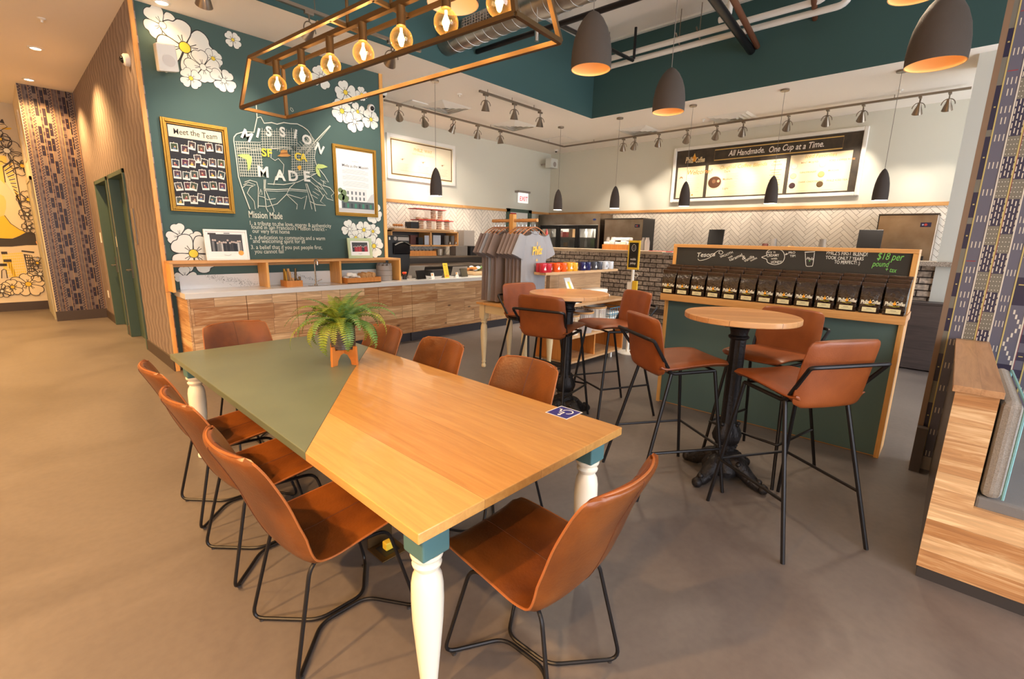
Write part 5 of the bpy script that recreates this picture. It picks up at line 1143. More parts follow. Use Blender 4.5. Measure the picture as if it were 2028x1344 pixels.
# one coffee bag: gusseted foil bag with a rolled and tied top
def make_bag():
    t = thing('coffee_bag', '', 'coffee bag', (0, 0, 0)); w, dp = .062, .032; secs = [(0, w-.004, dp-.004), (.006, w, dp), (.10, w+.001, dp), (.145, w, dp*.9), (.165, w+.001, dp*.62), (.182, w+.002, dp*.34), (.196, w+.003, dp*.25)]
    rows = []; rr = random.Random(2)
    for z, a, c_ in secs:
        ring = []
        for (u, v) in ((-1, -1), (-.5, -1.06), (0, -1.1), (.5, -1.06), (1, -1), (1.0, 0), (1, 1), (0, 1.08), (-1, 1), (-1.0, 0)):
            k = .93 if (abs(u) == 1 and v == 0 and .03 < z < .17) else 1; ring.append(Vector((v*c_+rr.uniform(-.0015, .0015), -u*a*k, z)))
        rows.append(ring)
    b = MB(); b.grid(rows, wrap=True); b.f.append(tuple(range(10))); b.c.append(None); part('pouch', b, 'bag', t, False, smooth=True)
    b = MB(); b.box((-.013, -w-.005, .194), (.010, w+.005, .212)).box((-.016, -w-.007, .204), (.006, w+.007, .222)); part('folded_top', b, 'bag_fold', t, False, bevel=.003)
    P = Plane((-dp*1.06, 0, 0), (0, -1, 0), (0, 0, 1)); d = MB()
    P.text(d, 'Philz', -.031, .068, .040, .0035, col(236, 226, 200), .15, .03, 'CENTER', .10, .050); P.text(d, 'Coffee', .031, .072, .036, .0035, col(236, 226, 200), .15, .03, 'CENTER', -.10, .052)
    P.disc(d, 0, .081, .010, .004, col(240, 160, 40), 10); P.pl(d, [(-.004, .088), (.004, .088), (0, .104)], .0045, col(240, 176, 50)); P.line(d, [(-.03, .066), (0, .061), (.03, .066)], .0028, .0036, col(206, 190, 50))
    part('logo_print', d, 'print', t, False)
    d = MB(); P.rect(d, -.042, .012, .042, .044, .0035, col(226, 210, 160)); P.rect(d, -.016, .030, .016, .033, .004, col(120, 110, 90)); P.rect(d, -.028, .021, .028, .023, .004, col(160, 150, 120)); part('paper_label', d, 'print', t, False)
    return t
words_ = ['first', 'second', 'third', 'fourth', 'fifth', 'sixth', 'seventh', 'eighth', 'ninth', 'tenth', 'eleventh', 'twelfth', 'last']
proto = make_bag(); rr = random.Random(6)
for row, (xx, dz, ttl) in enumerate(((SX-.060, 0, 'front row'), (SX+.012, .026, 'second row'), (SX+.067, .042, 'rear row'))):
    for k in range(13):
        y = Sy1-.062-(Sy1-Sy0-.132)*k/12+(0 if row == 0 else rr.uniform(-.0015, .0015)); o = proto if (row == 0 and k == 0) else copy_tree(proto)
        o.location = (xx, y, SH+.0005+dz); o.rotation_euler = (0, 0, math.radians(rr.uniform(-1.5, 1.5))); s_ = (1.0, 1.02, 1.04)[row]*rr.uniform(.985, 1.02); o.scale = (1 if row < 2 else .60, 1, s_)
        o['label'] = 'dark coffee bag, %s from the shirt rack end in the %s' % (words_[k], ttl); o['category'] = 'coffee bag'; o['group'] = 'coffee bags on the stand'

# ================================================================ BRICK BAR
BX, BZ0, BZ1 = 8.3, 1.365, 1.425
bar = thing('brick_bar', 'tall drinks bar faced in rough grey brick', 'bar', (8.5, 3.6, 0))
part('brick_front', MB().box((BX+.02, .206, 0), (BX+.12, 7.2, BZ0)), 'brick', bar); part('dark_strip', MB().box((BX+.005, .206, .28), (BX+.02, 7.2, .36)), 'dark_wood_plain', bar)  # brick face with a dark strip across its lower part
b1 = MB().box((BX-.09, 3.95, BZ0), (BX+.55, 7.25, BZ1)); solo('bar_worktop', b1, mat('bartop', col(196, 176, 150), .35, vary=(4, col(176, 154, 128))), 'pale wooden top on the far half of the brick bar', 'bar top', bevel=.004)
b1 = MB().box((BX-.09, -.34, BZ0-.01), (BX-.001, 3.945, BZ1-.01)).box((BX-.001, .21, BZ0-.01), (BX+.55, 3.945, BZ1-.01)); solo('bar_worktop', b1, 'granite', 'speckled granite top on the near half of the brick bar, by the white pier', 'bar top', bevel=.004)
db = thing('low_cabinet', 'low dark plank cabinet before the white pier', 'cabinet', (8.15, .1, 0)); part('body', MB().box((8.05, -.5, .02), (8.285, .47, .87)), 'dark_wood', db); part('cabinet_top', MB().box((8.035, -.5, .87), (8.29, .48, .90)), 'dark_wood', db, bevel=.003)
# rear service counter and machines by the menu wall
rc = thing('rear_counter', 'steel rear counter along the menu wall', 'counter', (10.2, 3.5, 0)); part('body', MB().box((9.95, .3, 0), (10.58, 6.35, 1.1)), 'steel_dark', rc); part('counter_top', MB().box((9.92, .28, 1.1), (10.59, 6.37, 1.14)), 'steel', rc, bevel=.003)
def icemaker(label, y0, y1, right):
    t = thing('ice_machine', label, 'ice machine', (10.28, (y0+y1)/2, 1.14)); zt = 2.10
    part('cabinet', MB().box((10.0, y0, 1.30), (10.55, y1, zt)), 'steel', t, bevel=.008); part('side_panel', MB().box((9.995, y0-.006, 1.30), (10.56, y0, zt)) if not right else MB().box((9.995, y1, 1.3), (10.56, y1+.006, zt)), 'black', t)
    part('lid', MB().box((9.985, y0-.01, zt), (10.56, y1+.01, zt+.02)), 'steel_dark', t); part('base_trim', MB().box((9.98, y0, 1.14), (10.55, y1, 1.30)), 'steel_dark', t)
    d = MB(); P = Plane((9.999, 0, 0), (0, -1, 0), (0, 0, 1)); a = -y0-.20; P.rect(d, a, zt-.19, a+.13, zt-.12, .001, col(40, 40, 70)); P.disc(d, a+.065, zt-.155, .02, .002, col(200, 70, 60), 8); P.rect(d, a+.02, zt-.165, a+.04, zt-.145, .002, col(200, 200, 220)); part('badge', d, 'print', t)
    return t
icemaker('steel ice machine beside the glass door fridge', 5.335, 6.34, False)
im = icemaker('steel ice machine with a lit blue display near the white pier', .33, 1.07, True)
d = MB().box((9.97, .42, 1.32), (10.0, .66, 1.46)); part('control_panel', d, 'black', im); d = MB().box((9.965, .49, 1.36), (9.97, .59, 1.43)); part('display', d, 'led', im)
fr = thing('glass_door_fridge', 'steel three door glass fridge in the corner behind the bar', 'fridge', (10.2, 7.4, 0)); fy0, fy1 = 6.46, 8.40
b = MB(); b.box((9.98, fy0, 1.98), (10.55, fy1, 2.24)).box((9.98, fy0, 0), (10.55, fy0+.05, 1.98)).box((9.98, fy1-.05, 0), (10.55, fy1, 1.98)).box((9.98, fy0+.05, 0), (10.55, fy1-.05, .25)).box((10.50, fy0+.05, .25), (10.55, fy1-.05, 1.98)); part('cabinet', b, 'steel', fr, bevel=.004)
yy = [fy0+.05+(fy1-fy0-.1)*k/3 for k in range(4)]
for k in range(3):
    f = MB(); a, c_ = yy[k]+.005, yy[k+1]-.005; f.box((9.99, a, .26), (10.03, a+.06, 1.97)).box((9.99, c_-.06, .26), (10.03, c_, 1.97)).box((9.99, a+.06, .26), (10.03, c_-.06, .32)).box((9.99, a+.06, 1.88), (10.03, c_-.06, 1.97)); dr = part('door', f, 'black', fr)
    part('pane', MB().box((10.00, a+.06, .32), (10.01, c_-.06, 1.88)), 'case_glass', dr)
part('back_liner', MB().box((10.49, fy0+.06, .26), (10.50, fy1-.06, 1.96)), mat('liner', col(170, 166, 156), .5), fr)
for z in (.7, 1.1, 1.42, 1.66): part('shelf', MB().box((10.06, fy0+.06, z), (10.49, fy1-.06, z+.012)), 'nickel', fr)
d = MB(); P = Plane((9.979, 0, 0), (0, -1, 0), (0, 0, 1)); P.disc(d, -fy0-.16, 2.10, .05, .001, col(50, 80, 160), 12, .5); part('badge', d, 'print', fr)
light('fridge_light', 'AREA', (10.2, 6.9, 1.95), 9, (1, .95, .85), .35, aim=(10.3, 6.9, 0), parent=fr); light('fridge_light', 'AREA', (10.2, 7.9, 1.95), 9, (1, .95, .85), .35, aim=(10.3, 7.9, 0), parent=fr)
rr = random.Random(9); fm = ['kraft', 'white', 'red', 'leaf_b', 'paper', 'yellow', 'grey_plastic', 'steel_dark']
names_ = ['carton', 'tub', 'bottle']
n_ = 0
for zi, z in enumerate((1.112, 1.432, 1.672)):
    for k in range(8):
        y = 8.25-.215*k+rr.uniform(-.02, .02)
        if abs(y-yy[1]) < .08 or abs(y-yy[2]) < .08: continue
        hh_ = min(rr.uniform(.12, .24), (.30, .22, .24)[zi]); m_ = rr.choice(fm); tpe = rr.randint(0, 2)
        b = MB()
        if tpe == 0: b.box((10.1, y-.06, z), (10.25, y+.06, z+hh_))
        elif tpe == 1: b.lathe([(.06, 0), (.066, hh_*.8), (.07, hh_*.8), (.07, hh_*.85)], (10.17, y, z), 14)
        else: b.lathe([(.035, 0), (.036, hh_*.6), (.014, hh_*.8), (.015, hh_)], (10.15, y, z), 12)
        solo(names_[tpe], b, m_, '%s behind the fridge glass, %s shelf, %s from the doorway side' % ({0: 'square carton', 1: 'round tub', 2: 'slim bottle'}[tpe], ('lower', 'middle', 'upper')[zi], words_[k]), names_[tpe], 'food packs in the fridge', smooth=tpe > 0)
# things on the bar
def on_bar(u, x=8.5): return ox(u, 480, x).y
ZB = BZ1+.0005
y = on_bar(1226); cd_ = thing('napkin_caddy', 'two bay wooden caddy of napkins and lids on the bar', 'caddy', (8.5, y, ZB)); b = MB(); b.box((8.4, y-.33, ZB), (8.62, y+.33, ZB+.10)); part('tray', b, 'plank_orange', cd_, bevel=.004)
for i in range(5): b = MB(); yy_ = y-.26+.13*i; b.box((8.43, yy_-.055, ZB+.10), (8.58, yy_+.055, ZB+.15+.03*(i % 2))); part('napkin_stack', b, 'paper', cd_, bevel=.01)
part('napkin_stack', MB().box((8.46, y-.25, ZB+.185), (8.6, y+.12, ZB+.24)), 'paper', cd_, bevel=.012)
for k, u in enumerate((1202, 1211, 1273, 1280)):
    y = on_bar(u, 8.62); b = MB(); z = BZ1 if u < 1300 else ZB; b.lathe([(.05, 0), (.052, .16), (.040, .20), (.032, .22), (.032, .25)], (8.66, y, ZB), 14); solo('bottle', b, 'grey_dark' if k % 2 == 0 else 'grey_plastic', 'tall taupe bottle %s on the bar' % ('left of the napkin caddy', 'just left of the napkin caddy', 'right of the napkin caddy', 'far right of the napkin caddy')[k], 'bottle', smooth=True)
y = on_bar(1317); solo('red_tray', MB().box((8.35, y-.2, BZ1-.009), (8.5, y+.25, BZ1+.005)), 'red', 'thin red tray on the granite bar top', 'tray')
for u, nm in ((1416, 'left'), (1721, 'right, near the ice machine')):
    y = on_bar(u); w_ = .13 if u < 1500 else .14; t = thing('order_screen', 'small black order screen on the bar, %s one' % nm, 'screen', (8.5, y, BZ1-.0095), 0, 'order screens on the bar')
    part('base', MB().box((8.38, y-w_*1.1, BZ1-.0095), (8.62, y+w_*1.3, BZ1+.14)), 'black', t, bevel=.006); part('screen', MB().box((8.5, y-w_, BZ1+.14), (8.53, y+w_, BZ1+.40), rot=Matrix.Rotation(math.radians(8), 3, 'Y')), 'black', t, bevel=.004)
for k, (u, hh_, m_) in enumerate(((1516, .19, 'maroon'), (1532, .27, 'grey_dark'), (1568, .16, 'kraft'), (1581, .14, 'kraft'), (1610, .13, 'grey_dark'), (1629, .27, 'grey_dark'))):
    y = on_bar(u, 8.6); b = MB(); b.lathe([(.058, 0), (.052, hh_*.5), (.044, hh_)], (8.6, y, BZ1-.0095), 14); solo('cup_stack', b, m_, 'small stack of upturned cups on the bar behind the stand, %s from the left' % words_[k], 'cups', 'cup stacks on the bar', smooth=True)
y = on_bar(1556, 8.45); solo('bar_mat', MB().box((8.30, y-.6, BZ1-.0095), (8.42, y+.5, BZ1+.06)), 'clear_plastic', 'clear splash guard lying along the bar behind the chalkboard stand', 'guard', bevel=.004)

# ================================================================ MERCHANDISE UNIT
UX0, UX1, UY0, UY1 = 4.60, 5.86, 3.30, 3.86
mu = thing('display_unit', 'low plywood display unit with a raised plank back and mug shelf', 'display unit', (5.2, 3.6, 0)); uz = .80
part('end_board', MB().box((UX0, UY0, .10), (UX0+.025, UY1, uz)), 'plank_orange', mu, bevel=.002); part('end_board', MB().box((UX1-.025, UY0, .10), (UX1, UY1, uz)), 'plank_orange', mu, bevel=.002)
part('bottom_board', MB().box((UX0, UY0, .085), (UX1, UY1, .11)), 'plank_tan', mu, bevel=.002); part('middle_shelf', MB().box((UX0+.025, UY0, .40), (UX1-.025, UY1, .425)), 'plank_tan', mu, bevel=.002); part('display_top', MB().box((UX0-.02, UY0-.02, uz), (UX1+.02, UY1, uz+.03)), 'plank_tan', mu, bevel=.002)
part('inner_divider', MB().box((5.2, UY0+.05, .11), (5.225, UY1, .40)), 'plank_orange', mu)
part('raised_back', MB().box((4.53, 3.60, uz+.03), (5.66, 3.64, 1.19)), 'plank_tan', mu)
for x in (UX0+.05, 5.62):
    for y in (UY0+.04, UY1-.06): part('leg', MB().box((x, y, 0), (x+.035, y+.035, .085)), 'white', mu)
mz = 1.222; part('mug_shelf', MB().box((4.15, 3.36, mz-.03), (5.70, 3.535, mz)).box((4.53, 3.535, mz-.03), (5.70, 3.66, mz)), 'plank_tan', mu, bevel=.002); part('shelf_post', MB().box((4.53, 3.64, uz+.03), (4.56, 3.66, mz-.03)), 'plank_tan', mu); part('shelf_post', MB().box((5.63, 3.64, uz+.03), (5.66, 3.66, mz-.03)), 'plank_tan', mu)
def make_mug(m_):
    t = thing('mug', '', 'mug', (0, 0, 0)); b = MB(); b.lathe([(.040, 0), (.043, .004), (.0435, .100), (.0405, .100), (.040, .012), (.0001, .010)], (0, 0, 0), 24, caps=False); b.lathe([(.0001, 0), (.04, 0)], (0, 0, 0), 24, caps=False); part('body', b, m_, t, False, smooth=True)
    b = MB(); b.tube([(.040+.028*math.sin(a), 0, .05+.032*math.cos(a)) for a in [PI*i/10 for i in range(11)]], .006, 7); part('handle', b, m_, t, False, smooth=True)
    d = MB(); P = Plane((0, -.0445, .05), (1, 0, 0), (0, 0, 1)); P.pl(d, [(-.012, -.022), (.012, -.022), (.013, -.006), (.006, .0), (.002, .022), (-.004, .004), (-.013, -.004)], .0006, col(236, 232, 226) if m_ != 'mug_white' else col(150, 150, 150)); part('emblem', d, 'print', t, False)
    return t
mugc = (('mug_red', col(196, 44, 60), 'red'), ('mug_orange', col(238, 98, 34), 'orange'), ('mug_yellow', col(242, 176, 50), 'yellow'), ('mug_navy', col(34, 36, 92), 'navy'), ('mug_grey', col(78, 80, 90), 'charcoal'), ('mug_white', col(226, 230, 236), 'white'))
mug_u = ((1074, 1084), (1101, 1114), (1126, 1136), (1152, 1162), (1175, 1185), (1196, 1207)); seen = {}
for (mn, c_, nm), us in zip(mugc, mug_u):
    mat(mn, c_, .22, coat=.4); pr = make_mug(mn)
    for k in range(2):
        for dpt in range(2):
            y = 3.405+.088*dpt; x = oy(us[k]+(4 if dpt else 0), 520, 3.42).x; o = pr if (k == 0 and dpt == 0) else copy_tree(pr)
            o.location = (x+(.0 if not dpt else .006), y, mz+.0005); o.rotation_euler.z = math.radians((-18, 22)[k]+dpt*30); o['group'] = 'mugs on the mug shelf'; o['category'] = 'mug'
            o['label'] = '%s mug on the plywood mug shelf, %s of the %s pair' % (nm, ('left', 'right')[k], ('front', 'rear')[dpt])
# soft goods on and in the unit
def drip_basket(name, label, x, y, z, r, h, m_, m2):
    t = thing(name, label, 'basket', (x, y, z)); b = MB(); b.lathe([(r*.88, 0), (r, h*.5), (r, h), (r-.012, h), (r-.014, .02), (.0001, .02)], (x, y, z), 28, caps=False); part('body', b, m_, t, smooth=True); d = MB(); rr = random.Random(int(x*100))
    b = MB(); b.lathe([(r+.004, h-.02), (r+.006, h-.005), (r, h+.004), (r-.01, h)], (x, y, z), 28, caps=False); part('rim', b, 'kraft', t, smooth=True)
    for k in range(26):
        a = rr.uniform(PI*.8, PI*2.1); l_ = rr.uniform(.04, h*.6); zt = z+h-.03; ww = rr.uniform(.006, .014); p = lambda aa, zz: (x+(r+.003)*math.cos(aa), y+(r+.003)*math.sin(aa), zz); d.poly([p(a, zt), p(a+ww/r*1.0, zt), p(a+ww/r*.8, zt-l_), p(a+ww/r*.2, zt-l_)], m2)
    part('fringe', d, 'print', t); return t
drip_basket('floor_basket', 'woven cream basket with a grey fringed pattern on the middle shelf', 5.02, 3.42, .426, .13, .27, mat('basket_grey', col(170, 160, 156), .9), col(232, 226, 218))
drip_basket('floor_basket', 'pale tall basket with a tan rim on the middle shelf', 5.33, 3.45, .426, .15, .31, mat('basket_cream', col(226, 216, 204), .9), col(150, 140, 136))
drip_basket('floor_basket', 'small cream basket at the end board of the display unit', 4.78, 3.42, .426, .09, .25, 'basket_cream', col(200, 170, 120))
wc_ = thing('wire_crate', 'blue wire crate of white cloths at the bar end of the display unit', 'crate', (5.66, 3.5, .426)); b = MB(); x0, x1, y0, y1, z0, z1 = 5.52, 5.82, 3.33, 3.62, .432, .70
for z in (z0, z0+.09, z0+.18, z1): b.tube([(x0, y0, z), (x1, y0, z), (x1, y1, z), (x0, y1, z)], .005, 5, True)
for k in range(6): xx = x0+(x1-x0)*k/5; b.tube([(xx, y0, z1), (xx, y0, z0)], .004, 5); b.tube([(xx, y1, z1), (xx, y1, z0)], .004, 5)
part('wire_frame', b, 'blue_wire', wc_)
for k in range(3): part('folded_cloth', MB().box((x0+.02, y0+.02, z0+.01+.07*k), (x1-.02, y1-.02, z0+.07+.07*k)), 'paper', wc_, bevel=.02)
ztop = uz+.0305
for k, (u, y, w_, h_, l_, nm) in enumerate(((1172, 3.44, .40, .035, .24, 'lowest'), (1170, 3.44, .38, .035, .24, 'second'), (1190, 3.42, .30, .03, .22, 'third'), (1165, 3.44, .30, .04, .2, 'topmost'))):
    x = oy(1182, 580, 3.4).x; zz = ztop+sum((.036, .036, .031, .04)[:k]); solo('tote_bag', MB().box((x-w_/2, y-l_/2, zz), (x+w_/2, y+l_/2, zz+h_), rot=Matrix.Rotation(math.radians((3, -6, 12, -14)[k]), 3, 'Z')), 'paper', 'folded white tote bag on the display unit, %s of its pile' % nm, 'bag', 'folded white tote bags', bevel=.012)
for k in range(4):
    x = oy(1092+14*k, 570, 3.45).x; b = MB(); b.tube([(x-.03, 3.42, ztop+.035), (x+.05, 3.44, ztop+.035)], .034, 10); solo('rolled_towel', b, ['paper', 'kraft', 'white', 'kraft'][k], 'rolled cloth on the display unit, %s from the white stand card' % words_[k], 'cloth', 'rolled cloths on the display unit', smooth=True)
pa = ox(1079, 562, 4.45); b = MB(); R_ = Matrix.Rotation(math.radians(-22), 3, 'X')
t = thing('stand_card', 'white card with a yellow strip leaning beside the grey shirts', 'card', (4.72, 3.33, ztop)); d = MB(); P = Plane((0, 0, 0), (1, 0, 0), (0, math.sin(.35), math.cos(.35))); d.prism([P.p(-.075, 0), P.p(.075, 0), P.p(.0, .33), P.p(-.12, .33)], P.n*-.01, col(236, 234, 228)); P.pl(d, [(-.03, .05), (.02, .05), (-.035, .28), (-.075, .28)], .001, col(230, 206, 84)); part('card', d, 'print', t, False)
part('strut', MB().add([(-.04, .02, .18), (.02, .02, .18), (.02, .12, 0), (-.04, .12, 0)], [(0, 1, 2, 3)]), 'paper', t, False)
# leaflet stand with the yellow sign
lx, ly = 6.05, 3.12; sg = thing('sign_stand', 'yellow framed black sign on a white leaflet stand beside the brick bar', 'sign', (lx, ly, 0)); zb2, zt2 = ox(1246, 533, lx).z, ox(1258, 476, lx).z
u0_, u1_ = ox(1245, 500, lx).y, ox(1268, 500, lx).y; ly = (u0_+u1_)/2; b = MB(); b.box((lx-.02, u1_, zb2), (lx, u0_, zt2)); part('frame', b, 'yellow', sg, bevel=.003)
d = MB(); P = Plane((lx-.021, 0, 0), (0, -1, 0), (0, 0, 1)); P.rect(d, -u0_+.02, zb2+.03, -u1_-.02, zt2-.03, .001, col(40, 38, 36)); cx = -(u0_+u1_)/2; P.line(d, [(cx+.030*math.cos(k*PI/8), zt2-.10+.045*math.sin(k*PI/8)) for k in range(16)], .006, .002, col(220, 218, 210), True); P.line(d, [(cx-.012, zt2-.11), (cx, zt2-.12), (cx+.012, zt2-.11)], .004, .002, col(220, 218, 210)); P.disc(d, cx-.01, zt2-.09, .004, .002, col(220, 218, 210), 6); P.disc(d, cx+.01, zt2-.09, .004, .002, col(220, 218, 210), 6)
P.text(d, 'mobile', cx, zb2+.13, .045, .002, col(226, 224, 216), 0, .02, 'CENTER', 0, .085); P.text(d, 'pickup', cx, zb2+.075, .045, .002, col(226, 224, 216), 0, .02, 'CENTER', 0, .085); part('sign_face', d, 'print', sg)
b = MB(); b.tube([(lx, ly, 0), (lx, ly, zb2)], .022, 12); part('pole', b, 'white', sg, smooth=True); b = MB(); b.lathe([(.16, 0), (.16, .012), (.02, .02)], (lx, ly, 0), 24); part('foot', b, 'white', sg, smooth=True)
b = MB(); b.tube([(lx, ly-.05+.03*math.cos(a), zb2-.075+.025*math.sin(a)) for a in [2*PI*i/12 for i in range(12)]], .005, 6, True); part('hook', b, 'white', sg, smooth=True)
part('leaflet_rack', MB().box((lx-.06, ly-.12, .5), (lx-.0, ly+.06, .92)), 'white', sg, bevel=.005); part('leaflet', MB().box((lx-.05, ly-.10, .92), (lx-.02, ly-.03, 1.05)), 'yellow', sg); part('leaflet', MB().box((lx-.05, ly-.02, .92), (lx-.02, ly+.05, 1.03)), 'paper', sg)

# ================================================================ SHIRT RACK
tt = thing('side_table', 'small cream turned-leg table with an oak top under the shirt rack', 'table', (4.22, 3.84, 0)); qx0, qx1, qy0, qy1, qz = 3.90, 4.50, 3.42, 4.24, .825
part('table_top', MB().box((qx0, qy0, qz-.025), (qx1, qy1, qz)), 'frame_wood', tt, bevel=.003); b = MB(); b.box((qx0+.05, qy0+.05, qz-.13), (qx0+.07, qy1-.05, qz-.026)).box((qx1-.07, qy0+.05, qz-.13), (qx1-.05, qy1-.05, qz-.026)).box((qx0+.05, qy0+.05, qz-.13), (qx1-.05, qy0+.07, qz-.026)).box((qx0+.05, qy1-.07, qz-.13), (qx1-.05, qy1-.05, qz-.026)); part('apron', b, 'turned_cream', tt)
for x, y in ((qx0+.07, qy0+.07), (qx1-.07, qy0+.07), (qx0+.07, qy1-.07), (qx1-.07, qy1-.07)):
    b = turned_leg(MB(), x, y, 0, qz-.20, .042); b.box((x-.042, y-.042, qz-.20), (x+.042, y+.042, qz-.026)); part('leg', b, 'turned_cream', tt, smooth=True)
BZ, bxx = 1.80, 4.2; rk = thing('shirt_rack', 'wooden T-shaped shirt rack standing on the cream table', 'rack', (bxx, 3.93, qz))
part('post', MB().box((bxx-.03, 3.90, qz), (bxx+.03, 3.965, BZ+.075)), 'trim_wood_z', rk, bevel=.004); b = MB(); b.tube([(bxx, 3.55, BZ), (bxx, 4.27, BZ)], .019, 12); part('rail', b, 'trim_wood_y', rk, smooth=True); part('foot', MB().box((bxx-.12, 3.86, qz), (bxx+.12, 4.0, qz+.02)), 'trim_wood_y', rk)
def make_shirt(m_, printed):
    t = thing('hanging_shirt', '', 'shirt', (0, 0, 0)); hw, top = .20, 1.665-BZ
    # hanger: shoulders across x, hook up to the rail
    b = MB(); b.tube([(0, 0, .024), (.016, 0, .014), (.012, 0, -.012), (0, 0, -.03), (0, 0, -.075)], .0028, 6); part('hanger_hook', b, 'chrome', t, False, smooth=True)
    b = MB(); b.tube(spline([(-.19, 0, -.165), (-.10, 0, -.105), (0, 0, -.075), (.10, 0, -.105), (.19, 0, -.165)], 4), [.007]*17, 8); part('hanger', b, 'hanger_wood', t, False, smooth=True)
    # body of the shirt: a soft flattened tube with folds
    rows = []; N = 40
    for i in range(22):
        q = i/21; z = -.115-.84*q; w = (.055+.155*min(1, q/.055)**.8) if q < .06 else .212-.014*math.sin(q*3)+(.012*(1-q)); dpt = .010+.020*min(1, q*4); zt = z
        ring = []
        for k in range(N):
            a = 2*PI*k/N; ca, sa = math.cos(a), math.sin(a); x = w*ca; fold = math.sin(ca*13+q*1.5)*.010*min(1, q*2.2); drop = -.06*abs(ca)**1.3*max(0, 1-q/.10)
            ring.append(Vector((x, dpt*sa+fold*(1 if sa > 0 else .8), zt+drop+.006*math.sin(ca*9)*(1 if i == 21 else 0))))
        rows.append(ring)
    b = MB(); b.grid(rows, wrap=True); part('shirt_body', b, m_, t, False, smooth=True)
    for s_ in (-1, 1):
        rows = []
        for i in range(9):
            q = i/8; c_ = Vector((s_*(.17+.10*q), 0, -.175-.235*q)); ax = Vector((s_*.39, 0, -.92)).normalized(); pr = Vector((ax.z, 0, -ax.x)); rows.append([c_+pr*(.072+.020*q)*math.cos(2*PI*k/20)+Vector((0, 1, 0))*(.016+.010*q)*math.sin(2*PI*k/20) for k in range(20)])
        b = MB(); b.grid(rows, wrap=True); part('sleeve', b, m_, t, False, smooth=True)
    b = MB(); b.tube([(.068*math.cos(a), .012*math.sin(a)-.004, -.122-.030*abs(math.sin(a))*(1 if math.sin(a) < 0 else .25)) for a in [2*PI*i/20 for i in range(20)]], .006, 6, True); part('collar', b, m_, t, False, smooth=True)
    if printed:
        d = MB(); P = Plane((0, -.046, -.38), (1, 0, 0), (0, 0, 1)); P.text(d, 'Philz', 0, .0, .13, .001, col(236, 180, 40), .3, .03, 'CENTER', .08, .17); P.text(d, '*', 0, -.1, .07, .001, col(236, 180, 40), 0, .01, 'CENTER'); P.rect(d, -.004, .10, .004, .14, .001, col(236, 180, 40)); part('chest_print', d, 'print', t, False)
    return t
pg = make_shirt('cloth_grey', True); ptp = make_shirt('cloth_taupe', False)
ys = [3.585, 3.655, 3.715, 3.775, 3.835, 3.995, 4.06, 4.115, 4.17, 4.225]; rr = random.Random(3)
for k, y in enumerate(ys):
    g_ = k in (0, 7); o = pg if k == 0 else (ptp if k == 1 else copy_tree(pg if g_ else ptp))
    o.location = (bxx, y, BZ); o.rotation_euler.z = math.radians(rr.uniform(-2, 1)-2) if k else math.radians(-4)
    o['label'] = ('pale grey shirt with yellow lettering at the front end of the shirt rack' if k == 0 else '%s shirt on the wooden rack, %s back from the lettered one' % ('grey' if g_ else 'taupe', words_[k-1])); o['group'] = 'shirts on the wooden rack'; o['category'] = 'shirt'
# ================================================================ LINEAR CHANDELIER OVER THE TABLE
LC = Vector((1.477, 2.508, 0)); la = math.atan2(2.306, -.202)-PI/2
lc = thing('cage_chandelier', 'long brass cage chandelier with seven glowing globe bulbs over the dining table', 'chandelier', (LC.x, LC.y, 2.40), la)
hb_, wb, ht_, wt_, zt_ = 1.156, .155, 1.075, .11, .30; rb = .0095
def bar(a, b_, r=rb): 
    m_ = MB(); a, b_ = Vector(a), Vector(b_); d_ = (b_-a).normalized(); s_ = d_.cross(Vector((0, 0, 1)) if abs(d_.z) < .9 else Vector((1, 0, 0))).normalized()*r; u_ = s_.cross(d_).normalized()*r
    m_.add([a+s_+u_, a-s_+u_, a-s_-u_, a+s_-u_, b_+s_+u_, b_-s_+u_, b_-s_-u_, b_+s_-u_], [(0, 1, 2, 3), (7, 6, 5, 4), (0, 4, 5, 1), (1, 5, 6, 2), (2, 6, 7, 3), (3, 7, 4, 0)]); return m_
B4 = [(-wb, -hb_, 0), (wb, -hb_, 0), (wb, hb_, 0), (-wb, hb_, 0)]; T4 = [(-wt_, -ht_, zt_), (wt_, -ht_, zt_), (wt_, ht_, zt_), (-wt_, ht_, zt_)]
for i in range(4):
    part('frame_bar', bar(B4[i], B4[(i+1) % 4]), 'brass', lc, False); part('frame_bar', bar(T4[i], T4[(i+1) % 4]), 'brass', lc, False); part('frame_bar', bar(B4[i], T4[i]), 'brass', lc, False)
part('lamp_bar', bar((0, -ht_, zt_), (0, ht_, zt_), .013), 'brass', lc, False)
bpy.context.view_layer.update(); MI = lc.matrix_world.inverted()
for q in ((669, 45), (764, 10)):
    p = MI @ oz(q[0], q[1], 2.70); part('cross_bar', bar((-wt_, p.y, zt_), (wt_, p.y, zt_)), 'brass', lc, False); m_ = MB(); m_.tube([(0, p.y, zt_), (0, p.y, UZ-2.42)], .009, 8); part('stem', m_, 'brass', lc, False, smooth=True)
    m_ = MB(); m_.lathe([(.06, UZ-2.425), (.06, UZ-2.402)], (0, p.y, 0), 20); part('canopy', m_, 'brass', lc, False)
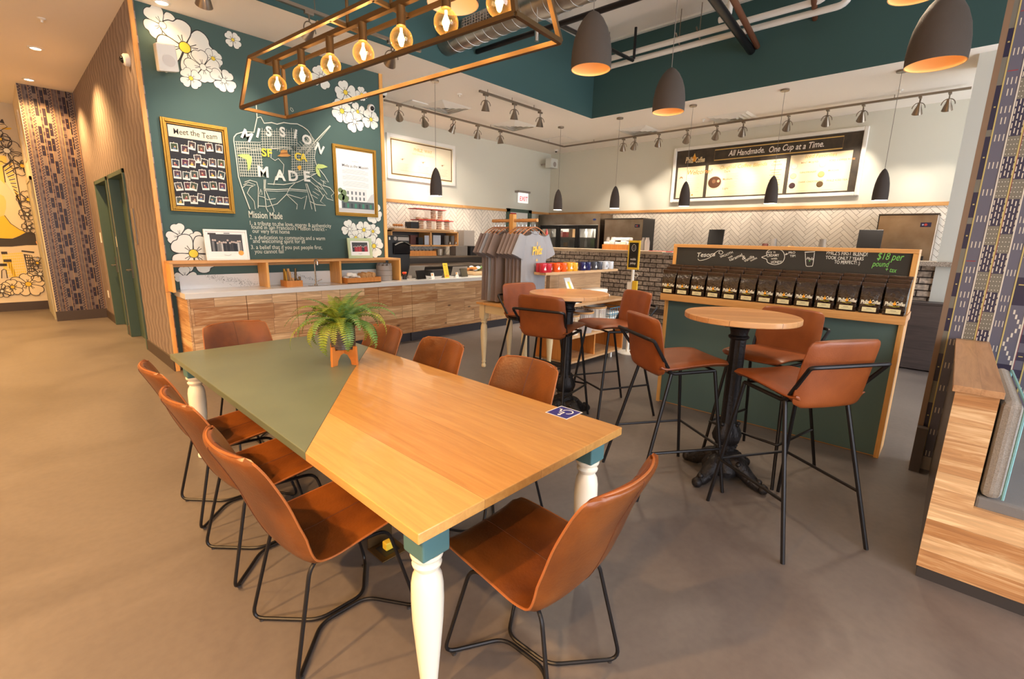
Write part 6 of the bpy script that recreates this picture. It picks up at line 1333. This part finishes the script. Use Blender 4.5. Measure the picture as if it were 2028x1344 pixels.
for k in range(7):
    y = .95-.3165*k; m_ = MB(); m_.lathe([(.010, zt_-.005), (.022, zt_-.012), (.022, zt_-.095), (.024, zt_-.10)], (0, y, 0), 18); part('socket', m_, 'brass', lc, False, smooth=True)
    m_ = MB(); zc = zt_-.158; pr = [(.017, .062), (.019, .055), (.030, .048)]+[(.056*math.sin(a), .056*math.cos(a)) for a in [PI*(.22+.78*i/12) for i in range(12)]]+[(.0001, -.056)]
    m_.lathe([(r_, z_) for r_, z_ in pr], (0, y, zc), 20, caps=False); part('bulb', m_, 'bulb_glass', lc, False, smooth=True)
    m_ = MB(); m_.tube([(0, y, zc+.05), (0, y, zc+.02)], .006, 6)
    for a in range(5): t_ = a*2*PI/5; m_.tube([(.004*math.cos(t_), y+.004*math.sin(t_), zc+.03), (.016*math.cos(t_), y+.016*math.sin(t_), zc), (.006*math.cos(t_), y+.006*math.sin(t_), zc-.03)], .0030, 5)
    part('filament', m_, 'filament', lc, False)
    light('bulb_light', 'POINT', lc.matrix_world @ Vector((0, y, zc-.0)), 6.5, WARM, .012, parent=lc)

# ================================================================ PENDANTS
def pendant(label, c, D, hgt, ztop, m_out, m_in, power, grp, cone=118):
    t = thing('pendant_lamp', label, 'pendant lamp', tuple(c), 0, grp); r = D/2; pr = [(.992, 0), (1.0, .02), (1.01, .15), (.985, .32), (.90, .52), (.74, .70), (.52, .85), (.28, .95), (.10, .99), (.05, 1.0)]
    m_ = MB(); m_.lathe([(a*r, b_*hgt) for a, b_ in pr], n=36, caps=False); part('lamp_shade', m_, m_out, t, False, smooth=True)
    m_ = MB(); m_.lathe([(r*.992, 0), (r*.955, .001)]+[(a*r*.955, b_*hgt*.965) for a, b_ in pr[1:]]+[(.0001, hgt*.965)], n=36, caps=False); part('inner_shade', m_, m_in, t, False, smooth=True, label='warm orange inside of the shade' if D > .25 else 'pale inside of the shade')
    m_ = MB(); m_.tube([(0, 0, hgt*.98), (0, 0, ztop-c[2])], .0035 if D > .25 else .003, 6); part('cord', m_, 'grey_dark', t, False); m_ = MB(); m_.lathe([(.06, ztop-c[2]-.025), (.062, ztop-c[2]-.004), (.062, ztop-c[2]-.001)], n=20); part('canopy', m_, 'nickel', t, False)
    m_ = MB(); m_.ball((0, 0, hgt*.42), r*.28, 8); part('bulb', m_, 'small_glow', t, False, smooth=True)
    light('pendant_light', 'SPOT', Vector(c)+Vector((0, 0, hgt*.16)), power, (1, .80, .56) if D > .25 else SOFT, r*.35, cone, Vector(c)-Vector((0, 0, 1)), t, .8); return t
GB = 'large dark dome pendants'
pendant('dark dome pendant hung over the far bar table, left of the white pipes', od(1170, 138, 3.95), .33, .44, UZ, 'shade', 'shade_in', 60, GB)
pendant('dark dome pendant hung before the corner of the teal fascia, the smallest looking one', od(1323, 222, 4.75), .31, .41, UZ, 'shade', 'shade_in', 60, GB)
pendant('dark dome pendant nearest the patterned side wall', od(1851, 128, 3.15), .33, .43, UZ, 'shade', 'shade_in', 50, GB)
pendant('dark dome pendant whose lit rim just shows above the one by the side wall', od(1815, -10, 3.3), .33, .43, UZ, 'shade', 'shade_in', 50, GB)
pendant('large pale-lit dome pendant behind the brass cage chandelier', od(897, 8, 3.35), .37, .42, UZ, 'shade', mat('shade_pale', col(250, 214, 170), .5), 22, GB)
GS = 'small bullet pendants along the bar'
for (u, v, ub), nm in zip(((861, 159, 385), (1111, 251, 413), (1228, 233, 414), (1373, 208, 406), (1555, 177, 404), (1787, 139, 399)), ('over the registers, before the cream menu board', 'at the fridge end of the bar', 'before the steel ice machine by the fridge', 'at the left edge of the long menu', 'before the middle of the long menu', 'right of the long menu')):
    c_ = oz(u, v, CZ); pendant('small grey bullet pendant '+nm, (c_.x, c_.y, 2.22), .185, .42, CZ, 'shade_small', 'white', 75, GS, 130)

# ================================================================ TRACK LIGHTS
RZ = CZ-.075
def rail(label, pts, z, ztop=None):
    t = thing('track_rail', label, 'track', tuple(Vector((pts[0][0], pts[0][1], z)))); b = MB()
    for a, c_ in zip(pts[:-1], pts[1:]):
        dx, dy = (.017, 0) if abs(c_[0]-a[0]) < .01*0+abs(c_[1]-a[1]) else (0, .017); x0, x1 = sorted((a[0], c_[0])); y0, y1 = sorted((a[1], c_[1])); b.box((x0-max(dx, .017 if dx else 0), y0-dy, z), (x1+dx, y1+dy, z+.03))
    part('rail', b, 'nickel', t)
    h = MB(); zz = ztop or CZ
    for a, c_ in zip(pts[:-1], pts[1:]):
        for q in (.12, .5, .88): x, y = a[0]+(c_[0]-a[0])*q, a[1]+(c_[1]-a[1])*q; h.tube([(x, y, z+.03), (x, y, zz)], .005, 6)
    part('hanger_rods', h, 'nickel', t); return t
rail('long L-shaped track running over the counter and along the menu wall', [(4.72, 7.42), (9.68, 7.42), (9.68, .25)], RZ)
rail('short track over the registers, nearer the teal fascia', [(5.38, 5.80), (6.85, 5.80)], RZ)
rail('track hung from the upper ceiling before the green wall', [(1.2, 5.12), (3.78, 5.12)], 3.76, UZ)
def head(label, x, y, z, aim, power=0, spot=58, color=SOFT, s_=1.12, grp='track spotlights'):
    t = thing('track_spotlight', label, 'spotlight', (x, y, z), 0, grp); b = MB(); b.box((-.045, -.02, -.028), (.045, .02, 0)); part('adapter', b, 'nickel', t, False, bevel=.003)
    b = MB(); b.tube([(0, 0, -.028), (0, 0, -.075*s_)], .008, 8); part('stem', b, 'nickel', t, False, smooth=True)
    d_ = (Vector(aim)-Vector((x, y, z-.15))).normalized(); sd = Vector((0, 0, 1)).cross(d_); sd = sd.normalized() if sd.length > .01 else Vector((1, 0, 0)); c_ = Vector((0, 0, -.15*s_)); R_ = .068*s_
    b = MB(); b.tube([c_+sd*R_*math.cos(a)+Vector((0, 0, 1))*R_*math.sin(a)*1.05 for a in [PI*i/12 for i in range(13)]], .006, 6); part('yoke', b, 'nickel', t, False, smooth=True)
    b = MB(); b.lathe([(.012*s_, -.075*s_), (.020*s_, -.07*s_), (.026*s_, -.03*s_), (.045*s_, .02*s_), (.058*s_, .065*s_), (.060*s_, .072*s_), (.054*s_, .070*s_), (.03*s_, .02*s_), (.0001, .01*s_)], c_, 20, ax=d_, caps=False); b.tube([c_-d_*.07*s_, c_-d_*.12*s_], .007*s_, 6); part('lamp_head', b, 'nickel', t, False, smooth=True)
    b = MB(); b.lathe([(.0001, .032*s_), (.036*s_, .032*s_)], c_, 14, ax=d_, caps=False); part('lens', b, 'down_glow', t, False)
    if power: light('spot', 'SPOT', Vector((x, y, z))+c_+d_*.085*s_, power, color, .04, spot, aim, t, .75)
    return t
ords2 = ['first', 'second', 'third', 'fourth', 'fifth', 'sixth', 'seventh', 'eighth', 'ninth', 'tenth', 'eleventh']
for k, (u, v, aim, pw) in enumerate(((790, 212, (5.9, BY, 2.9), 95), (840, 222, (6.9, BY, 2.5), 110), (897, 236, (6.0, 8.4, 1.9), 90), (946, 250, (7.2, 8.3, 1.2), 130), (991, 262, (8.0, 7.6, 1.0), 110))):
    head('track spotlight over the registers, %s from the green wall on the long track' % ords2[k], oy(u, v, 7.42).x, 7.42, RZ, aim, pw)
for k, (u, v) in enumerate(((962, 195), (1019, 209), (1070, 221))): x = oy(u, v, 5.80).x; head('track spotlight on the short track, %s from the chandelier' % ords2[k], x, 5.80, RZ, (x+.3, 6.3, .9), 150)
for k, (u, aim, pw) in enumerate(((1238, (MX, 6.4, 1.9), 37), (1260, (MX, 6.6, 1.8), 37), (1308, (MX, 5.6, 2.0), 48), (1364, (MX, 5.0, 2.6), 66), (1422, (MX, 4.4, 2.6), 81), (1474, (MX, 3.7, 2.6), 89), (1562, (MX, 3.0, 2.7), 93), (1638, (MX, 2.2, 2.7), 81), (1707, (MX, 1.7, 2.7), 74), (1816, (MX, 1.0, 2.0), 48), (1873, (MX, .5, 2.0), 40))):
    head('track spotlight above the menu wall, %s from the fridge' % ords2[k], 9.68, ox(u, 230, 9.68).y, RZ, aim, pw)
for k, (u, v) in enumerate(((612, 32), (775, 100))): x = oy(u, v, 5.12).x; head('track spotlight before the green wall, %s one' % ('left, above the chandelier', 'right, behind the chandelier')[k], x, 5.12, 3.76, (x+(-.5, .3)[k], GY, 2.6), 75, 62, s_=1.15)
head('track spotlight before the green wall, hidden above the photo frame', 1.5, 5.12, 3.76, (1.75, GY, 2.2), 50, 60, s_=1.15)

# ================================================================ CEILING FITTINGS
def diffuser(label, u, v, s_=.30):
    c_ = oz(u, v, CZ); t = thing('ceiling_vent', label, 'vent', (c_.x, c_.y, CZ-.03), 0, 'square ceiling vents')
    for k in range(4):
        a = s_*(1-.24*k); b = MB(); w_ = .035; z0, z1 = -.002-.0*k, .028
        P0 = [(-a, -a, .028), (a, -a, .028), (a, a, .028), (-a, a, .028)]; i_ = a-w_*1.3; P1 = [(-i_, -i_, .004), (i_, -i_, .004), (i_, i_, .004), (-i_, i_, .004)]
        b.add(P0+P1, [(0, 1, 5, 4), (1, 2, 6, 5), (2, 3, 7, 6), (3, 0, 4, 7)]); part('louvre', b, 'white', t, False)
    b = MB(); b.box((-s_*.98, -s_*.98, .0285), (s_*.98, s_*.98, .0295)); part('throat', b, 'white', t, False); return t
diffuser('square ceiling vent over the registers, behind the left pendant cord', 882, 212, .34); diffuser('square ceiling vent between the two tracks', 1018, 248, .34); diffuser('square ceiling vent above the steel ice machine by the fridge', 1265, 258, .34); diffuser('square ceiling vent above the long menu', 1452, 233, .36)
c_ = oz(822, 206, CZ); b = MB().box((c_.x-.2, c_.y-.2, CZ-.02), (c_.x+.2, c_.y+.2, CZ-.001)); solo('ceiling_panel', b, 'white', 'plain square ceiling plate beside the vent over the registers', 'plate', bevel=.004)
c_ = oz(1110, 277, CZ); b = MB()
for q in (((-.32, -.32), (.32, -.31)), ((-.32, .31), (.32, .32)), ((-.32, -.31), (-.31, .31)), ((.31, -.31), (.32, .31))): b.box((c_.x+q[0][0], c_.y+q[0][1], CZ-.008), (c_.x+q[1][0], c_.y+q[1][1], CZ-.001))
solo('access_hatch', b, 'white', 'thin square outline of a ceiling hatch near the wall corner', 'hatch')
for u, v, nm in ((910, 186, 'between the vent and the short track'), (1393, 236, 'beside the vent above the menu'), (1783, 178, 'beside the pendant right of the menu'), (82, 36, 'in the corridor ceiling')):
    c_ = oz(u, v, CZ); b = MB(); b.lathe([(.012, -.045), (.012, -.02), (.035, -.012), (.04, -.001)], (c_.x, c_.y, CZ), 14); solo('sprinkler', b, 'white', 'small white sprinkler '+nm, 'sprinkler', smooth=True)
def downlight(label, x, y, pw, vis=True):
    t = thing('downlight', label, 'downlight', (x, y, CZ-.012), 0, 'recessed ceiling downlights'); b = MB(); b.lathe([(.055, .0), (.078, .0), (.08, .011), (.055, .011)], n=26, caps=False); part('trim_ring', b, 'white', t, False, smooth=True); b = MB(); b.lathe([(.0001, .006), (.055, .006)], n=20, caps=False); part('lens', b, 'down_glow', t, False)
    light('downlight_lamp', 'SPOT', (x, y, CZ-.03), pw, (1, .58, .22), .05, 128, (x, y, 0), t, .7)
for k, (u, v) in enumerate(((320, 4), (70, 95), (57, 157))):
    c_ = oz(u, v, CZ); downlight('recessed downlight in the corridor ceiling, %s' % ('at the green wall corner', 'halfway along', 'farthest, before the patterned pier')[k], c_.x, c_.y, (14, 330, 300)[k])
for k, (x, y, pw) in enumerate(((-1.6, 10.9, 330), (-1.6, 8.0, 330), (-1.9, 5.6, 560), (.66, 6.6, 60), (-.6, 12.4, 250), (-1.9, 3.4, 600), (-1.9, 1.4, 560), (-1.9, -.6, 480))): downlight('recessed corridor downlight outside the view, %s back' % ords2[k], x, y, pw)  # extra unseen downlights, added to warm the left floor and walls
# speakers and cameras
sk = thing('wall_speaker', 'white wall speaker on the green wall below the painted flowers', 'speaker', (1.45, 6.30, 3.20)); p_ = [oy(308, 83, 6.25), oy(347, 88, 6.25), oy(356, 143, 6.25), oy(316, 140, 6.25)]; b = MB(); b.add([*p_, *[q+Vector((.01, .17, .03)) for q in p_]], [(0, 1, 2, 3), (7, 6, 5, 4), (0, 4, 5, 1), (1, 5, 6, 2), (2, 6, 7, 3), (3, 7, 4, 0)]); part('cabinet', b, 'white', sk, bevel=.012)
cc = sum(p_, Vector())/4; b = MB(); b.lathe([(.0001, .0), (.052, .0), (.056, .004)], cc+Vector((.008, -.004, -.03)), 20, ax=(0, -1, -.05)); part('cone', b, mat('speaker_cone', col(220, 214, 206), .6), sk); b = MB(); b.tube([cc+Vector((0, .12, -.1)), (cc.x, GY, cc.z-.02)], .02, 8); part('bracket', b, 'white', sk)
c_ = ox(1098, 318, MX-.25); sk2 = thing('wall_speaker', 'small grey speaker high in the corner behind the bar', 'speaker', (10.3, 8.2, 3.5)); x, y = 10.25, 8.2; z0, z1 = oy(1100, 333, 8.1).z, oy(1100, 314, 8.1).z; xa_ = oy(1092, 320, 8.1).x; xb_ = oy(1105, 320, 8.1).x
part('cabinet', MB().box((xa_, 8.1, z0), (xb_, 8.3, z1)), 'pillar', sk2, bevel=.01); b = MB(); b.lathe([(.0001, 0), (.06, 0), (.065, .004)], ((xa_+xb_)/2, 8.098, z0+.09), 16, ax=(0, -1, 0)); part('cone', b, 'grey_plastic', sk2); b = MB(); b.tube([((xa_+xb_)/2, 8.25, (z0+z1)/2), ((xa_+xb_)/2, BY, (z0+z1)/2)], .02, 8); part('bracket', b, 'grey_plastic', sk2)
def cam_dome(label, c_, ax, r=.055):
    ax = Vector(ax).normalized(); t = thing('dome_camera', label, 'camera', tuple(c_)); b = MB(); b.lathe([(r, 0), (r*1.05, r*.2), (r*.98, r*.75), (r*.7, r*.95)], c_, 20, ax=ax); part('housing', b, 'white', t, smooth=True); b = MB(); b.ball(Vector(c_)+ax*r*.85, r*.62, 10); part('lens_dome', b, 'screen', t, smooth=True)
cam_dome('white dome camera on the wallpapered corridor wall near the green corner', (GX0, 6.72, ox(252, 125, GX0).z), (-1, 0, -.1), .06)
c_ = oy(733, 214, GY); cam_dome('white dome camera among the painted flowers on the green wall', c_-Vector((0, .0, 0)), (.1, -1, -.2), .052)
c_ = oz(759, 183, CZ); cam_dome('small dome camera under the ceiling beside the green wall end', (c_.x, c_.y, CZ), (0, 0, -1), .055)
c_ = oy(1101, 308, 8.0); cam_dome('small dome camera above the grey corner speaker', (c_.x, c_.y, CZ), (0, 0, -1), .05)
# ducts and pipes in the raised ceiling
dx, dz, dr = 4.50, 4.17, .165; dt = thing('spiral_duct', 'galvanised spiral air duct in the raised ceiling', 'duct', (dx, 3.5, dz)); b = MB(); b.tube([(dx, 5.52, dz), (dx, .9, dz)], dr, 32); part('duct_pipe', b, 'galvanised', dt, smooth=True)
for k in range(27): y = 5.4-k*.16; b = MB(); b.tube([(dx+(dr+.002)*math.cos(a), y-.16*a/(2*PI), dz+(dr+.002)*math.sin(a)) for a in [2*PI*i/24 for i in range(25)]], .004, 4); part('seam_ring', b, 'galvanised', dt)
gy_ = oz(965, 65, 4.05); b = MB(); gz = dz-.06
for i in range(9): b.tube([(dx-dr-.012, 4.95-.05*i, dz-.10), (dx-dr-.012, 4.95-.05*i, dz+.08)], .006, 4)
for j in range(7): b.tube([(dx-dr-.014, 4.98, dz-.10+.03*j), (dx-dr-.014, 4.52, dz-.10+.03*j)], .005, 4)
part('grille', b, 'grey_plastic', dt)
def pipe(name, label, pts, r, m_, n=10, fil=.12):
    b = MB(); b.tube(fillet(pts, fil, 5) if len(pts) > 2 else pts, r, n); return solo(name, b, m_, label, 'pipe', smooth=True)
pipe('iron_pipe', 'long black pipe crossing beside the spiral duct', [(5.05, 5.5, 4.2), (5.15, 3.17, 4.2), (5.2, 1.0, 4.2)], .035, 'black_metal')
pipe('iron_pipe', 'thin black pipe reaching from the long pipe to the white pipes', [(5.115, 4.13, 4.235), (7.52, 4.42, 4.5)], .028, 'black_metal'); pipe('pipe_drop', 'short black vertical pipe beside the white pipes', [(7.52, 4.40, 4.52), (7.52, 4.40, 4.98)], .022, 'black_metal')
for k, (dx_, dz_) in enumerate(((0, 0), (.12, -.08))):
    a = oz(1128, 134+k*5, 4.66-dz_*0); pipe('water_pipe', 'white pipe along the teal fascia, %s of the pair' % ('upper', 'lower')[k], [(7.62+dx_, 5.75-k*.1, 4.66+dz_), (7.62+dx_, 1.75-.22*k, 4.66+dz_), (7.62+dx_, 1.70-.22*k, 5.1)], .042, 'pipe_white')
pipe('water_pipe', 'short white elbow pipe rising behind the dark slanting pipe', [(7.5, 3.05, 4.72), (7.5, 2.92, 4.72), (7.5, 2.90, 5.08)], .04, 'pipe_white')
b = MB()
for y in (3.72, 3.40, 5.0): b.tube([(7.68, y, 4.7), (7.68, y, 5.11)], .007, 5); b.tube([(7.55, y, 4.74), (7.8, y, 4.55)], .012, 5)
solo('pipe_hangers', b, 'nickel', 'thin metal hanger rods holding the white pipes', 'hangers')
pipe('drain_pipe', 'thick dark pipe slanting out of the teal fascia', [(4.2, 2.45, 4.43), (8.04, 2.74, 4.40)], .055, 'black_metal', 12); pipe('drain_pipe', 'rusty brown pipe slanting beside the thick dark one', [(4.6, 2.20, 4.40), (8.04, 2.66, 4.44)], .038, 'pipe_brown')
pipe('drain_pipe', 'short rusty pipe end behind the white pipe bend', [(5.6, 1.55, 4.75), (8.04, 1.95, 4.62)], .035, 'pipe_brown')
b = MB(); c_ = od(1063, 70, 5.2); b.tube([c_+Vector((0, 0, -.06)), c_+Vector((0, 0, .06))], .025, 10); b.tube([c_+Vector((0, 0, .06)), (c_.x, c_.y, UZ)], .006, 6); solo('ceiling_fitting', b, 'chrome', 'small chrome fitting hanging behind the near end of the chandelier', 'fitting', smooth=True)

# ================================================================ LONG MENU ON THE MENU WALL
XM = MX-.02
qs = [ox(*q, XM) for q in ((1336.7, 293.7), (1721.8, 250.8), (1701.2, 388.5), (1328.5, 400.2))]
my0, my1 = (qs[1].y+qs[2].y)/2, (qs[0].y+qs[3].y)/2; mz0, mz1 = (qs[2].z+qs[3].z)/2, (qs[0].z+qs[1].z)/2
lm = thing('menu_board', 'long dark menu board with cream panels in a white frame over the bar', 'board', (MX-.03, (my0+my1)/2, mz0)); f = .065; b = MB()
for a, c_ in (((MX-.07, my0, mz0), (MX-.001, my0+f, mz1)), ((MX-.07, my1-f, mz0), (MX-.001, my1, mz1)), ((MX-.07, my0+f, mz0), (MX-.001, my1-f, mz0+f)), ((MX-.07, my0+f, mz1-f), (MX-.001, my1-f, mz1))): b.box(a, c_)
part('frame', b, 'white', lm, bevel=.012); part('backing', MB().box((MX-.03, my0+f, mz0+f), (MX-.002, my1-f, mz1-f)), 'menu_dark', lm)
P = Plane((MX-.031, 0, 0), (0, -1, 0), (0, 0, 1)); d = MB(); A0, A1, B0, B1 = -my1+f, -my0-f, mz0+f, mz1-f; Wm, Hm = A1-A0, B1-B0
def mp(x, y): return A0+Wm*x, B0+Hm*y
CR = col(240, 222, 182)
def mr(x0, y0, x1, y1, c, h=.002): P.rect(d, *mp(x0, y0), *mp(x1, y1), h, c)
def mt(t, x, y, s, c, sh=0, bo=.006, al='LEFT', w=None): P.text(d, t, *mp(x, y), s, .0035, c, sh, bo, al, 0, w, .03)
mr(.015, .03, .195, .66, CR); mr(.215, .03, .655, .66, CR); mr(.675, .03, .965, .70, CR)
P.line(d, [mp(.245, .745), mp(.915, .745), mp(.915, .945), mp(.245, .945)], .018, .003, col(222, 186, 110), True)
mt('All Handmade.  One Cup at a Time.', .58, .80, .155, col(244, 238, 226), .2, .014, 'CENTER', Wm*.50)
mt('Philz', .06, .74, .17, col(236, 214, 170), .2, .03, 'LEFT', Wm*.055); mt('Coffee', .125, .74, .15, col(236, 214, 170), .2, .03, 'LEFT', Wm*.06); P.disc(d, *mp(.118, .81), .055, .003, col(232, 156, 48), 16); P.pl(d, [mp(.110, .86), mp(.126, .86), mp(.118, .93)], .004, col(240, 190, 90))
OR_, TN, GL = col(222, 140, 70), col(200, 172, 140), col(226, 190, 96)
mt('Welcome!', .075, .50, .13, OR_, .25, .008); P.disc(d, *mp(.042, .44), .035, .003, col(150, 110, 70), 12); P.disc(d, *mp(.042, .42), .026, .004, CR, 12)
for j in range(8): mr(.085, .42-.04*j, .155+.01*(j % 2), .425-.04*j, TN, .003)
for x in (.09, .125): P.disc(d, *mp(x, .08), .02, .003, col(190, 140, 60), 8)
mt('Original Coffee Blends', .42, .56, .10, GL, .2, .004, 'CENTER')
for g, (x, y0_, n) in enumerate(((.315, .49, 5), (.31, .34, 6), (.315, .16, 4))):
    mt(('Dark', 'Medium', 'Light')[g], x, y0_, .06, col(170, 120, 60), 0, .004)
    for j in range(n): mr(x+.015, y0_-.035-.025*j, x+.085-.01*(j % 2), y0_-.030-.025*j, TN, .003)
for j in range(7): mr(.43+.0*j, .48-.06*j, .52, .485-.06*j, col(228, 206, 170), .003)
mt('More\nOptions', .605, .60, .055, GL, .2, .004, 'CENTER')
for j in range(9): mr(.575+.01*(j % 2), .46-.045*j, .635-.01*(j % 2), .47-.045*j, col(210, 160, 100), .003)
P.disc(d, *mp(.262, .30), .155, .003, col(228, 190, 160), 24, .9); P.disc(d, *mp(.262, .31), .135, .004, col(84, 56, 40), 24, .88); P.disc(d, *mp(.257, .33), .04, .005, col(120, 86, 62), 12); P.disc(d, *mp(.285, .33), .03, .0055, col(200, 150, 120), 8)
mt('Iced Favorites', .82, .63, .09, GL, .2, .004, 'CENTER')
for k, (t, cc_) in enumerate((('MINT MOJITO', col(220, 220, 200)), ('ICED COFFEE ROSE', col(226, 196, 190)), ('GINGERSNAP', col(220, 190, 150)), ('MOCHA', col(220, 170, 110)), ('DARK CHOCOLATE', col(70, 50, 52)), ('PHILZ ICED TEA', col(96, 76, 50)))):
    x, y = .70+.135*(k % 2), .50-.17*(k//2); P.disc(d, *mp(x, y), .055, .003, tuple(q*.7 for q in cc_[:3])+(1,), 16); P.disc(d, *mp(x, y+.01), .046, .004, cc_, 16); mt(t, x+.03, y+.04, .045, col(196, 140, 80), 0, .006)
    for j in range(3): mr(x+.03, y+.005-.025*j, x+.09-.01*j, y+.010-.025*j, col(226, 206, 170), .003)
mr(.72, .055, .90, .06, TN, .003)
part('printed_panels', d, 'print', lm)
# room sign beside the near corridor door, thermostat and outlet on the corridor wall
solo('room_sign', MB().box((GX0-.012, 7.62, 1.42), (GX0-.001, 7.72, 1.86)), 'nickel', 'tall narrow metal plate beside the nearer green corridor door', 'sign'); solo('wall_switch', MB().box((GX0-.01, 9.14, 1.35), (GX0-.001, 9.22, 1.50)), 'white', 'white switch plate between the two green doors', 'switch')
solo('wall_switch', MB().box((GX0-.01, 10.75, 1.38), (GX0-.001, 10.83, 1.55)), 'white', 'white switch plate beyond the farther green door', 'switch'); solo('wall_outlet', MB().box((GX0-.01, 10.9, .42), (GX0-.001, 10.98, .54)), 'white', 'white wall outlet low beyond the farther green door', 'outlet')
solo('light_panel', MB().box((.507, 12.0, 2.75), (.519, 12.6, 3.55)), 'white_gloss', 'tall white panel high on the side of the patterned pier', 'panel')
